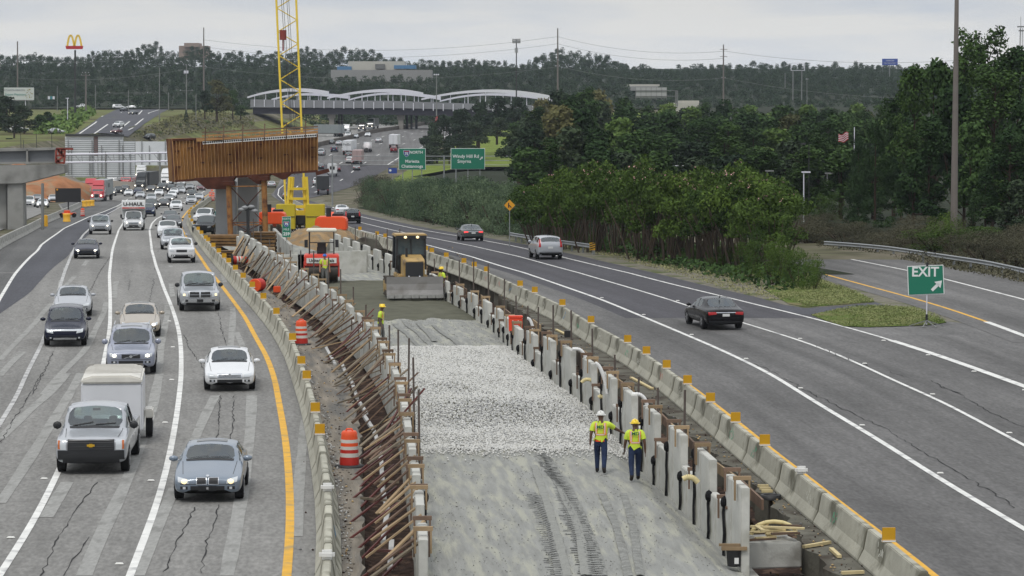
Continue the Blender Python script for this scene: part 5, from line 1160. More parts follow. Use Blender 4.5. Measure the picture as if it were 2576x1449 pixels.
g = G(313, 474); a = aL5(g.y); t = semi('red', 'red tank truck with lit lamps left of the dark semi', fair=False); put(t, 313, 474, a, 3.4); t.rotation_euler = (0,0,a+PI)
mb = MB(); mb.cyl((-1,0,2.0), (-8,0,2.0), 1.15, n=16); mb.build('tank', paint('red'), t)
t = semi('white', 'white semi at the far end of the left queue', fair=True); put(t, 351, 452, aL5(620), 3.4); t.rotation_euler = (0,0,aL5(620)+PI)
# far highway trucks
def away_tr(t, px, py, ln): g = G(px, py); a = aR5(g.y); put(t, px, py, a, ln/2); t.rotation_euler = (0,0,a)
q = trailer_box('white trailer lettered on its rear door, left of the pink trailer', 'white', 8.5, lettering='FedEx'); away_tr(q, 873, 391, 8.5); 
q2 = trailer_box('leading white trailer coupled ahead of the lettered trailer', 'white', 8.5); away_tr(q2, 873, 391, 8.5); d = Vector((math.cos(aR5(800)), math.sin(aR5(800)), 0)); q2.location = Vector(q.location)+d*9.6
q = trailer_box('dirty pink trailer below the lettered white trailer', 'pink', 13); away_tr(q, 898, 419, 13)
q = trailer_box('white box trailer nearest the bridge pier', 'white', 13); away_tr(q, 989, 375, 13)
q = trailer_box('dark grey trailer half hidden by the brown hedge', 'dark', 13); away_tr(q, 813, 490, 13)
q = trailer_box('grey trailer parked left of the dark bridge columns', 'grey', 13); g = G(826, 344); q.location = (g.x, g.y+4, prof(g.y)); q.rotation_euler = (0,0,PI/2+.75)
t = semi('dark_green', 'dark green semi tractor emerging under the bridge'); g = G(938, 326); a = aL5(g.y)+.0; put(t, 930, 326, a, 3.4); t.rotation_euler = (0,0,a+PI)
q = trailer_box('pale trailer behind the dark green semi under the bridge', 'white', 14); put(q, 930, 326, a, 3.4+1.4+8); q.rotation_euler = (0,0,a+PI)
t = semi('black', 'black semi tractor with lit lamps left of the green semi', fair=False); put(t, 908, 331, a, 3.4); t.rotation_euler = (0,0,a+PI)
t = semi('white', 'white truck tractor above the white pickup', fair=False, lit=False); put(t, 869, 335, a, 3.4); t.rotation_euler = (0,0,a+PI)
t = semi('red', 'red semi tractor under the right end of the bridge', lit=False); put(t, 1090, 312, a-.3, 3.4); t.rotation_euler = (0,0,a+PI-.3)
t = thing('concrete_mixer', 'white concrete mixer truck between the two white trailers', 'truck')
MB().box((2.6,0,1.7), (1.8,2.3,2.2)).build('cab', paint('white'), t, bevel=.08); MB().box((0,0,.95), (7.5,1.0,.25)).build('chassis', mplas, t)
mb = MB(); pr = [(.4,0),(1.0,.6),(1.25,1.9),(1.1,3.0),(.5,4.4)]; n0 = len(mb.v); mb.lathe((0,0,0), pr, 16)
R_ = Matrix.Rotation(-PI/2-.25, 4, 'Y'); mb.v = [tuple(R_ @ Vector(v)+Vector((1.6,0,1.9))) for v in mb.v]; mb.build('drum', M('mixer_drum', S(210,205,205,.75), .5, var=.25, vs=1.2), t)
for x in (2.7, -1.4, -2.6):
    for s in (1, -1): wheel(t, x, s*1.15, .5, .35, mrim)
away_tr(t, 921, 384, 8)
t = thing('motorhome', 'small white box van below the charcoal car on the distant highway', 'truck')
MB().box((0,0,1.9), (6.5,2.4,2.5)).build('box', paint('white'), t, bevel=.2); MB().box((-3.27,0,2.1), (.05,1.2,.8)).build('rear_window', mgl2, t)
for x in (-2, 2):
    for s in (1, -1): wheel(t, x, s*1.15, .42, .3, mrim)
away_tr(t, 836, 445, 6.5)
# ================================================================ people
mskin = M('skin_dark', S(96,66,50,.8), .6); mskl = M('skin_light', S(176,128,100,.8), .6)
mvest = M('vest_lime', S(204,228,62,.8), .6, var=.05); mvor = M('vest_orange_trim', S(242,130,60,.9), .5); mref_ = M('vest_silver_band', S(214,210,200,.85), .3)
mjean = M('jeans_blue', S(44,58,88,.7), .85, var=.2, vs=8); mshirt_o = M('shirt_orange', S(226,84,30,.85), .8); mboot = M('work_boot', S(48,40,36,.6), .7); mblacks = M('shirt_black', (.015,.015,.02), .8)
mhaty = M('helmet_yellow', S(242,206,40,.9), .3, coat=.3); mhatw = M('helmet_white', S(226,226,222,.85), .3, coat=.3); mhatb = M('helmet_blue', S(40,110,200,.8), .3); mgreysh = M('shirt_grey', S(120,120,118,.7), .8); mink = M('print_green', S(40,110,70,.7), .6); mstripe = M('shirt_purple', S(120,80,120,.7), .8)
def person(label, loc, face_ang, pose='walk', shirt=None, hat=None, pants=None, skin=None, sleeve_vest=True, point=None, h=1.78, phase=1, lean=0.0, logo=False, group=None, vest=True, handpos=None):
    """front of the body looks along +x; feet at z=0"""
    t = thing('person', label, 'person', loc, face_ang, group)
    k = h/1.78; st = .17*phase if pose == 'walk' else .06
    skin = skin or mskin; pants = pants or mjean; shirt = shirt or mvest
    V = {}; E = []; R = {}; B = {}
    def j(n, p, r, par=None, mat=0):
        V[n] = Vector(p)*k; R[n] = r*k; B[n] = mat
        if par: E.append((par, n))
    j('pelvis', (0,0,.95), .15); j('waist', (.0,0,1.08), .135, 'pelvis'); j('chest', (.0+lean*.4,0,1.30), .165, 'waist'); j('neckb', (lean*.6,0,1.47), .085, 'chest'); j('neck', (lean*.7+.01,0,1.54), .06, 'neckb'); j('head', (lean*.8+.03,0,1.64), .095, 'neck'); j('crown', (lean*.8+.02,0,1.73), .085, 'head')
    for s, n in ((1,'l'), (-1,'r')):
        f = st*s
        j('hip'+n, (.0, s*.10, .90), .125, 'pelvis'); j('knee'+n, (f*.75+.04, s*.11, .50), .088, 'hip'+n); j('ankle'+n, (f-(.10 if f < 0 else 0), s*.11, .10+(.06 if (f < -.05) else 0)), .062, 'knee'+n); j('toe'+n, (f+.14-(.08 if f < 0 else 0), s*.12, .05), .055, 'ankle'+n)
        j('sh'+n, (lean*.5, s*.20, 1.43), .075, 'chest')
        if point == n: el, ha = (.18, s*.42, 1.26), (.38, s*.60, 1.14)
        elif handpos == n: el, ha = (.05, s*.30, 1.15), (.25, s*.22, 1.12)
        else: el, ha = (-f*.3-.03, s*.27, 1.14), (-f*.7+.06, s*.29, .90)
        j('el'+n, el, .05, 'sh'+n); j('wr'+n, ha, .033, 'el'+n)
        e, w_ = Vector(el), Vector(ha); d = (w_-e).normalized(); side = d.cross(Vector((0,0,1))); 
        if side.length < .2: side = Vector((1,0,0))
        side.normalize(); pm = w_+d*.06; j('palm'+n, pm, .032, 'wr'+n)
        for q, (o_, ln) in enumerate(((-.028,.07),(-.010,.082),(.010,.078),(.028,.06))):
            b1 = pm+d*.035+side*o_; m1 = b1+d*ln*.55+Vector((0,0,-.006)); t1 = m1+d*ln*.4+Vector((0,0,-.02))
            j(f'f{q}a'+n, b1, .0095, 'palm'+n); j(f'f{q}b'+n, m1, .0085, f'f{q}a'+n); j(f'f{q}c'+n, t1, .0075, f'f{q}b'+n)
        th = pm+side*.04-d*.01; j('tha'+n, th, .011, 'palm'+n); j('thb'+n, th+side*.02+d*.035, .009, 'tha'+n)
    names = list(V); me = bpy.data.meshes.new('tmp'); me.from_pydata([V[n] for n in names], [(names.index(a), names.index(b)) for a, b in E], []); o = bpy.data.objects.new('tmp', me); col.objects.link(o)
    md = o.modifiers.new('skin', 'SKIN'); md.use_smooth_shade = True
    for i, n in enumerate(names):
        sv = me.skin_vertices[0].data[i]; r = R[n]
        sv.radius = (r, r*(1.12 if n in ('chest','waist','pelvis') else 1)) if n not in ('chest','waist','pelvis') else (r*.72, r*1.15)
        sv.use_root = n == 'pelvis'
    s2 = o.modifiers.new('sub', 'SUBSURF'); s2.levels = 1; s2.render_levels = 1
    me2 = bpy.data.meshes.new_from_object(o.evaluated_get(bpy.context.evaluated_depsgraph_get())); bpy.data.objects.remove(o)
    for m_ in (skin, pants, shirt, mboot): me2.materials.append(m_)
    segs = [(V[a], V[b], a, b) for a, b in E]
    def region(p):
        best = None
        for a, b, na, nb in segs:
            ab = b-a; u = max(0, min(1, (p-a).dot(ab)/max(ab.length_squared, 1e-9))); dd = (p-a-ab*u).length
            if best is None or dd < best[0]: best = (dd, na, nb, u)
        _, na, nb, u = best
        if nb.startswith('toe') or (nb.startswith('ankle') and u > .85): return 3
        if nb.startswith('hip') and p.z > .97*k: return 2
        if nb.startswith(('hip','knee','ankle')): return 1
        if nb.startswith('waist'): return 1 if p.z < 1.0*k else 2
        if nb in ('chest','neckb') or nb.startswith('sh'): return 2
        if nb.startswith('el'): return 2 if u < .75 else 0
        return 0
    for f in me2.polygons: f.material_index = region(f.center); f.use_smooth = True
    me2.name = 'body'; b_ = bpy.data.objects.new('body', me2); col.objects.link(b_); b_.parent = t
    # vest: torso faces pushed outwards
    if vest:
        bm = bmesh.new(); bm.from_mesh(me2)
        keep = [f for f in bm.faces if f.material_index == 2 and f.calc_center_median().z > .97*k]
        bmesh.ops.delete(bm, geom=[f for f in bm.faces if f not in set(keep)], context='FACES')
        bm.normal_update()
        for v in bm.verts: v.co += v.normal*.022*k
        for f in bm.faces: f.material_index = 0
        vm = bpy.data.meshes.new('vest'); bm.to_mesh(vm); tree = BVHTree.FromBMesh(bm); bm.free(); vm.materials.append(mvest)
        vo = bpy.data.objects.new('vest', vm); col.objects.link(vo); vo.parent = t
        for nm, q, m_, off in [('waist_band', [(-.24,1.10),(.24,1.10),(.24,1.16),(-.24,1.16)], mvor, .006), ('silver_band', [(-.24,1.115),(.24,1.115),(.24,1.145),(-.24,1.145)], mref_, .010)]+\
             [('shoulder_band', [(s*.16,1.12),(s*.085,1.12),(s*.085,1.46),(s*.16,1.46)], mvor, .008) for s in (1,-1)]+[('silver_band', [(s*.135,1.16),(s*.105,1.16),(s*.105,1.46),(s*.135,1.46)], mref_, .012) for s in (1,-1)]:
            for sd in (1, -1):
                decal(nm, tree, [(a*k, c*k) for a, c in q], sd, m_, t, off, nx=8, ny=4)
        if logo: text('MD', .12, 'vest_print', mink, t, (-.155, 0, 1.36), (PI/2, 0, -PI/2), .002, sx=1.2, bold=.004)
    if shirt is not mvest and vest:
        MB().lathe((0,0,.93*k), [(.17*k,0),(.165*k,.05)], 14).build('shirt_hem', shirt, t).scale = (.8, 1.05, 1)
    hx = (lean*.8+.03)*k; hz = 1.66*k
    if hat:
        mb = MB(); mb.ell((hx-.005, 0, hz+.02), (.135, .115, .125), 0, 16, 6, 1, 0); mb.lathe((hx+.02, 0, hz+.012), [(.15,0),(.15,.014),(.12,.02)], 18); mb.bar((hx-.12,0,hz+.11), (hx+.12,0,hz+.11), .025, .06); mb.build('hard_hat', hat, t)
    else:
        MB().ell((hx-.012, 0, hz+.03), (.105, .09, .085), 0, 12, 6, 1, -.2).build('hair', M('hair_black', (.01,.009,.008), .9), t)
    # face
    MB().ell((hx+.105, 0, hz-.015), (.02,.014,.022), 0, 8, 5).build('nose', skin, t)
    for s in (1,-1):
        MB().ell((hx+.088, s*.032, hz+.005), (.01,.014,.009), 0, 8, 5).build('eye', M('eye_white', (.6,.6,.6), .3), t); MB().ell((hx, s*.095, hz-.01), (.02,.012,.03), 0, 8, 5).build('ear', skin, t)
    MB().ell((hx+.092, 0, hz-.055), (.008,.026,.007), 0, 8, 4).build('mouth', M('lips', S(110,60,56,.8), .6), t)
    return t
up_ = PI/2
g = G(1511,1192,.1); person('person in white hard hat, lime vest over orange shirt, pointing with right arm', g, up_-.1, shirt=mshirt_o, hat=mhatw, point='r', logo=True, h=1.80)
g = G(1597,1211,.1); person('person in yellow hard hat and lime vest walking beside the pointing one, holding a cup', g, up_+.05, shirt=mvest, hat=mhaty, logo=True, h=1.74, phase=-1, skin=mskin)
o = MB().lathe((0,0,-.05), [(.035,0),(.045,.11)], 12).build('paper_cup', mwhp); o.location = g+Vector((-.34,.1,.86)); tag(o, 'white paper cup held by the person in the yellow hard hat', 'cup')
g = G(958,868,.1); person('person in yellow hard hat standing behind the left panels, seen from the side', g, -.2, pose='stand', hat=mhaty, pants=mgreysh, lean=.05)
g = G(817,716,.1); person('person in blue hard hat and open lime vest standing before the red roller', g, -up_+.2, pose='stand', shirt=mgreysh, hat=mhatb, pants=mgreysh, skin=mskl)
g = G(1110,756,.2); person('person in yellow hard hat, striped shirt and jeans beside the dozer blade', g, PI+.5, pose='walk', shirt=mstripe, hat=mhaty, lean=-.05, phase=.8)
g = G(1054,712,.1); person('person in grey shirt without vest standing behind the bulldozer', g, -1.2, pose='stand', shirt=mgreysh, vest=False, pants=mblacks)
for x, lb in [(570,'person in pale hard hat and lime vest, left one by the toilet cabin'), (582,'person in lime vest standing between two others by the rusty post'), (590,'person in lime vest seen from behind, right one by the toilet cabin')]:
    g = G(x, 590 if x != 582 else 586); person(lb, g, {570: 2.6, 582: .5, 590: 1.5}[x], pose='stand', hat=mhatw if x == 570 else mhaty)
# ================================================================ bulldozer
mcat = M('machine_yellow', S(192,160,98,.7), .5, var=.1, vs=1.5, dirt=(S(130,110,80,.6), .3, 2)); mblade = M('blade_steel', S(158,156,154,.74), .5, 0, var=.12, vs=1.5, dirt=(S(136,132,126,.7), .3, 1.2)); mtrk = M('track_steel', S(92,82,72,.6), .6, .4, var=.3, vs=6); mcabg = M('cab_glass', S(96,112,118,.5), .05, spec=.9)
t = thing('bulldozer', 'tan yellow bulldozer with wide grey blade spreading sand on the work strip', 'bulldozer')
for s in (1, -1):
    tr = MB(); n = 26; pts = []
    for i in range(n):
        a = 2*PI*i/n; x = math.cos(a)*.42+(1.15 if math.cos(a) > 0 else -1.15); z = .45+math.sin(a)*.42; pts.append((x, z))
    tr.prism(pts, s*.75, s*1.2, 'y'); o = tr.build('track', mtrk, t)
    gr_ = MB()
    for x in np.linspace(-1.4, 1.4, 15): gr_.box((x, s*.975, .89), (.06,.5,.05)); gr_.box((x, s*.975, .02), (.06,.5,.05))
    for i in range(5):
        for e in (1,-1): a = -PI/2+PI*(i+.5)/5; gr_.bar((e*(1.15+math.cos(a)*.44), s*.73, .45+math.sin(a)*.44), (e*(1.15+math.cos(a)*.44), s*1.22, .45+math.sin(a)*.44), .06)
    gr_.build('track_shoes', mtrk, o)
    wb = MB(); [wb.cyl((x, s*.7, .42), (x, s*1.215, .42), .3, n=14) for x in (-1.15, 1.15)]; wb.box((0, s*1.0, .42), (1.9,.42,.3)); wb.build('track_frame', mcat, t)
MB().box((-.1,0,.85), (2.8,1.4,.5)).build('chassis', mcat, t, bevel=.04)
mb = MB(); mb.prism([(.35,1.0),(1.75,1.0),(1.75,1.75),(1.6,1.9),(.35,2.05)], -.52, .52, 'y'); mb.build('bonnet', mcat, t, bevel=.05, fixn=True)
MB().box((1.78,0,1.4), (.05,.86,.7)).build('radiator_grille', mplas, t)
mb = MB(); mb.box((-.55,0,1.6), (1.5,1.3,1.0), mi=0); mb.build('cab_base', mplas, t, bevel=.05)
cb = MB()
for x in (-1.25, .2):
    for y in (-.72, .72): cb.bar((x, y, 1.3), (x*.96, y*.96, 2.95), .1)
cb.bar((.25,-.72,2.0), (.25,.72,2.0), .06); cb.bar((.22,0,1.6), (.22,0,2.9), .05)
cb.build('cab_frame', M('cab_black', (.02,.02,.022), .5), t)
MB().box((-.5,0,2.2), (1.36,1.34,1.35)).build('cab_windows', mcabg, t); MB().box((-.5,0,2.97), (1.7,1.6,.14)).build('cab_roof', mcat, t, bevel=.05)
MB().box((.4,0,2.9), (.12,1.5,.16)).build('light_bar', mplas, t)
for y in (-.3, .3): MB().ell((.5, y, 2.9), (.04,.08,.07), 0, 10, 6).build('work_lamp', mlitw, t)
MB().cyl((1.0,-.3,1.9), (1.0,-.3,2.4), .06, n=10).build('exhaust_stack', mplas, t)
bl = MB(); pr = [(2.05,.1),(1.98,.4),(1.97,.7),(2.05,1.02),(2.13,1.06),(2.07,.7),(2.08,.4),(2.16,.1)]; bl.prism(pr, -1.38, 1.38, 'y'); b_ = bl.build('blade', mblade, t, fixn=True)
cbm = MB(); [cbm.box((2.17, y, .1), (.04,.37,.17)) for y in np.linspace(-1.2, 1.2, 7)]; cbm.build('cutting_edge', M('bright_edge', S(190,190,186,.7), .4, .4, var=.2, vs=5), b_)
for s in (1,-1): MB().bar((2.0, s*.6, .45), (-.2, s*.68, .5), .14, .18).build('push_arm', mcat, t); MB().cyl((1.95, s*.25, .85), (1.3, s*.3, 1.6), .05, n=8).build('lift_cylinder', mchr, t)
g = G(1030,760,.15); t.scale = (1.08,1.08,1.08); t.location = (g.x, g.y+1.7, .38); t.rotation_euler = (0,0,-PI/2+.14)
# ================================================================ roller
mroll = M('roller_red', S(222,78,62,.8), .45, var=.06)
t = thing('road_roller', 'red road roller with white canopy and company lettering, seen from behind', 'roller')
mb = MB(); mb.prism([(-1.0,.95),(-1.0,1.55),(-.8,1.62),(.9,1.62),(1.0,.9)], -1.02, 1.02, 'y'); mb.build('engine_cover', mroll, t, bevel=.05, fixn=True)
MB().box((-1.04,0,1.28), (.05,1.75,.3)).build('white_panel', mwhp, t); text('United Rentals', .26, 'lettering', M('ink_dark', (0,0,0)), t, (-1.075, 0, 1.28), (PI/2,0,-PI/2), .004, sx=.95, bold=.005)
MB().cyl((-.35,-.95,.62), (-.35,.95,.62), .62, n=28).build('drum', M('drum_steel', S(88,82,76,.6), .5, .4, var=.2), t); MB().cyl((1.6,-.85,.62), (1.6,.85,.62), .62, n=28).build('drum', M('drum_steel', (0,0,0)), t)
for s in (1,-1): MB().box((-.4, s*1.0, .75), (1.0,.1,.9)).build('side_frame', mroll, t, bevel=.03)
MB().box((.9,0,1.1), (1.5,1.5,.4)).build('platform', mplas, t); mb = MB(); mb.box((.35,0,1.75), (.5,.55,.6)); mb.box((.1,0,2.0), (.12,.5,.6)); mb.build('seat', mblk, t, bevel=.05)
mb = MB(); mb.bar((.9,0,1.3), (.75,0,2.1), .1); mb.cyl((.72,0,2.08), (.76,0,2.12), .22, n=14); mb.build('steering_column', mplas, t)
for x in (-.35, 1.35):
    for y in (-.72, .72): MB().bar((x, y, 1.5), (x, y, 2.95), .07).build('canopy_post', M('cab_black', (0,0,0)), t)
for z in (1.75, 2.3): MB().bar((-.38,-.72,z), (-.38,.72,z), .05).build('rail', mplas, t)
MB().box((.5,0,3.0), (2.1,1.75,.14)).build('canopy', M('canopy_white', S(226,222,206,.8), .5), t, bevel=.05)
for y in (-.9,.9): MB().box((-.5, y, 2.25), (.06,.2,.45)).build('wing_mirror', mplas, t)
g = G(806,712,.15); t.location = (g.x, g.y+1.2, .12); t.rotation_euler = (0,0,PI/2+.06)
# ================================================================ rust brown steel cap form on its columns
mrust = M('rusty_form', S(148,106,56,.7), .8, 0, var=.3, vs=.9, dirt=(S(104,58,34,.65), .55, .8), stretch=(1,1,.35)); mrib = M('form_rib', S(184,138,84,.68), .7, var=.25, vs=2); mrustd = M('rusty_dark', S(92,50,34,.6), .8, var=.3, vs=2)
D0 = 262; Wp = lambda x, y, d=D0: P(x, y, d)
A, B_, C_, D_ = Wp(441,458), Wp(799,432), Wp(799,338), Wp(434,350)
t = thing('cap_formwork', 'huge rust brown ribbed steel formwork box above the two concrete columns', 'formwork', ((A.x+B_.x)/2, D0, prof(D0)))
o3 = t.location.copy(); L3 = lambda p: Vector(p)-o3
a, b, c, d = L3(A), L3(B_), L3(C_), L3(D_); dep = Vector((-.9, 2.6, 0))
mb = MB(); mb.add([a, b, c, d, a+dep, b+dep, c+dep, d+dep], [(0,1,2,3),(5,4,7,6),(4,0,3,7),(1,5,6,2),(3,2,6,7),(4,5,1,0)]); mb.build('skin', mrust, t)
rib = MB()
def onface(u, v): return a.lerp(b, u).lerp(d.lerp(c, u), v)
nr = 42
for i in range(nr+1):
    u = i/nr; w_ = .055 if i % 6 else .08
    p, q = onface(u, .0)+Vector((0,-.06,0)), onface(u, 1.0)+Vector((0,-.06,0)); o = MB().bar(p, q, w_, .14, up=(0,1,0)).build('rib', mrib, t)
for i, (u0, v) in enumerate([(0,.02),(0,.98)]):
    MB().bar(onface(0, v)+Vector((0,-.1,0)), onface(1, v)+Vector((0,-.1,0)), .2, .16, up=(0,1,0)).build('flange', mrustd, t)
for u0, v in [(.20,.42),(.20,.72),(.39,.38),(.39,.58),(.60,.45),(.60,.8),(.78,.5),(.12,.78),(.03,.72),(.03,.35),(.97,.4),(.97,.66)]:
    MB().bar(onface(u0-.016, v)+Vector((0,-.05,0)), onface(u0+.016, v)+Vector((0,-.05,0)), .1, .1, up=(0,1,0)).build('stiffener', mrustd, t)
# perforated white beam, timber walkway and railing on the top
Q = lambda x, y: L3(Wp(x, y, D0-1.2))
mb = MB(); mb.bar(Q(510,359), Q(796,340), .3, .1, up=(0,1,0)); pb = mb.build('perforated_beam', mwhp, t)
hb = MB()
for i in range(52):
    p = Q(510,359).lerp(Q(796,340), (i+.5)/52); hb.cyl(p+Vector((0,-.07,0)), p+Vector((0,-.04,0)), .085, n=8)
hb.build('hole', mshade, pb); pb.children[0]['kind'] = 'stuff'
mb = MB(); mb.bar(Q(494,352), Q(560,351), .3, .1, up=(0,1,0)); mb.bar(Q(560,350), Q(800,332), .24, .1, up=(0,1,0)); mb.build('walkway_plank', mrib, t)
mb = MB(); mb.bar(Q(508,334), Q(800,318), .12, .1, up=(0,1,0)); mb.build('guard_rail', mwoodr, t); mb = MB(); mb.bar(Q(508,342), Q(800,325), .14, .1, up=(0,1,0)); mb.build('guard_rail', mrib, t)
for x in (516, 562, 610, 665, 720, 768): yy = 359-(x-510)*.066; MB().bar(Q(x, yy+4), Q(x+1, yy-38), .1, .14, up=(0,1,0)).build('rail_post', mwoodr, t)
for i in range(26): u = .25+i*.029; MB().bar(onface(u, .985)+Vector((0,.3,0)), onface(u, 1.09)+Vector((0,.3,0)), .06).build('stud', mrib, t)
MB().bar(Q(795,437), Q(828,428), .35, .3, up=(0,1,0)).build('bottom_beam', mrustd, t)
# haunches below
for x0, x1, yb in ((500,580,470),(628,668,458),(690,722,446)):
    m = MB(); p = [Q(x0-12, 452-(x0-440)*.06), Q(x1+12, 452-(x1-440)*.06), Q(x1-6, yb+6), Q(x0+20, yb+6)]; m.add(p+[q+Vector((0,2,0)) for q in p], [(3,2,1,0),(4,5,6,7),(0,1,5,4),(1,2,6,5),(2,3,7,6),(3,0,4,7)]); m.build('bracket', mrustd, t)
def column(x0, x1, ytop, d, label, name='concrete_column', mat=None):
    zb = prof(d)-.5; pt = P((x0+x1)/2, ytop, d); w_ = (x1-x0)*d/FPX; h = pt.z-zb
    mb = MB(); mb.box((0,0,h/2), (w_, 1.7, h)); o = mb.build(name, mat or mcol, bevel=.08); o.location = (pt.x, d+1.0, zb); return tag(o, label, 'column')
mcol = M('column_concrete', S(184,186,188,.8), .8, var=.12, vs=.5, bump=.15, bs=6, dirt=(S(136,138,138,.6), .5, .35))
column(541, 592, 456, 264, 'left smooth concrete column under the rust brown formwork'); column(597, 647, 446, 266, 'right smooth concrete column beside the shoring post')
mshor = M('shoring_steel', S(176,122,62,.7), .7, var=.3, vs=1.5, dirt=(S(104,58,34,.6), .5, 1.5))
t = thing('shoring_tower', 'rusty shoring frame of two tall posts with crossed rods around the right column', 'shoring', (P(575,500,D0-2).x, D0-2, prof(D0)-.3)); o3 = t.location.copy()
Q2 = lambda x, y: Vector(P(x, y, D0-2))-o3
for x0, x1, yt, yb in ((575,580,464,592),(664,668,452,588)):
    MB().cyl(Q2(x1, yb), Q2(x0, yt), .26, n=14).build('post', mshor, t); MB().box(Q2(x0, yt-3), (1.1,1.1,.35)).build('post_head', mrustd, t)
for p, q in [((582,472),(664,560)),((664,470),(582,560)),((584,560),(664,600)),((664,560),(584,598))]: MB().cyl(Q2(*p), Q2(*q), .05, n=6).build('cross_rod', mrustd, t)
for y in (469, 560, 566): MB().bar(Q2(582, y), Q2(664, y-1), .1).build('cross_beam', mshor, t)
# ================================================================ crane
mcr = M('crane_yellow', S(226,196,52,.85), .5, var=.08, vs=1); mcry = M('counterweight_yellow', S(206,186,36,.8), .55, var=.06, vs=.8)
DC = 288
t = thing('crawler_crane', 'tall yellow lattice boom crane standing behind the rust brown formwork', 'crane', (P(740,590,DC).x, DC, prof(DC))); o3 = t.location.copy()
Q3 = lambda x, y, dd=0: Vector(P(x, y, DC+dd))-o3
bm_ = MB(); top, bot = -160, 585
def bx_(y):     # four chords in the picture, boom leans back and narrows upwards
    s = (y-bot)/(0-bot); return 722+(695-722)*s*1.0-0, 770+(745-770)*s, 6*s
for dd in (0, 2.0):
    for k in (0, 1):
        pts = []
        for y in (560, 320, 0, top): e = bx_(y); pts.append(Q3(e[k], y, dd+e[2]))
        for p, q in zip(pts[:-1], pts[1:]): bm_.cyl(p, q, .11, n=8)
bm_.build('boom_chord', mcr, t)
lc = MB(); y = 440; k = 0
while y > top:
    y2 = y-30; e, f = bx_(y), bx_(y2)
    for dd in (0, 2.0): lc.cyl(Q3(e[k % 2], y, dd+e[2]), Q3(f[(k+1) % 2], y2, dd+f[2]), .055, n=6)
    for s in (0, 1): lc.cyl(Q3(e[s], y, (0 if k % 2 else 2.0)+e[2]), Q3(f[s], y2, (2.0 if k % 2 else 0)+f[2]), .05, n=6)
    y = y2; k += 1
lc.build('boom_lacing', mcr, t)
rp = MB()
for x0, x1 in ((712,738),(722,744),(727,748),(706,736)): e = bx_(0); rp.cyl(Q3(x0-10, top, 6), Q3(x1+4, 440, 1), .025, n=5)
rp.build('hoist_rope', mplas, t)
hk = MB(); p = Q3(712, 88, 3); hk.cyl(p+Vector((0,0,-.5)), p+Vector((0,0,.5)), .35, n=10); hk.cyl(p+Vector((0,0,-1.6)), p, .08, n=8); hk.build('hook_block', M('hook_red', S(150,60,50,.7), .6), t)
for x0, x1, lab in ((696,743,0),(770,817,0)):
    MB().box(Q3((x0+x1)/2, 545, -2), (1.75+.15, 1.3, 2.5)).build('counterweight', mcry, t, bevel=.06)
    MB().box(Q3((x0+x1)/2, 545, -2.68), (1.8,.08,.04)).build('weight_seam', mplas, t)
mb = MB(); mb.box(Q3(757,583,-1.0), (5.0,2.6,.85)); mb.build('rear_frame', M('cab_black', (0,0,0)), t, bevel=.05); text('KOBELCO', .5, 'lettering', mwhp, t, tuple(Q3(760,580,-2.36)), (PI/2,0,0), .01, sx=1.1, bold=.01)
mb = MB()
for x in (722, 728, 770, 776): mb.bar(Q3(x, 570, 0), Q3(x+(8 if x < 740 else -6), 445, .5), .28)
for yy in (475, 500, 540): mb.bar(Q3(728, yy), Q3(770, yy), .25)
for p, q in (((735,540),(765,560)),((765,540),(735,560)),((722,530),(748,565)),((776,530),(750,565))): mb.bar(Q3(*p), Q3(*q), .3)
mb.box(Q3(748,548,.3), (1.5,1.2,1.5)); mb.box(Q3(748,520,.2), (1.9,.4,.3)); mb.bar(Q3(720,520,-.3), Q3(744,572,-.3), .3); mb.bar(Q3(778,520,-.3), Q3(752,572,-.3), .3)
for p in ((733,556),(763,556)): mb.cyl(Q3(*p,-.8), Q3(*p,.2), .35, n=10)
mb.build('gantry', mcr, t)
for s in (-2.3, 2.3):
    MB().box((s+.7, 0, .5), (1.0, 7.5, 1.0)).build('crawler_track', mtrk, t, bevel=.2)
MB().box((.7,0,1.2), (4.2,3.4,.9)).build('undercarriage', mplas, t, bevel=.05)
# orange machines beside the crane
def excav(px, py, d, label, flip=1):
    t = thing('excavator', label, 'excavator', (P(px,py,d).x, d, prof(d)))
    mb = MB(); mb.prism([(-1.35,1.0),(1.35,1.0),(1.35,1.9),(1.1,2.15),(-1.1,2.15),(-1.35,1.9)], -1.2, 1.3, 'y'); mb.build('rear_body', M('excavator_orange', S(238,88,36,.85), .45), t, bevel=.08, fixn=True)
    MB().box((flip*.5,1.2,2.0), (1.0,1.3,.7)).build('cab', mplas, t, bevel=.06); MB().cyl((-.2,-.6,2.1), (-.2,-.6,2.9), .22, n=12).build('exhaust_stack', mplas, t)
    for s in (-1, 1): MB().box((s*1.2,0,.4), (.6,3.6,.8)).build('crawler_track', mtrk, t, bevel=.15)
    mb = MB(); mb.bar((-.2*flip,1,1.6), (-.2*flip,3.6,2.2), .4); mb.bar((-.2*flip,3.6,2.2), (-.2*flip,5.6,.6), .3); mb.build('arm', M('excavator_orange', (0,0,0)), t)
excav(834, 570, 245, 'orange excavator seen from behind right of the crane'); excav(684, 575, 275, 'orange excavator mostly hidden left of the crane')
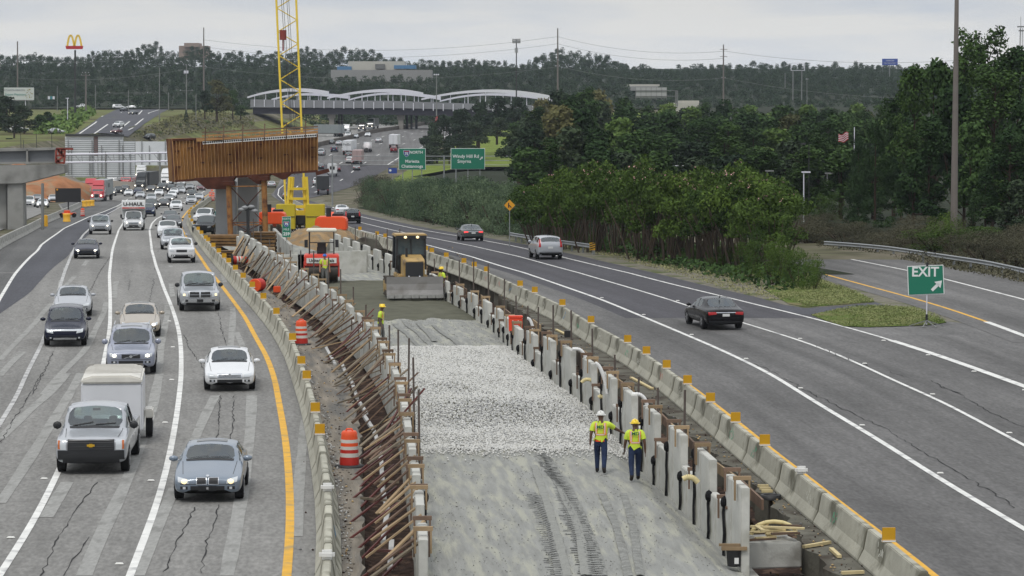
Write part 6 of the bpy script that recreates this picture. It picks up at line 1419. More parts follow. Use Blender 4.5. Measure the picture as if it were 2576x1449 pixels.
# ================================================================ site clutter
mpile = M('dirt_pile', S(160,134,100,.72), .95, var=.25, vs=1, bump=.8, bs=5, dirt=(S(138,128,112,.7), .5, 1.2))
def mound(name, px, py, rx, ry, h, mat, label, cat, seed=1, d=None):
    g = G(px, py) if d is None else Vector((P(px,py,d).x, d, prof(d))); mb = MB(); n = 28; v = []; r_ = random.Random(seed); ph = [r_.uniform(0, 6) for _ in range(6)]
    for j in range(n+1):
        for i in range(n+1):
            u, w_ = i/n*2-1, j/n*2-1; q = max(0, 1-(u*u+w_*w_)); z = h*q**.8*(1+.22*math.sin(u*5+ph[0])*math.sin(w_*4+ph[1])+.1*math.sin(u*13+ph[2])*math.sin(w_*11+ph[3]))
            v.append((u*rx, w_*ry, z-.15+r_.uniform(-.03,.03)*h))
    mb.add(v, [(j*(n+1)+i, j*(n+1)+i+1, (j+1)*(n+1)+i+1, (j+1)*(n+1)+i) for j in range(n) for i in range(n)], 0, True); o = mb.build(name, mat); o.location = g; return tag(o, label, cat)
mound('dirt_pile', 800, 615, 3.4, 6, 1.5, mpile, 'tan heap of dirt between the mile sign and right barrier', 'dirt pile', 3); mound('dirt_pile', 858, 608, 1.9, 5, 1.1, mpile, 'smaller tan heap of dirt close to the right barrier', 'dirt pile', 4)
mound('dirt_pile', 535, 345, 3, 8, 1.6, mpile, 'small sandy heap behind the retaining wall top', 'dirt pile', 6, d=700)
mb = MB(); mb.prism([(-1.6,0),(1.6,0),(1.2,.9),(.2,1.25),(-1.1,1.0)], -1.2, 1.2, 'y'); o = mb.build('broken_concrete', mcutc, bevel=.08, fixn=True); o.location = G(872,642); o.rotation_euler = (0,0,.2); tag(o, 'big broken grey concrete lump behind the roller', 'concrete lump')
mb = MB(); mb.prism([(-2,0),(1.2,0),(.7,.8),(-.4,1.0)], -1, 1, 'y'); o = mb.build('broken_concrete', mcutc, bevel=.08, fixn=True); o.location = G(925,628); tag(o, 'flat broken concrete slab close to the right barrier', 'concrete lump')
mlog = M('timber_mat', S(142,110,72,.66), .85, var=.3, vs=2, rnd=.1)
def stack(px, py, w_, dep, n, h, label, rz=0.0):
    t = thing('timber_mat_stack', label, 'timber stack', G(px, py), rz)
    for i in range(n):
        mb = MB(); z = h*(i+.5)
        mb.box((rr.uniform(-.08,.08), rr.uniform(-.1,.1), z), (w_, dep, h*.86)); mb.build('timber_mat', mlog, t, bevel=.03)
        MB().box((0,-dep/2-.01, h*(i+1)-.03), (w_*.96,.04,.035)).build('gap', mshade, t)
    return t
stack(664, 638, 1.75, 1.6, 6, .27, 'tall stack of dark timber mats right of the light tower'); stack(570, 622, 2.9, 2.0, 4, .25, 'wide stack of timber mats in front of the toilet cabin'); stack(578, 645, 2.3, 1.2, 2, .22, 'low stack of pale timber mats nearest the braces', .1)
mb = MB(); p, q = G(694,640), G(722,660); 
for k, (p, q, lab) in enumerate(((G(690,618),G(708,640),'far piece'),(G(709,642),G(733,668),'near piece'))):
    c = (p+q)/2; mb = MB(); mb.bar(p-c+Vector((0,0,.7)), q-c+Vector((0,0,.7)), .25, 1.4); o = mb.build('concrete_slab_wall', mconw, bevel=.02); o.location = c; tag(o, f'upright grey concrete slab beside the timber mats, {lab}', 'slab wall', 'upright slabs by the timber mats')
for k, (px, py, w_) in enumerate(((745,700,1.9),(772,700,1.1),(870,690,2.6),(905,688,1.0))):
    o = MB().box((0,0,.7), (w_,.2,1.5)).build('end_panel', mpan, bevel=.02); o.location = G(px, py, 0); tag(o, f'pale concrete panel standing across the strip, {["left of the roller","behind the roller left side","right of the roller","tall one marked blue"][k]}', 'wall panel', 'panels across the strip')
# toilet cabin
t = thing('portable_toilet', 'teal portable toilet cabin with white roof behind the lime vested people', 'toilet', G(557,584))
MB().box((0,0,1.05), (1.15,1.15,2.1)).build('cabin', M('toilet_teal', S(40,140,134,.8), .5), t, bevel=.03); mb = MB(); mb.ell((0,0,2.1), (.62,.62,.28), 0, 14, 4, 1, 0); mb.build('roof', mwhp, t); MB().box((0,-.59,1.0), (.7,.03,1.8)).build('door', M('toilet_door', S(60,160,150,.8), .5), t)
# light tower
t = thing('light_tower', 'black folded light tower mast with floodlights between the timber stacks', 'light tower', G(625,640))
MB().box((0,.4,.55), (1.2,1.8,1.0)).build('generator', mconw, t, bevel=.05); MB().box((0,-.2,1.9), (.22,.22,3.6)).build('mast', mplas, t)
for s, z in ((-.45,3.3),(-.2,3.45),(.25,3.5),(.5,3.2)): MB().ell((s,-.3,z), (.26,.16,.15), 0, 10, 6).build('floodlight', M('lamp_grey', S(150,152,154,.7), .4), t)
MB().bar((-.5,-.2,3.2), (.5,-.2,3.35), .08).build('crossarm', mplas, t)
# parked site vehicles
t = far_car('pickup', 'white', False, False); t['label'] = 'white pickup parked inside the work zone beside the toilet cabin'; t['group'] = 'parked site pickups'; g = G(514,565); t.location = (g.x, g.y+2, prof(g.y)); t.rotation_euler = (0,0,-PI/2-.1)
t = far_car('pickup', 'charcoal', False, False); t['label'] = 'dark pickup parked in front of the white site pickup'; t['group'] = 'parked site pickups'; g = G(521,592); t.location = (g.x, g.y+2, prof(g.y)); t.rotation_euler = (0,0,-PI/2-.15)
# mile marker
msg = M('sign_green', S(20,118,92,.85), .4); msw = M('sign_white', S(228,232,230,.85), .4); mgalv = M('galvanised_steel', S(168,172,174,.65), .5, .4, var=.12, vs=2)
t = thing('mile_marker', 'narrow green route and mile marker sign with white numerals before the crane', 'sign', G(721,655))
zt, zb = P(711,545,t.location.y).z-t.location.z, P(711,597,t.location.y).z-t.location.z; wd = 22*t.location.y/FPX; hh = zt-zb
MB().cyl((0,.05,0), (0,.05,zt), .04, n=8).build('post', mgalv, t); MB().box((0,0,(zt+zb)/2), (wd,.03,hh)).build('border', msw, t); MB().box((0,-.02,(zt+zb)/2), (wd*.94,.02,hh*.975)).build('panel', msg, t)
text('NORTH', wd*.27, 'lettering', msw, t, (0,-.035,zt-hh*.11), ext=.004); text('75', wd*.4, 'route_number', msw, t, (0,-.05,zt-hh*.36), ext=.004, bold=.01); text('MILE', wd*.33, 'lettering', msw, t, (0,-.035,zt-hh*.62), ext=.004); text('259', wd*.5, 'numerals', msw, t, (0,-.035,zt-hh*.84), ext=.004, bold=.008)
mshb = M('shield_blue', S(40,70,150,.8), .4); mshr = M('shield_red', S(170,40,50,.8), .4)
def shield(t, c, s):
    pts = [(-.5,.35),(-.42,.52),(0,.44),(.42,.52),(.5,.35),(.46,-.05),(.3,-.35),(0,-.55),(-.3,-.35),(-.46,-.05)]
    MB().prism([(c[0]+x*s*1.08, c[2]+y*s*1.08) for x, y in pts], c[1]-.004, c[1]+.004, 'y').build('shield_border', msw, t)
    MB().prism([(c[0]+x*s, c[2]+y*s) for x, y in pts], c[1]-.012, c[1]-.006, 'y').build('shield', mshb, t); MB().box((c[0], c[1]-.014, c[2]+.34*s), (.86*s,.006,.17*s)).build('shield_band', mshr, t)
shield(t, (0,-.036,zt-hh*.36), wd*.62)
# ================================================================ far bridge with white arched canopies
DB = 1050.0; mdk = M('deck_concrete', S(150,152,156,.68), .85, var=.1, vs=.15); mgird = M('dark_girder', S(52,50,66,.6), .7); mwst = M('white_steel', S(220,220,230,.86), .45)
t = thing('road_bridge', 'long road bridge with grey parapet and white arched canopies across the far highway', 'bridge', (P(1000,250,DB).x, DB, prof(DB))); oB = t.location.copy()
QB = lambda x, y, dd=0: Vector(P(x, y, DB+dd))-oB
def slab(pts, dd0, dd1, name, mat, par):
    mb = MB(); n = len(pts); v = [QB(x, y, 0)+Vector((0,dd0,0)) for x, y in pts]+[QB(x, y, 0)+Vector((0,dd1,0)) for x, y in pts]
    mb.add(v, [tuple(range(n)), tuple(range(2*n-1, n-1, -1))]+[(i+n, (i+1) % n+n, (i+1) % n, i) for i in range(n)]); return mb.build(name, mat, par, fixn=True)
slab([(630,268),(1000,270),(1400,279),(1400,268),(1000,273-19),(630,250)], 0, .5, 'parapet', mdk, t)
slab([(630,270),(1000,272),(1400,281),(1400,279),(1000,270),(630,268)], -.4, 22, 'deck', mdk, t)
slab([(636,286),(1000,289),(1120,292),(1400,296),(1400,281),(1000,272.5),(636,270.5)], .6, 20, 'girder', mgird, t)
slab([(630,252),(1400,268),(1400,266),(630,250)], 20, 20.5, 'parapet', mdk, t)
for i in range(31): x = 640+i*25; y = 250+(x-640)*.0235; MB().bar(QB(x, y+18, -.5), QB(x, y, -.5), .3).build('parapet_post', mwst, t)
def arch(pts, thick, dd, name='canopy'):
    xs_ = [p[0] for p in pts]; ys_ = [p[1] for p in pts]; n = 22; top = []
    for i in range(n+1):
        u = i/n; x = xs_[0]+(xs_[-1]-xs_[0])*u; a, b, c = pts
        y = float(np.interp(x, xs_, ys_)); 
        xm = b[0]; y = b[1]+((a[1]-b[1])*((xm-x)/(xm-a[0]))**2 if x < xm else (c[1]-b[1])*((x-xm)/(c[0]-xm))**2); top.append((x, y))
    bot = [(x, y+thick[0]+(thick[1]-thick[0])*i/n) for i, (x, y) in enumerate(top)]
    slab(bot+top[::-1], dd, dd+4, name, mwst, t)
    i = 0
    for x, y in top[2::3]:
        zb = 250+(x-640)*.0235+4; MB().bar(QB(x, y+thick[0], dd+1), QB(x, zb, dd+1), .28).build('canopy_post', mwst, t)
arch([(622,243),(748,222),(826,230)], (4,11), 0); arch([(675,249),(770,234),(874,240)], (3.5,9), 13)
arch([(823,245),(985,223.5),(1064,233)], (4,11), 0); arch([(871,250),(985,232),(1106,243)], (3.5,9), 13)
arch([(1060,248),(1240,225),(1383,240)], (4,11), 0); arch([(1104,253),(1240,234),(1390,246)], (3.5,9), 13)
mbc = M('bridge_pier', S(150,146,140,.65), .85, var=.15, vs=.3)
for x0, x1, y0, y1_, m in ((828,841,284,334,mbc),(1002,1015,287,324,mbc),(846,850,286,330,mgird),(854,858,286,330,mgird),(1018,1024,289,322,mgird),(1030,1035,289,322,mgird),(1042,1048,290,322,mgird)):
    a, b = QB(x0, y0, 3), QB(x1, y1_+3, 3); MB().box(((a.x+b.x)/2, (3 if m is mbc else 14), (a.z+b.z)/2), (b.x-a.x, 2, a.z-b.z)).build('pier', m, t)
    if m is mbc: MB().box(((a.x+b.x)/2, 3, a.z-1), ((b.x-a.x)*1.5, 2.4, 2)).build('pier_cap', m, t)
# ================================================================ buildings
def bld(name, d, rects, label, dep=20, cat='building'):
    x0 = sum(r_[1]+r_[3] for r_ in rects)/2/len(rects); t = thing(name, label, cat, (P(x0, 250, d).x, d, 0)); o_ = t.location.copy()
    for nm, xa, ya, xb, yb, m, dy in rects:
        a, b = Vector(P(xa, ya, d))-o_, Vector(P(xb, yb, d))-o_
        MB().box(((a.x+b.x)/2, dy+dep/2, (a.z+b.z)/2), (abs(b.x-a.x), dep, abs(a.z-b.z))).build(nm, m, t)
    return t
mbw = M('building_pale', S(196,194,184,.72), .8, var=.06, vs=.1); mbg = M('building_grey', S(160,160,158,.68), .8, var=.06, vs=.1); mbb = M('blue_screen', S(70,120,160,.75), .6); mbp = M('building_pink', S(168,150,138,.7), .8)
bld('office_building', 1500, [('wall', 875,154,1018,178, mbw, 3), ('screen_wall', 848,167,884,177, mbb, 0), ('screen_wall', 991,164,1045,173, mbb, 0), ('lower_wall', 834,176,1087,205, mbg, -6), ('window', 944,161,968,173, M('bld_window', S(120,122,120,.6), .5), -1)], 'wide pale office building with blue screens on the far wooded ridge', 20)
bld('tower_block', 1900, [('wall', 449,115,521,150, mbp, 2), ('roof_block', 463,108,500,118, mbp, 0)], 'pinkish block rising behind the treetops on the far left ridge')
bld('store_building', 800, [('wall', 1690,259,1758,285, mbw, 0), ('roof', 1716,253,1760,260, mbw, 2)], 'low white roofed building in the trees right of the gantry frame')
bld('shed_building', 1300, [('roof', 1582,212,1660,217, mbw, 2), ('wall', 1585,217,1655,228, mbg, 0)], 'row of small white roofs above the gantry frame')
# ================================================================ poles
mpole = M('pole_wood', S(140,134,130,.62), .85, var=.1); mpold = M('pole_dark', S(60,62,62,.6), .6); mpolg = M('pole_grey', S(150,152,150,.65), .5, .3)
def pole(name, x, y0, y1_, d, label, w0=3.5, w1=2, mat=None, arms=(), cat='utility pole', x1=None, extra=None):
    a, b = P(x if x1 is None else x1, y1_, d), P(x, y0, d); a.y = b.y = d; t = thing(name, label, cat, a)
    b = Vector((b.x-a.x, 0, b.z-a.z)); k = d/FPX
    MB().cyl((0,0,-1.5), b, w0*k/2, w1*k/2, n=10).build('shaft', mat or mpole, t)
    for yy, hw, th in arms:
        z = (y1_-yy)*k; MB().box((0,0,z), (hw*2*k,.25,th*k)).build('crossarm', mat or mpole, t)
        for s in (-.8, 0, .8): MB().cyl((s*hw*k,0,z), (s*hw*k,0,z+2.2*k), .6*k, n=6).build('insulator', mwst, t)
    return t
pole('utility_pole', 44, 104, 222, 900, 'tall plain wooden pole above the white billboard', 4, 3)
pole('utility_pole', 512.5, 69, 215, 850, 'tall weathered wooden pole left of the crane boom', 4.5, 2.5, arms=[(167,6,1.2)])
pole('utility_pole', 1403, 71, 232, 800, 'tallest wooden pole right of the white bridge canopies', 5, 3, arms=[(167,5,1)])
pole('utility_pole', 1820, 112, 262, 760, 'wooden pole with two short crossarms above the middle trees', 5, 3, arms=[(125,9,1.2),(143,9,1.2),(196,5,1.5)])
pole('utility_pole', 216, 186, 276, 950, 'wooden pole with crossarm right of the tall arched restaurant sign', 4.5, 3.5, arms=[(190,12,1.5),(184,10,1)])
t = pole('utility_pole', 469, 164, 280, 900, 'pole with transformer cans near the dark hillside tree', 3, 2.2, mpolg, arms=[(164,8,.8),(228,18,1)])
for s in (-3, 3): MB().cyl((s*.125,0,(280-185)*.125), (s*.125,0,(280-178)*.125), .35, n=8).build('transformer', mwst, t)
pole('street_lamp', 401, 170, 312, 860, 'tall lamp pole beside the far hill road', 2.6, 2, mpolg, cat='street lamp'); pole('street_lamp', 170, 247, 302, 820, 'short lamp pole below the tall arched restaurant sign', 2, 2, mwst, arms=[(248,4,1)], cat='street lamp')
t = pole('floodlight_pole', 1098, 186, 280, 950, 'floodlight pole standing in front of the white bridge canopy', 3, 2.2, mpolg, cat='street lamp')
for s in (-5, 0, 5): MB().box((s*.132,0,(280-188)*.132), (.5,.4,.4)).build('floodlight', mwst, t)
t = pole('cell_tower', 1299, 99, 235, 900, 'cell phone mast with ring of antennas behind the bridge', 3.5, 2.5, mpold, cat='mast')
for s in np.linspace(-9, 9, 7):
    MB().box((s*.125,math.cos(s)*.6,(235-104)*.125), (.3,.3,1.4)).build('antenna_panel', mpolg, t)
MB().box((0,0,(235-106)*.125), (2.4,2.2,.12)).build('antenna_frame', mpold, t)
for s in (-3,0,3): MB().box((s*.125,0,(235-127)*.125), (.25,.3,1.5)).build('antenna_panel', mpolg, t)
for i, (x, y0, y1_, d, lab, ar) in enumerate([(1975,184,210,1000,'thin grey pole beyond the middle trees',[]), (2030,198,250,900,'thin grey pole right of the empty sign frame',[(200,3,1)]), (2298,159,200,900,'slim mast beside the round petrol sign',[]), (240,215,262,900,'small pole left of the junction',[]), (144,216,268,900,'slim pole behind the lit store signs',[]), (493,236,290,850,'slim white pole beside the dark hillside tree',[]), (424,232,265,1000,'small pole at the top of the hill road',[]), (323,227,272,1000,'junction mast arm pole above the white cars',[(234,60,.8)])]):
    pole('thin_pole', x, y0, y1_, d, lab, 2, 1.6, mpolg, arms=ar, cat='pole')
t = pole('antenna_tower', 2568, 42, 200, 700, 'lattice antenna tower at the right edge above the trees', 2, 1, mpolg, cat='mast')
for yy, hw in ((68,10),(78,6)): MB().box((0,0,(200-yy)*.0972), (hw*2*.0972,1,.3)).build('antenna_ring', mpolg, t)
for s in (-1, 1): MB().cyl((s*5*.0972,0,0), (s*3*.0972,0,(200-72)*.0972), .07, n=6).build('lattice_leg', mpolg, t)
# high mast at right
pole('high_mast_pole', 2407.5, -60, 640, 205, 'very tall tapered brown grey mast rising past the top of the picture at right', 21, 10, M('mast_brown', S(132,124,118,.62), .6, var=.06), x1=2398.5, cat='light mast')
# car park lamps at right
for x, y0, y1_, d, lab, m in ((2022,433,530,280,'pale square lamp post left of the clipped green bush',mwst), (2081,436,500,300,'shorter pale lamp post above the clipped green bush',mpolg), (2035,362,540,285,'thin black lamp post beside the pale one',mpold), (1930,430,520,280,'pale lamp post half hidden behind the myrtle trees',mpolg)):
    t = pole('car_park_lamp', x, y0, y1_, d, lab, 3 if m is not mpold else 2, 3 if m is not mpold else 2, m, cat='street lamp'); k = d/FPX
    MB().box((5*k*(1 if m is not mpold else -3), 0, (y1_-y0)*k), (22*k if m is not mpold else 12*k, .3, 3.5*k)).build('lamp_head', m, t)
# power lines
def wire(p, q, sag, lab):
    a, b = Vector(P(*p)), Vector(P(*q)); c = (a+b)/2; mb = MB(); n = 14; pts = [a.lerp(b, i/n)-Vector((0,0,sag*4*(i/n)*(1-i/n)))-c for i in range(n+1)]
    mb.tube(pts, .045, 4); o = mb.build('power_line', mpolg); o.location = c; tag(o, lab, 'power line', 'sagging power lines')
for k, (y0, y1_) in enumerate(((92,140),(110,160),(166,200))): wire((1403,y0,800), (1820,y0+37 if k < 2 else 196,760), 2.0, f'power line between the tallest pole and the two armed pole, {["top","second","lowest"][k]} wire')
for k, y0 in enumerate((100,118,168)): wire((512,y0,850), (1403,y0-8 if k < 2 else 168,800), 3.5, f'power line passing behind the crane boom, {["top","second","lowest"][k]} wire')
for k, y0 in enumerate((122,166)): wire((44,y0+30,900), (512,y0,850), 2, f'power line from the billboard pole to the left boom side pole, {["upper","lower"][k]} wire')
for k, y0 in enumerate((128,196)): wire((1820,y0,760), (2560,y0+10 if k == 0 else y0+45,700), 2.5, f'power line from the two armed pole towards the right trees, {["upper","lower"][k]} wire')
# ================================================================ far signs
myell = M('arch_yellow', S(236,200,70,.9), .5); mredb = M('sign_red', S(184,28,40,.85), .5)
t = pole('restaurant_sign', 189, 126, 296, 900, 'tall dark pole sign with yellow double arch on a red base', 6, 4.5, mpold, cat='sign'); k = .125
z0 = (296-118)*k
for c in (-9.2, 9.2):
    pts = [((c+8.6*u)*k, 0, z0+(1-abs(u)**2.3)*28*k) for u in np.linspace(-1, 1, 15)]; mb = MB()
    for a, b in zip(pts[:-1], pts[1:]): mb.bar(a, b, .35*1.6, .5, up=(0,1,0))
    mb.build('yellow_arch', myell, t)
MB().prism([(-22*k,z0+.2),(22*k,z0+.2),(20*k,z0-.8),(-20*k,z0-.8)], -.5, .5, 'y').build('red_base', mredb, t)
t = pole('billboard', 64, 236, 286, 800, 'white billboard with teal lettering at the far left edge of the trees', 2, 2, mwst, cat='billboard'); k = 800/FPX; z0 = (286-236)*k; xo = (48.5-64)*k
MB().box((xo,0,z0), (75*k,.4,31*k)).build('panel', M('billboard_white', S(206,212,208,.8), .6), t)
text('Expert Physicians', 7.5*k, 'lettering', M('teal_ink', S(90,160,150,.8), .6), t, (xo-8*k,-.25,z0-2*k), ext=.02); text('ATLANTA HEALTH', 6*k, 'lettering', M('grey_ink', S(130,140,150,.8), .6), t, (xo-12*k,-.25,z0+9*k), ext=.02)
dots = MB(); r_ = random.Random(3)
for _ in range(26): dots.box((xo+(14+r_.uniform(0,20))*k,-.24,z0+r_.uniform(-11,13)*k), (.16,.05,.2))
tag(dots.build('leaf_dots', M('olive_ink', S(150,140,60,.8), .6), t), kind='stuff'); MB().box((xo,.1,z0-17*k), (70*k,.8,.15)).build('catwalk', mpolg, t)
for x, c, lab in ((123,'w','left'),(129,'t','middle'),(135,'w','right')):
    o = MB().box((0,0,0), (.6,.2,.9)).build('store_sign', mwst if c == 'w' else M('sign_teal', S(60,140,150,.8), .5)); o.location = P(x, 246, 880); tag(o, f'tiny store sign in the far trees, {lab} of three', 'sign', 'tiny store signs')
t = pole('blue_billboard', 2238, 156, 200, 1500, 'blue billboard rising above the far right treetops', 2, 2, mpolg, cat='billboard'); k = 1500/FPX
MB().box((0,-.3,44*k), (39*k,.5,16*k)).build('panel', M('billboard_blue', S(46,76,160,.85), .5), t); text('AMERICAN', 4.2*k, 'lettering', msw, t, (0,-.6,47*k), ext=.02); text('Star Injury Law', 4.5*k, 'lettering', msw, t, (0,-.6,41.5*k), ext=.02)
t = pole('petrol_sign', 2302, 172, 200, 900, 'round green and yellow petrol station sign beside the big right trees', 2, 2, mwst, cat='sign')
MB().cyl((-.9,-.2,2.9), (-.9,.2,2.9), 1.2, n=14).build('green_disc', M('sign_leaf', S(60,160,110,.85), .5), t); MB().cyl((-.9,-.26,2.5), (-.9,-.21,2.5), .6, n=10).build('yellow_disc', myell, t)
t = thing('empty_billboard', 'empty white rectangular billboard frame in front of the far ridge', 'sign frame', P(2007,177,1100)); k = 1100/FPX
for x, w_, y, h in ((-17,1.5,9,18),(17,1.5,9,18)): MB().box((x*k,0,y*k), (w_*k,.3,h*k)).build('side_bar', mwst, t)
for y in (0, 18): MB().box((0,0,y*k), (35*k,.3,1.2*k)).build('cross_bar', mwst, t)
for x in (-12, 10): MB().cyl((x*k,0,-75*k), (x*k,0,0), .2, n=6).build('leg', mpolg, t)
t = thing('gantry_sign', 'back of a pale gridded highway sign above the middle trees', 'sign', P(1638,250,700)); k = 700/FPX
MB().box((0,0,17*k), (78*k,.3,26*k)).build('panel', M('sign_back', S(188,190,188,.7), .6), t)
for i in range(7): MB().box(((-39+i*13)*k,-.25,15*k), (.9*k,.2,32*k)).build('stiffener', mpolg, t)
for y in (8, 22): MB().box((12*k,-.3,y*k), (106*k,.2,1.3*k)).build('truss_chord', mpolg, t)
for x in (62, 66): MB().cyl((x*k,0,-18*k), (x*k,0,22*k), .16, n=8).build('post', mpolg, t)
# ================================================================ overhead highway signs
def big_sign(x0, y0, x1, y1_, d, label, rows):
    t = thing('highway_sign', label, 'sign', P((x0+x1)/2, y1_, d)); k = d/FPX; w_, h = (x1-x0)*k, (y1_-y0)*k
    MB().box((0,0,h/2), (w_,.08,h)).build('border', msw, t, bevel=.03); MB().box((0,-.05,h/2), (w_*.97,.06,h*.962)).build('panel', msg, t, bevel=.02)
    for txt, cx, cy, s in rows: text(txt, s*k, 'lettering', msw, t, (cx*k, -.1, h-(cy-y0)*k), ext=.008, bold=.012)
    for s in (-.35, 0, .35): MB().bar((s*w_,.25,-8), (s*w_,.25,h), .15).build('post', mgalv, t)
    return t, k, h
t, k, h = big_sign(1003, 373, 1071, 427, 480, 'green highway sign with blue route shield, left of the two', [('NORTH', 10, 383.5, 9.5), ('Marietta', 0, 406, 10.5), ('Chattanooga', 0, 418.5, 10.5)])
shield(t, (-14*k,-.1,h-13*k), 15*k); text('75', 9*k, 'route_number', msw, t, (-14*k,-.14,h-14*k), ext=.006, bold=.02)
t, k, h = big_sign(1134, 373, 1220, 426, 480, 'green highway exit sign with diagonal arrow, right of the two', [('Windy Hill Rd', -5, 393.5, 11.5), ('Smyrna', -9, 406, 11.5)])
def arrow(t, c, s, dy=-.1, m=None):
    u = Vector((1,0,1)).normalized(); n_ = Vector((1,0,-1)).normalized(); c = Vector(c); tip = c+u*s; mb = MB()
    mb.bar(c-u*s, c+u*s*.35, s*.42, .02, up=(0,1,0)); h_ = [tip, c+u*s*.1+n_*s*.62, c+u*s*.1-n_*s*.62]
    mb.add([(p.x, p.y-.01, p.z) for p in h_]+[(p.x, p.y+.01, p.z) for p in h_], [(0,1,2),(5,4,3),(0,3,4,1),(1,4,5,2),(2,5,3,0)]); mb.build('arrow', m or msw, t)
arrow(t, (34*k,-.11,h-25*k), 5.5*k)
t = thing('sign_truss', 'long horizontal steel truss behind the two green highway signs', 'truss', P(1080,405,484)); k = 484/FPX
for y in (393, 404, 415): MB().cyl(((835-1080)*k,0,(405-y)*k), ((1300-1080)*k,0,(405-y)*k), .06, n=6).build('truss_chord', mgalv, t)
for x in (836, 1117, 1147, 1290): MB().cyl(((x-1080)*k,0,-9), ((x-1080)*k,0,(405-391)*k), .13, n=8).build('truss_post', mgalv, t)
t = thing('service_sign', 'small blue roadside service sign left of the route shield sign', 'sign', P(988,437,470)); MB().box((0,0,.5), (1.4,.06,.9)).build('panel', mshb, t); MB().cyl((0,.05,-6), (0,.05,.5), .05, n=6).build('post', mgalv, t); MB().cyl((-.4,-.06,.55), (-.4,-.03,.55), .2, n=10).build('logo_disc', msw, t)
t = thing('warning_sign', 'yellow diamond warning sign in front of the evergreen shrubs', 'sign', P(1282,530,226)); MB().cyl((0,.04,-3), (0,.04,.4), .04, n=6).build('post', mgalv, t)
MB().box((0,0,.43), (.62,.03,.62), ry=PI/4).build('panel', M('warning_yellow', S(226,160,30,.85), .5), t); MB().box((-.08,-.025,.43), (.08,.02,.4)).build('merge_mark', mblk, t); MB().bar((.14,-.025,.25), (-.05,-.025,.45), .07, .02, up=(0,1,0)).build('merge_mark', mblk, t)
t = thing('green_guide_sign', 'green sign edge poking out between the myrtle tops', 'sign', P(1651,419,330)); MB().box((0,0,0), (1.6,.06,1.6)).build('panel', msg, t); MB().box((2.4,0,.1), (2.2,.06,.08)).build('bracket', mwst, t); MB().cyl((0,.1,-5), (0,.1,0), .08, n=6).build('post', mgalv, t)
# exit sign on tripod
g = G(2331,822,.0); t = thing('exit_sign', 'green EXIT sign with white arrow on a tripod stand in the gore', 'sign', g, -.05); k = g.y/FPX
zb, h, w_ = (822-741)*k, 74*k, 91*k; rr_ = Matrix.Rotation(0, 3, 'Y')
pn = bpy.data.objects.new('panel_tilt', None); bpy.data.objects.remove(pn)
b1 = MB().box((0,0,h/2), (w_,.03,h)).build('border', msw, t, bevel=.012); b2 = MB().box((0,-.022,h/2), (w_*.955,.02,h*.95)).build('panel', msg, t, bevel=.01)
for o in (b1, b2): o.location.z = zb; o.rotation_euler.y = -.045; o.location.x = -.03
o = text('EXIT', h*.46, 'lettering', msw, t, (-.05*w_-.01,-.04,zb+h*.77), (PI/2,-.0,0), .004, sx=.98, bold=.014); arrow(t, (w_*.27,-.045,zb+h*.32), h*.24)
MB().cyl((0,.03,.1), (0,.03,zb+h+.1), .028, n=8).build('post', mwst, t); MB().cyl((0,.03,.22), (0,.03,.6), .06, n=8).build('sleeve', mplas, t); MB().box((0,.0,zb+h+.05), (.1,.08,.2)).build('top_clip', mplas, t)
for a in (.25, 2.9, 4.4, 5.2): MB().bar((0,0,.3), (math.cos(a)*.85, math.sin(a)*.85, .02), .04).build('leg', mpolg, t)
# ================================================================ guardrails
def guardrail(name, f, y0, y1_, label, hgt=.75, step=4.0, sideoff=0.0):
    t = thing(name, label, 'guardrail', (f((y0+y1_)/2), (y0+y1_)/2, 0)); o_ = t.location.copy(); pr = [(-.02,-.16),(.05,-.10),(-.02,-.03),(-.02,.03),(.05,.10),(-.02,.16)]
    n = int((y1_-y0)/1.5)+1; v = []; mb = MB()
    for Y in np.linspace(y0, y1_, n):
        Y = float(Y)
        for a, b in pr: v.append((f(Y)-a-o_.x, Y-o_.y, prof(Y)+hgt-.16+b))
    k = len(pr); mb.add(v, [(j*k+i, (j+1)*k+i, (j+1)*k+i+1, j*k+i+1) for j in range(n-1) for i in range(k-1)]); mb.build('rail', mgalv, t)
    Y = y0
    while Y < y1_: MB().box((f(Y)+.12-o_.x, Y-o_.y, prof(Y)+hgt/2-.1), (.15,.1,hgt+.1)).build('post', mgalv, t); Y += step
guardrail('guardrail', RG, 128, RG.end-1, 'long curved guardrail beyond the exit ramp', step=3.8)
NG = Line([(1490,640),(1440,632),(1400,627),(1340,617),(1288,607)]); guardrail('guardrail', NG, G(1490,640).y, G(1288,606).y, 'short guardrail ending at a striped marker beside the silver SUV', step=3.8)
g = G(1490,641); t = thing('hazard_marker', 'black and orange striped marker at the guardrail end', 'marker', g); MB().box((0,-.1,.62), (.42,.03,.55)).build('panel', mamb, t)
for i in range(3): MB().bar((-.2,-.12,.42+i*.16), (.2,-.12,.55+i*.16), .07, .01, up=(0,1,0)).build('stripe', mblk, t)
MB().box((0,0,.3), (.06,.06,.6)).build('post', mgalv, t)
# flag
t = thing('flagpole', 'striped red and white flag flying from a pole in the trees', 'flag', P(2149,360,350)); k = 350/FPX
MB().cyl((0,0,-3), (0,0,40*k), .05, n=8).build('pole', mwst, t); fm = MB()
for i in range(9):
    v = []
    for j in range(13): u = j/12; x = -15*k-u*25*k; z = (27-i*2.3)*k-u*.25+.12*math.sin(u*7+i*.2); v += [(x, .25*math.sin(u*6), z), (x, .25*math.sin(u*6), z-2.35*k)]
    fm.add(v, [(2*j, 2*j+1, 2*j+3, 2*j+2) for j in range(12)], i % 2)
fm.build('flag_cloth', [M('flag_red', S(178,40,56,.8), .8), M('flag_white', S(220,216,218,.8), .8)], t)
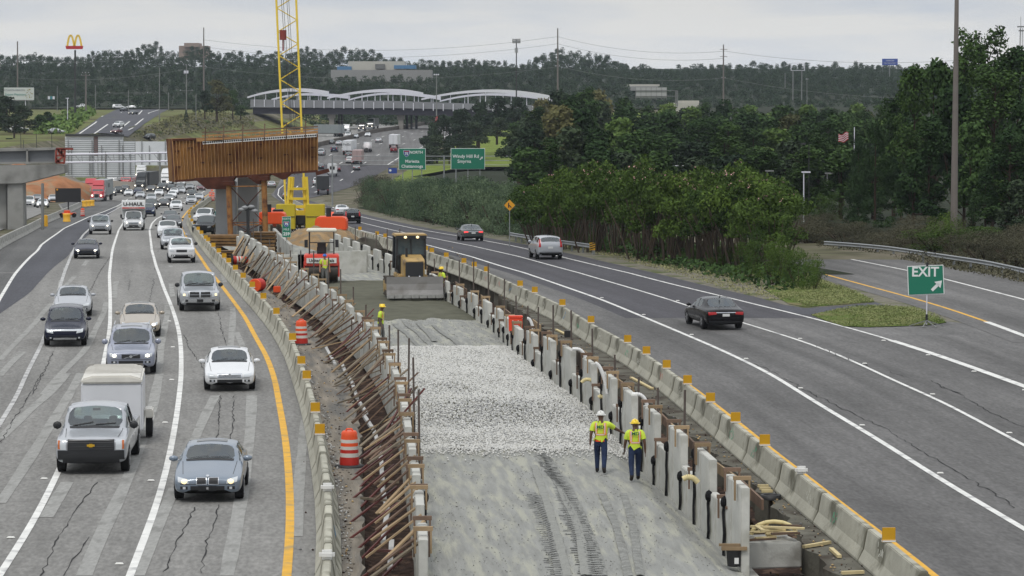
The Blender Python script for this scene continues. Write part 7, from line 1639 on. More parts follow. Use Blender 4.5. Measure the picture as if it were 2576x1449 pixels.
# ================================================================ left pier, retaining wall, gantry, message board
dP = 300; mpc = M('pier_concrete', S(172,172,168,.64), .85, var=.12, vs=.4, bump=.1, dirt=(S(140,140,136,.6), .5, .4)); mgir = M('girder_grey', S(138,142,146,.6), .7, var=.08, vs=.3)
t = thing('bridge_pier', 'grey concrete pier with tapering cap carrying concrete beams at the left edge', 'pier', (P(60,480,dP).x, dP, prof(dP))); o_ = t.location.copy()
ZA = lambda x, y: (x/4.3215, (480+y/2.8986)/1.490683)
def pslab(pts, dd0, dd1, name, mat, bevel=.06):
    pts = [ZA(*p) for p in pts]; mb = MB(); n = len(pts); v = [Vector(P(x, y, dP))-o_+Vector((0,dd0,0)) for x, y in pts]+[Vector(P(x, y, dP))-o_+Vector((0,dd1,0)) for x, y in pts]
    mb.add(v, [tuple(range(n)), tuple(range(2*n-1, n-1, -1))]+[(i+n, (i+1) % n+n, (i+1) % n, i) for i in range(n)]); return mb.build(name, mat, t, bevel=bevel, fixn=True)
pslab([(-200,615),(240,605),(350,580),(705,490),(705,398),(-200,412)], 0, 2.6, 'pier_cap', mpc); pslab([(75,1120),(255,1110),(245,600),(75,600)], .3, 2.2, 'column', mpc); pslab([(-120,1140),(45,1130),(40,590),(-120,590)], 1.5, 3.5, 'column', mpc)
pslab([(-200,395),(600,385),(605,365),(-200,375)], .3, 1.6, 'beam_flange', mpc, .02); pslab([(-200,378),(590,366),(590,240),(-200,250)], .75, 1.15, 'beam_web', mgir, .02); pslab([(-200,262),(600,240),(600,215),(-200,225)], .2, 1.6, 'beam_flange', mpc, .02)
pslab([(270,395),(325,392),(300,360),(300,230),(280,230),(282,360)], .2, .9, 'beam_end', mpc, .02); pslab([(568,390),(612,388),(606,225),(590,225),(590,360)], .2, 1.4, 'beam_end', mpc, .02)
for x in (210, 240, 380, 548): pslab([(x,225),(x+6,225),(x+2,60 if x != 240 else 130),(x-2,60 if x != 240 else 130)], .8, .9, 'rebar_post', mpold, 0)
mrl = M('red_steel', S(150,60,44,.7), .6, var=.2)
q = t; t = thing('red_bracket', 'dark red steel bracket frame at the end of the concrete beams', 'bracket', (P(158,390,dP).x, dP, P(158,408,dP).z)); o_ = t.location.copy()
for a, b in (((610,225),(795,228)),((612,225),(690,290)),((700,225),(640,290)),((610,240),(610,375)),((705,230),(700,375)),((612,300),(700,300)),((612,375),(700,300)),((612,330),(650,375)),((612,375),(705,378)),((640,225),(640,270)),((670,225),(670,300))):
    A_, B2 = [Vector(P(*ZA(*p), dP))-o_ for p in (a, b)]; MB().bar(A_, B2, .2).build('strut', mrl, t)
pole('steel_pole', 107, 461, 568, 296, 'single grey steel pole in front of the concrete pier', 8, 7, mpolg, cat='pole')
o = MB().box((0,0,.6), (.7,.5,1.3)).build('yellow_bollard', myel, bevel=.08); o.location = G(112,570); tag(o, 'yellow padded post at the foot of the steel pole', 'post')
# retaining wall
dW = 620; mwal = M('wall_white', S(208,212,214,.92), .8, var=.06, vs=.4); mwl2 = M('wall_line', S(130,136,140,.6), .8)
t = thing('retaining_wall', 'stepped white panelled retaining wall with thin steel posts across the far left', 'wall', (P(290,440,dW).x, dW, prof(dW)-.5)); o_ = t.location.copy()
def wq(x, y): return Vector(P(x, y, dW))-o_
for x0, x1, yt, yb, nm, m in ((163,236,344,446,'wall_section',mwal),(246,310,344,446,'wall_section',mwal),(310,340,356,446,'wall_section',mwal),(340,445,356,416,'wall_section',mwal),(236,246,338,392,'brown_column',M('wall_brown', S(140,116,112,.65), .8)),(236,246,392,446,'wall_section',mwal)):
    a, b = wq(x0, yt), wq(x1, yb); MB().box(((a.x+b.x)/2, .5, (a.z+b.z)/2), (b.x-a.x-.06, .8, a.z-b.z)).build(nm, m, t)
ln = MB(); y = 350
while y < 444: 
    a, b = wq(163.5, y), wq(340, y); ln.box(((a.x+b.x)/2, .08, a.z), (b.x-a.x, .05, .09)); y += 5.2
tag(ln.build('panel_joint', mwl2, t), kind='stuff')
for i, x in enumerate((172, 180, 226, 232, 256, 266, 300, 309, 328, 357, 376, 398, 416)): a, b = wq(x, 352+(i % 3)*14), wq(x, 440 if x < 340 else 414); MB().bar(a+Vector((0,-.25,0)), b+Vector((0,-.25,0)), .16).build('soldier_post', mpolg, t)
MB().bar(wq(165,340), wq(312,341), .5).build('coping', mpold, t)
# concrete base slope under the wall
mb = MB(); pts = [(150,470),(345,448),(430,430),(430,412),(345,416),(340,446),(163,446),(150,452)]; v = [Vector(P(x, y, dW-4)) for x, y in pts]; 
o = thing('sign_gantry', 'white tubular overhead sign gantry crossing in front of the retaining wall', 'gantry', P(290,400,600)); k = 600/FPX
for ya, yb in ((389,384),(409,405)): MB().cyl(((142-290)*k,0,(400-ya)*k), ((432-290)*k,0,(400-yb)*k), .2, n=10).build('main_tube', mwst, o)
for i in range(14):
    x = 165+i*20; MB().bar(((x-290)*k,.3,(400-388+.017*(x-142)*.7)*k), ((x+(18 if i % 2 else 2)-290)*k,.3,(400-407)*k), .09).build('lattice', mpolg, o)
for x in (266, 402): MB().cyl(((x-290)*k,0,-5), ((x-290)*k,0,1.2), .2, n=8).build('gantry_post', mpolg, o)
# embankment soil and rocks

for px, d, rx, ry, h, m, s_ in ((105,545,11,20,5.2,msoil,2),(60,560,9,25,7,msoil,5),(150,600,8,18,4,mdirt,7),(250,640,16,14,2.5,mdirt,8)):
    g0 = Vector((P(px,300,d).x, d, prof(d)-.5)); mb = MB(); n = 22; v = []; r_ = random.Random(s_)
    for j in range(n+1):
        for i in range(n+1): u, w_ = i/n*2-1, j/n*2-1; q = max(0, 1-(u*u+w_*w_)); v.append((u*rx, w_*ry, h*q**.6*(1+.15*math.sin(u*7+s_)*math.sin(w_*5))+r_.uniform(-.1,.1)))
    mb.add(v, [(j*(n+1)+i, j*(n+1)+i+1, (j+1)*(n+1)+i+1, (j+1)*(n+1)+i) for j in range(n) for i in range(n)], 0, True); o = mb.build('soil_bank', m); o.location = g0; tag(o, kind='structure')
# message board
g = G(172,547); t = thing('message_board', 'black blank message board on an orange trailer on the left shoulder', 'message board', g); k = g.y/FPX
MB().box((0,0,(547-491)*k), (64*k,.25,35*k)).build('panel', M('board_black', (.008,.008,.01), .6), t, bevel=.03); MB().box((0,.1,(547-515)*k), (3*k,.2,24*k)).build('mast', mplas, t); MB().box((-27*k,-.14,(547-477)*k), (4*k,.02,4*k), ry=PI/4).build('yellow_mark', M('warning_yellow', (0,0,0)), t)
MB().box((0,0,(547-538)*k), (36*k,1.2,5*k)).build('trailer_frame', mor, t, bevel=.05); MB().box((-3*k,0,(547-533)*k), (14*k,.9,8*k)).build('engine_box', mor, t, bevel=.05)
for s in (-16, 16): MB().cyl((s*k,-.6,.3), (s*k,-.4,.3), .3, n=12).build('wheel', mtyre, t)
# ================================================================ vegetation
def leafmat(name, a, b, rough=.9, k=1.0):
    m = bpy.data.materials.new(name); m.use_nodes = True; nt = m.node_tree; N = nt.nodes; L = nt.links; bs = N['Principled BSDF']; bs.inputs['Roughness'].default_value = rough; bs.inputs['Specular IOR Level'].default_value = .08
    tc = N.new('ShaderNodeTexCoord'); n = N.new('ShaderNodeTexNoise'); n.inputs['Scale'].default_value = .7; n.inputs['Detail'].default_value = 5; L.new(tc.outputs['Object'], n.inputs[0])
    oi = N.new('ShaderNodeObjectInfo'); ad = N.new('ShaderNodeMath'); ad.operation = 'MULTIPLY_ADD'; ad.inputs[1].default_value = .35; L.new(oi.outputs['Random'], ad.inputs[0]); L.new(n.outputs[0], ad.inputs[2])
    cr = N.new('ShaderNodeValToRGB'); cr.color_ramp.elements[0].position = .42; k *= 1.18; cr.color_ramp.elements[0].color = (*[c*k for c in a], 1); cr.color_ramp.elements[1].position = .85; cr.color_ramp.elements[1].color = (*[c*k for c in b], 1); L.new(ad.outputs[0], cr.inputs[0]); L.new(cr.outputs[0], bs.inputs['Base Color'])
    MATS[name] = m; return m
lm = {'oak': leafmat('leaf_oak', (.013,.028,.012), (.042,.075,.023)), 'pine': leafmat('leaf_pine', (.013,.029,.012), (.047,.082,.023)), 'myrtle': leafmat('leaf_myrtle', (.018,.037,.010), (.068,.108,.022)), 'hedge': leafmat('leaf_hedge', (.022,.042,.026), (.11,.15,.085)),
      'brown': leafmat('leaf_brown', (.028,.030,.019), (.078,.074,.048)), 'cypress': leafmat('leaf_cypress', (.011,.025,.012), (.030,.054,.020)), 'far': leafmat('leaf_far', (.014,.030,.018), (.042,.066,.034)), 'lime': leafmat('leaf_lime', (.045,.085,.022), (.11,.16,.045)), 'dark': leafmat('leaf_dark', (.014,.026,.016), (.042,.060,.032)),
      'olive': leafmat('leaf_olive', (.045,.050,.022), (.11,.105,.045))}
mbark = M('bark', S(92,78,68,.5), .9, var=.3, vs=3); mbarkp = M('bark_pale', S(112,100,88,.5), .9, var=.25, vs=3); mblo = M('blossom_pink', S(226,176,176,.8), .8); mblw = M('blossom_white', S(228,226,200,.8), .8)
def cards(name, c, nrm, size, mat, asp=.6, parent=None, tri=False, up=.0, zs=1.0):
    """leaf sprays: one bent quad each, centre c, loose normal nrm"""
    n = len(c); a = RNG.normal(size=(n, 3)); nn = nrm*1.0+RNG.normal(size=(n, 3))*.75; nn /= np.linalg.norm(nn, axis=1)[:, None]+1e-9
    u = np.cross(nn, a); u[:, 2] += up; u /= np.linalg.norm(u, axis=1)[:, None]+1e-9; v = np.cross(nn, u); s = size[:, None]
    Z_ = np.array([1, 1, zs]); p = np.stack([c-u*s*.5*Z_, c+(v*s*asp*.5+nn*s*.12)*Z_, c+u*s*.5*Z_, c-(v*s*asp*.5+nn*s*.08)*Z_], 1)
    me = bpy.data.meshes.new(name); me.vertices.add(n*4); me.vertices.foreach_set('co', p.reshape(-1).astype(np.float32)); me.loops.add(n*4); me.loops.foreach_set('vertex_index', np.arange(n*4, dtype=np.int32)); me.polygons.add(n); me.polygons.foreach_set('loop_start', np.arange(0, n*4, 4, dtype=np.int32)); me.materials.append(mat); me.update(calc_edges=True)
    if parent is False: return me
    o = bpy.data.objects.new(name, me); col.objects.link(o); o.parent = parent; return o
def blob_pts(lobes, n, rng, shell=.5, low=-.55):
    w_ = np.array([l[3]*l[4] for l in lobes]); w_ /= w_.sum(); k = rng.choice(len(lobes), n, p=w_); d = rng.normal(size=(n, 3)); d /= np.linalg.norm(d, axis=1)[:, None]
    d[:, 2] = np.where(d[:, 2] < low, -d[:, 2], d[:, 2]); r = (shell+(1-shell)*rng.uniform(0, 1, n)**.7)*(1+rng.normal(size=n)*.07)
    L_ = np.array([[l[0], l[1], l[2]] for l in lobes])[k]; R_ = np.array([[l[3], l[3], l[4]] for l in lobes])[k]
    return L_+d*R_*r[:, None], d
TREES = {}
def proto(kind, seed):
    """trees are modelled 1 m wide and 1 m high and scaled when planted; returns (trunk mesh, crown mesh, blossom mesh)"""
    if (kind, seed) in TREES: return TREES[(kind, seed)]
    r_ = np.random.default_rng(seed*31+len(kind)); mb = MB(); lobes = []; bl = None
    R0 = lambda a, b: float(r_.uniform(a, b))
    if kind in ('oak', 'far', 'lime', 'olive', 'dark'):
        for i in range(16):
            a = R0(0, 6.28); zz = R0(.30, .88); rad = .30*math.sin(min(1, (1.02-zz)*1.6)*PI/2)*R0(.3, 1.15); q = R0(.12, .2); lobes.append((math.cos(a)*rad, math.sin(a)*rad, zz, q, q*R0(.6, .85)*.9))
        mb.cyl((0,0,0), (0,0,.45), .035, .02, 7)
        for l in lobes[:8]: mb.cyl((0,0,R0(.15,.4)), l[:3], .014, .005, 5)
        c, d = blob_pts(lobes, 3000, r_, .5); me = cards('crown', c, d, r_.uniform(.03, .085, len(c)), lm[kind], .75, False, zs=.6)
    elif kind == 'pine':
        mb.cyl((0,0,0), (.02,0,.95), .022, .006, 7)
        for i in range(46):
            zz = R0(.12, .97); a = R0(0, 6.28); rad = R0(.05, .42)*(1.08-zz)**.5; q = R0(.07, .13); p = (math.cos(a)*rad, math.sin(a)*rad, zz+rad*.15); lobes.append((*p, q*1.15, q*.8)); mb.cyl((0,0,zz-.06), p, .006, .002, 4)
        c, d = blob_pts(lobes, 7500, r_, .3, -.5); me = cards('crown', c, d, r_.uniform(.025, .065, len(c)), lm['pine'], .6, False, zs=.42)
    elif kind == 'cypress':
        mb.cyl((0,0,0), (0,0,.9), .02, .004, 6)
        for i in range(70): zz = R0(.03, .98); a = R0(0, 6.28); rr0 = .42*(1-zz)**.75*min(1, .7+zz*3); rad = rr0*R0(.55, 1); lobes.append((math.cos(a)*rad, math.sin(a)*rad, zz, .075, .06))
        c, d = blob_pts(lobes, 10000, r_, .35, -.9); me = cards('crown', c, d, r_.uniform(.018, .045, len(c)), lm['cypress'], .5, False, up=.8, zs=.6)
    elif kind == 'myrtle':
        for i in range(13):
            a = R0(0, 6.28); rad = R0(.12, .44); p = (math.cos(a)*rad, math.sin(a)*rad, R0(.5, .62)); b = (math.cos(a)*rad*.35, math.sin(a)*rad*.35, 0); m_ = ((b[0]+p[0])/2*.9, (b[1]+p[1])/2*.9, .28); mb.cyl(b, m_, .011, .008, 5); mb.cyl(m_, p, .008, .004, 5)
        for i in range(22): a = R0(0, 6.28); rad = R0(.0, .40); zz = R0(.40, .86)-rad*.25; q = R0(.09, .15); lobes.append((math.cos(a)*rad, math.sin(a)*rad, zz, q, q*.8))
        c, d = blob_pts(lobes, 4200, r_, .35, -.7); me = cards('crown', c, d, r_.uniform(.018, .045, len(c)), lm['myrtle'], .55, False)
        ok = c[c[:, 2] > .78]; cb = ok[r_.choice(len(ok), 9)]; cb = np.repeat(cb, 5, 0)+r_.normal(size=(45, 3))*.008; bl = cards('blossom', cb, np.zeros_like(cb)+[0,0,1], r_.uniform(.01, .018, 45), mblo, .9, False)
    elif kind in ('hedge', 'brown', 'bush'):
        for i in range(26): a = R0(0, 6.28); rad = R0(.05, .40); zz = R0(.12, .82)-rad*.3; q = R0(.11, .19); lobes.append((math.cos(a)*rad, math.sin(a)*rad, max(.1, zz), q, q*.9))
        for i in range(7): a = R0(0, 6.28); mb.cyl((math.cos(a)*.05, math.sin(a)*.05, 0), (math.cos(a)*.28, math.sin(a)*.28, .5), .012, .004, 5)
        nb_ = 7500 if kind == 'brown' else 4800; c, d = blob_pts(lobes, nb_, r_, .45, -.8); me = cards('crown', c, d, r_.uniform(.012, .032 if kind == 'brown' else .046, len(c)), lm[{'hedge': 'hedge', 'brown': 'brown', 'bush': 'myrtle'}[kind]], .38, False, up=.9 if kind != 'bush' else .4)
    tm = mb.mesh('trunk', [mbarkp if kind == 'myrtle' else mbark]); TREES[(kind, seed)] = (tm, me, bl); return TREES[(kind, seed)]
CN = {'oak': ('broadleaf_tree', 'tree'), 'far': ('broadleaf_tree', 'tree'), 'lime': ('light_green_tree', 'tree'), 'olive': ('autumn_tree', 'tree'), 'dark': ('dark_tree', 'tree'), 'pine': ('pine_tree', 'tree'), 'cypress': ('cypress_tree', 'tree'), 'myrtle': ('crape_myrtle', 'tree'), 'hedge': ('evergreen_shrub', 'shrub'), 'brown': ('brown_shrub', 'shrub'), 'bush': ('green_bush', 'shrub')}
tr_r = random.Random(11)
def plant(kind, x, d, ytop, wpx, label, group, ybase=None, seed=None, zb=None):
    p = P(x, ytop, d); z0 = (T(p.x, d) if ybase is None else P(x, ybase, d).z) if zb is None else zb; h = max(1.0, p.z-z0); w_ = wpx*d/FPX
    tm, cm, bl = proto(kind, seed if seed is not None else tr_r.randrange(4)); nm, cat = CN[kind]
    t = thing(nm, label, cat, (p.x, d, z0-.1), tr_r.uniform(0, 6.28), group, (w_, w_, h))
    for n_, me in (('trunk', tm), ('crown', cm), ('blossom', bl)):
        if me is None: continue
        o = bpy.data.objects.new(n_, me); col.objects.link(o); o.parent = t
        if n_ == 'blossom': o['kind'] = 'stuff'
    return t
# roadside evergreen shrubs
k = 0; TOPH = ([815,900,1000,1100,1200,1280,1330,1400,1450], [446,436,440,434,430,452,470,470,470])
Y = 204.0
while Y < 470:
    x = R3(Y)+5.5+tr_r.uniform(-.5, .8)+max(0, (Y-330)*.012); px = CX+x*FPX/Y
    if 812 < px < 1425:
        k += 1; kind = 'brown' if px < 925 or (px < 985 and k % 2) else 'hedge'; yt = interp(px, *TOPH)+tr_r.uniform(-10, 16); near = G(px, 600).y
        yt = max(yt, 250+(10.8-prof(Y)-7.2)*FPX/Y)
        plant(kind, px, Y, yt, 5.8*FPX/Y, f'{"brownish" if kind == "brown" else "feathery dark green"} shrub in the roadside row, {ordi(k)} from the guardrail end', 'evergreen shrubs along the right road')
        if k % 2: plant(kind, px+30*230/Y, Y+7, yt-tr_r.uniform(0, 8), 6.5*FPX/Y, f'{"brownish" if kind == "brown" else "dark green"} shrub in the second roadside row, {ordi(k//2+1)} from the guardrail end', 'evergreen shrubs along the right road')
    Y += 3.6*max(1, Y/260)
# crape myrtles
k = 0; TOPM = ([1330,1380,1450,1550,1620,1700,1760,1850,1930,1980], [440,420,398,372,378,400,402,385,410,470])
for row, (off, n, dy) in enumerate(((5.0, 10, 0), (9.0, 10, 7), (14, 8, 16))):
    for i in range(n):
        px = 1350+i*(590/(n-1))+tr_r.uniform(-14, 14); Yb = interp(px, [1350, 1500, 1650, 1800, 1950], [232, 213, 198, 187, 178])+dy+tr_r.uniform(-1.5, 2.5); k += 1
        plant('myrtle', px, Yb, interp(px, *TOPM)+tr_r.uniform(-8, 16)+(18 if row == 0 else -2), 6.4*FPX/Yb, f'crape myrtle with pale stems, {ordi(i+1)} from the guardrail in the {["front","middle","rear"][row]} row', 'crape myrtles beside the right road')
for i, (px, Yb, yt, w_) in enumerate([(1880,172,580,95),(1950,168,572,120),(2010,165,600,120),(2045,163,635,90),(1905,176,555,110),(1975,174,585,110),(1800,186,640,60),(1720,194,650,50),(1640,203,640,60),(1560,212,632,50),(1450,222,560,60),(1500,217,575,60),(1595,208,585,55),(1690,200,600,60),(1760,193,610,75),(1830,186,600,80)]):
    plant('bush', px, Yb, yt, w_, f'leafy green bush at the tip of the verge, {["left low","middle","right","outermost right","rear left","rear right","small one before the myrtle stems","small one left of it","small one near the middle stems","small one close to the guardrail","taller one by the guardrail marker","taller one right of the marker","one before the leftmost stems","one before the middle stems","wide one before the right stems","wide one joined to the tip"][i]}', 'green bushes at the verge tip', seed=i % 3)
# brown shrubs beyond the exit ramp
k = 0
for row, (dd, n) in enumerate(((7, 11), (15, 10), (26, 9))):
    for i in range(n):
        px = 1985+i*(640/(n-1))+tr_r.uniform(-15, 15); Yb = interp(px, [1985, 2160, 2375, 2576, 2700], [222, 214, 196, 178, 168])+dd; k += 1
        yt = interp(px, [1985, 2060, 2140, 2190, 2300, 2420, 2500, 2576], [545, 530, 560, 600, 545, 560, 580, 560])+tr_r.uniform(-10, 12)-row*9
        kind = 'bush' if (2340 < px < 2420 and row == 0) or i % 7 == 6 else 'brown'
        plant(kind, px, Yb, yt, 6.2*FPX/Yb, f'{"green" if kind == "bush" else "dull brown"} shrub behind the ramp guardrail, {ordi(i+1)} of the {["front","middle","rear"][row]} row', 'shrubs behind the ramp guardrail')
o = plant('bush', 2385, 205, 508, 110, 'green bush with white blossoms at the foot of the tall mast', None); 
plant('bush', 2085, 285, 474, 120, 'clipped rounded green bush behind the pale lamp posts', None, seed=1)
plant('cypress', 2203, 262, 300, 190, 'big dark cypress tree left of the tall mast', None, seed=0); plant('cypress', 2160, 275, 345, 120, 'smaller cypress tree joined to the left of the big one', None, seed=1)
# right hand pines
for i, (x, d, yt, w_, kd) in enumerate([(2300,250,170,170,'pine'),(2355,262,118,190,'oak'),(2430,255,92,200,'pine'),(2490,270,78,210,'pine'),(2560,250,125,200,'pine'),(2270,285,230,170,'pine'),(2400,240,200,210,'oak'),(2500,235,170,230,'pine'),(2590,232,230,190,'oak'),(2340,236,290,170,'pine'),(2450,228,300,190,'oak'),(2540,222,330,200,'pine'),(2250,300,270,150,'oak'),(2620,245,120,190,'pine'),(2300,232,380,130,'oak'),(2480,222,420,150,'cypress'),(2570,218,440,140,'dark')]):
    plant(kd, x, d, yt, w_, ['pine at the left shoulder of the tall right grove','broad green tree left of the tall mast top','pine right of the tall mast top','highest pine of the right grove','pine at the right picture edge, upper','pine low on the left slope of the grove','broad tree directly behind the tall mast','pine behind the grove right of the mast','broad tree at the right picture edge, middle','dense pine left of the tall mast','broad tree right of the mast at mid height','pine low at the right edge','broad tree at the far left of the grove','pine cut by the right picture edge','low broad tree beside the big cypress','narrow conical tree right of the mast foot','dark low tree at the right edge'][i], 'tall trees of the right grove', seed=i % 4)
# middle wooded belt, rows of individual trees
MT = ([1230,1290,1340,1380,1420,1500,1560,1620,1700,1800,1900,2000,2100,2200,2270], [330,300,262,236,218,236,240,262,268,262,268,256,262,268,276]); k = 0
for row, (d, n, dy, wd) in enumerate(((290, 11, 128, 7.5), (340, 13, 90, 8), (400, 15, 58, 8.5), (470, 17, 30, 9), (560, 19, 10, 10), (640, 20, 0, 10.5))):
    for i in range(n):
        lo = 1312 if row > 2 else (1345 if row else 1400); px = lo+i*((2290-lo)/(n-1))+tr_r.uniform(-14, 14); yt = interp(px, *MT)+dy-6+tr_r.uniform(-16, 12); kd = tr_r.choice(['pine','oak','oak','pine','dark','oak','lime','oak','olive'] if row > 1 else ['pine','dark','oak','oak']); k += 1
        plant(kd, px, d, yt, wd*FPX/d, f'{ {"pine":"pine","oak":"broad green tree","dark":"dark tree","lime":"light green tree","olive":"yellowish tree"}[kd]} of the middle wood, {ordi(i+1)} from its left end in the {["front","second","third","fourth","fifth","rear"][row]} row', 'trees of the middle wood')
# dark oaks before the bridge, right
for i, (x, d, yt, w_) in enumerate([(1085,800,300,78),(1120,780,278,90),(1160,770,262,95),(1205,790,245,92),(1250,800,236,95),(1295,820,238,85),(1100,760,330,90),(1150,750,330,85),(1200,760,300,90),(1250,770,290,80),(1300,790,270,70),(1180,730,350,60),(1080,760,360,60),(1130,730,375,55)]):
    plant('dark', x, d, yt, w_, f'dark round oak before the right bridge end, {ordi(i+1)} counted {"along the top" if i < 6 else "through the lower group"}', 'dark oaks by the bridge', ybase=interp(x, [1080,1150,1300], [440,400,345]))
# left bank
for i, (x, d, yt, yb, w_, kd) in enumerate([(20,760,235,335,90,'dark'),(60,750,262,340,80,'dark'),(100,770,285,345,60,'oak'),(-10,740,250,350,90,'dark'),(35,700,290,350,80,'dark'),(120,800,278,330,50,'oak'),(545,900,196,305,95,'olive'),(515,890,225,300,60,'dark'),(585,910,225,300,55,'oak'),(468,880,275,310,18,'cypress'),(605,930,262,300,50,'oak'),(20,690,345,362,40,'oak'),(90,700,350,370,50,'oak')]):
    plant(kd, x, d, yt, w_, f'{["dark tree beneath the billboard","dark tree right below the billboard post","small tree by the bank road","dark tree cut by the left edge","low dark tree over the white pickup","small green tree beside the grassy cutting","big olive tree on the hill left of the crane","dark tree on the left flank of the olive one","green tree right of the olive one","tiny conical tree beside the hill road","low bush before the bridge end","bush on the bank above the beams","second bush on the bank"][i]}', 'trees on the left bank', ybase=yb)
for i in range(16):
    px = 345+i*19+tr_r.uniform(-6, 6); yb = interp(px, [345, 430, 560, 650], [338, 318, 312, 308])+tr_r.uniform(-6, 12); g = G(px, yb, 0, T); plant('brown' if i % 3 else 'bush', px, g.y, yb-tr_r.uniform(7, 15), tr_r.uniform(16, 30), f'low scrub bush on the bank between hill road and bridge, {ordi(i+1)} from the hill road', 'scrub bushes on the bank', ybase=yb)
# kudzu style green cover on the cutting slope
def cover(name, label, pts_px, n, size, mat, surf=T, h=.5):
    ps = [G(x, y, 0, surf) for x, y in pts_px]; X0, X1 = min(p.x for p in ps), max(p.x for p in ps); Y0, Y1 = min(p.y for p in ps), max(p.y for p in ps); c = []
    poly = [(p.x, p.y) for p in ps]
    def inside(x, y):
        r = False; j = len(poly)-1
        for i in range(len(poly)):
            if (poly[i][1] > y) != (poly[j][1] > y) and x < (poly[j][0]-poly[i][0])*(y-poly[i][1])/(poly[j][1]-poly[i][1])+poly[i][0]: r = not r
            j = i
        return r
    t_ = 0
    while len(c) < n and t_ < n*12:
        t_ += 1; x, y = RNG.uniform(X0, X1), RNG.uniform(Y0, Y1)
        if inside(x, y): c.append((x, y, surf(x, y)+RNG.uniform(0, h)*(1+.8*math.sin(x*.5)*math.sin(y*.3))))
    c = np.array(c); o = cards(name, c, np.zeros_like(c)+[0,-.3,1], RNG.uniform(size*.6, size*1.3, len(c)), mat, .7, None, up=.4); return tag(o, label, name.replace('_', ' '), kind='stuff')
cover('ground_cover', 'bright green creeper covering the cutting beside the hill road', [(88,338),(180,338),(240,290),(225,280),(150,300),(100,310)], 2600, 1.6, lm['lime'], h=1.5)
cover('scrub_grass', 'dry tall grass and scrub on the bank between hill road and bridge', [(335,345),(430,300),(480,290),(640,300),(640,330),(500,335),(400,345)], 4500, .7, leafmat('leaf_scrub', (.08,.085,.04), (.17,.16,.08)), h=.7)
# grass blades on the gore islands and verge
def flat(X, Y): return prof(Y)
mgb = [leafmat('grass_green', (.085,.12,.035), (.19,.20,.09)), leafmat('grass_dry', (.12,.13,.06), (.22,.21,.11))]
cover('grass', 'green grass of the rear gore strip', Z7([(800,310),(1000,388),(1250,374),(1500,350),(1270,250),(1160,215),(1000,150)]), 16000, .085, mgb[0], flat, .16)
cover('grass', 'green grass of the gore island beside the exit sign', Z7([(1040,445),(1240,410),(1440,388),(1590,385),(1780,400),(1900,450),(2010,500),(1900,518),(1700,526),(1450,533),(1280,528),(1150,490)]), 16000, .08, mgb[0], flat, .15)
cover('grass', 'dry weedy grass along the gravel verge', [(1300,600),(1500,640),(1700,690),(1850,735),(1960,760),(2050,745),(1950,700),(1800,660),(1600,625),(1400,600)], 11000, .11, mgb[1], flat, .14)
cover('undergrowth', 'low creepers beneath the crape myrtle stems', [(1300,598),(1500,632),(1700,680),(1850,715),(1960,735),(2060,715),(1950,660),(1800,630),(1600,600),(1400,585)], 9000, .3, lm['oak'], flat, .6)
cover('undergrowth', 'weeds under the ramp guardrail', [(2050,632),(2160,640),(2267,655),(2375,675),(2455,690),(2600,722),(2600,690),(2455,662),(2267,635),(2058,618)], 7000, .16, lm['brown'], flat, .45)
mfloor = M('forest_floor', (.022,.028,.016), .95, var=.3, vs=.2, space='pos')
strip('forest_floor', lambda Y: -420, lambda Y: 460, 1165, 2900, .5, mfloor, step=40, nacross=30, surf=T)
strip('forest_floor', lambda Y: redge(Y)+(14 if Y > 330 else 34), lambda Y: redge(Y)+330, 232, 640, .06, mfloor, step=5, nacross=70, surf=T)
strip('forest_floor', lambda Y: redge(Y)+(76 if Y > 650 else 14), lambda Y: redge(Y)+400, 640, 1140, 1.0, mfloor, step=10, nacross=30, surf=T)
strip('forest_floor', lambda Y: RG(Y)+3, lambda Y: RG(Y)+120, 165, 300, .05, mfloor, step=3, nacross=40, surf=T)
strip('forest_floor', lambda Y: redge(Y)+3.5, lambda Y: redge(Y)+12, 178, 460, .04, mfloor, step=3, nacross=3, surf=T)
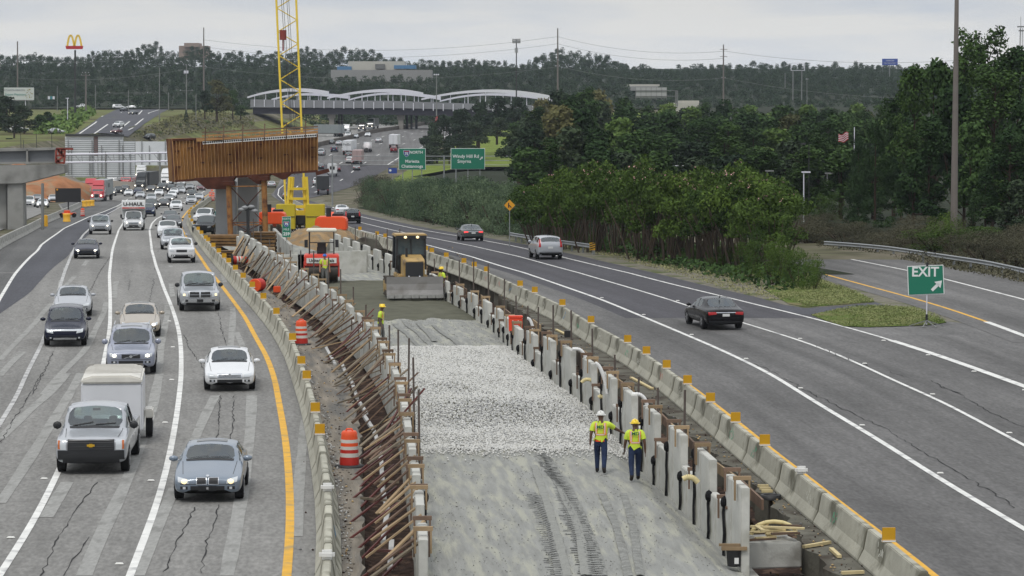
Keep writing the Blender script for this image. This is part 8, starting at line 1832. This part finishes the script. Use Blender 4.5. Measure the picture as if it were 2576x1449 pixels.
# far woods: one mass of individually shaped crowns on the rising ground
FT = ([-60,0,60,130,170,230,280,330,370,400,440,460,480,500,520,600,700,760,790,850,900,950,1000,1200,1300,1340,1400,1450,1500,1560,1620,1740,1800,1900,2000,2200,2300,2650], [140,140,130,135,142,120,125,115,103,120,132,120,111,117,124,128,127,112,125,118,116,140,150,149,158,132,120,130,135,155,165,160,160,152,155,158,165,165])
tm, cm, _ = proto('far', 0); base = []
for s_ in range(4):
    me = proto('far', s_)[1]; a = np.empty(len(me.vertices)*3, np.float32); me.vertices.foreach_get('co', a); base.append(a.reshape(-1, 4, 3)[::3].reshape(-1, 3))
chunks = []; rows = ((1130, 300, 1.0), (1200, 278, .85), (1300, 255, .7), (1420, 232, .5), (1550, 210, .33), (1700, 190, .16), (1900, 170, 0.0))
for ri, (d, ylow, blend) in enumerate(rows):
    px = -60.0
    while px < 2660:
        w_ = RNG.uniform(8, 13); step = w_*FPX/d*.42; top = interp(px, *FT); yt = top+(ylow-top)*blend*.85+RNG.uniform(-5, 8)
        px += step
        if blend > .2 and 825 < px < 1095 and yt < 206: yt = RNG.uniform(184, 192) if d > 1350 else RNG.uniform(196, 206)
        if d > 1480 and d < 1600 and 830 < px < 1090: continue
        if blend > .8 and 1010 < px < 1060 : pass
        if ri == 0 and (255 < px < 420): continue
        p = P(px, yt, d+RNG.uniform(-25, 25)); h = RNG.uniform(13, 19); a = RNG.uniform(0, 6.28); b = base[RNG.integers(4)]; ca, sa = math.cos(a), math.sin(a)
        # the trees reach down to the ground; the crown is the upper part
        z0 = p.z-h; q = np.stack([(b[:, 0]*ca-b[:, 1]*sa)*w_+p.x, (b[:, 0]*sa+b[:, 1]*ca)*w_+p.y, b[:, 2]*h+z0], 1); chunks.append(q)
allv = np.concatenate(chunks).astype(np.float32); n = len(allv)//4; me = bpy.data.meshes.new('far_woods'); me.vertices.add(n*4); me.vertices.foreach_set('co', allv.reshape(-1)); me.loops.add(n*4); me.loops.foreach_set('vertex_index', np.arange(n*4, dtype=np.int32)); me.polygons.add(n); me.polygons.foreach_set('loop_start', np.arange(0, n*4, 4, dtype=np.int32)); me.materials.append(lm['far']); me.update(calc_edges=True)
o = bpy.data.objects.new('far_woods', me); col.objects.link(o); tag(o, 'continuous wooded ridge all along the horizon behind bridge and highway', 'woods', kind='stuff')
# ================================================================ air
mh = bpy.data.materials.new('haze'); mh.use_nodes = True; nt = mh.node_tree; N = nt.nodes; L = nt.links
for n_ in list(N):
    if n_.type == 'BSDF_PRINCIPLED': N.remove(n_)
pv = N.new('ShaderNodeVolumePrincipled'); pv.inputs['Color'].default_value = (.80,.88,1,1); pv.inputs['Density'].default_value = .00006; pv.inputs['Anisotropy'].default_value = .2
L.new(pv.outputs[0], N['Material Output'].inputs['Volume'])
hz = MB().box((0,1400,20), (2600,3300,110)).build('haze', mh); tag(hz, kind='stuff'); hz['label'] = 'thin grey blue haze over the distant woods'
scene.cycles.volume_step_rate = 5; scene.cycles.volume_max_steps = 64
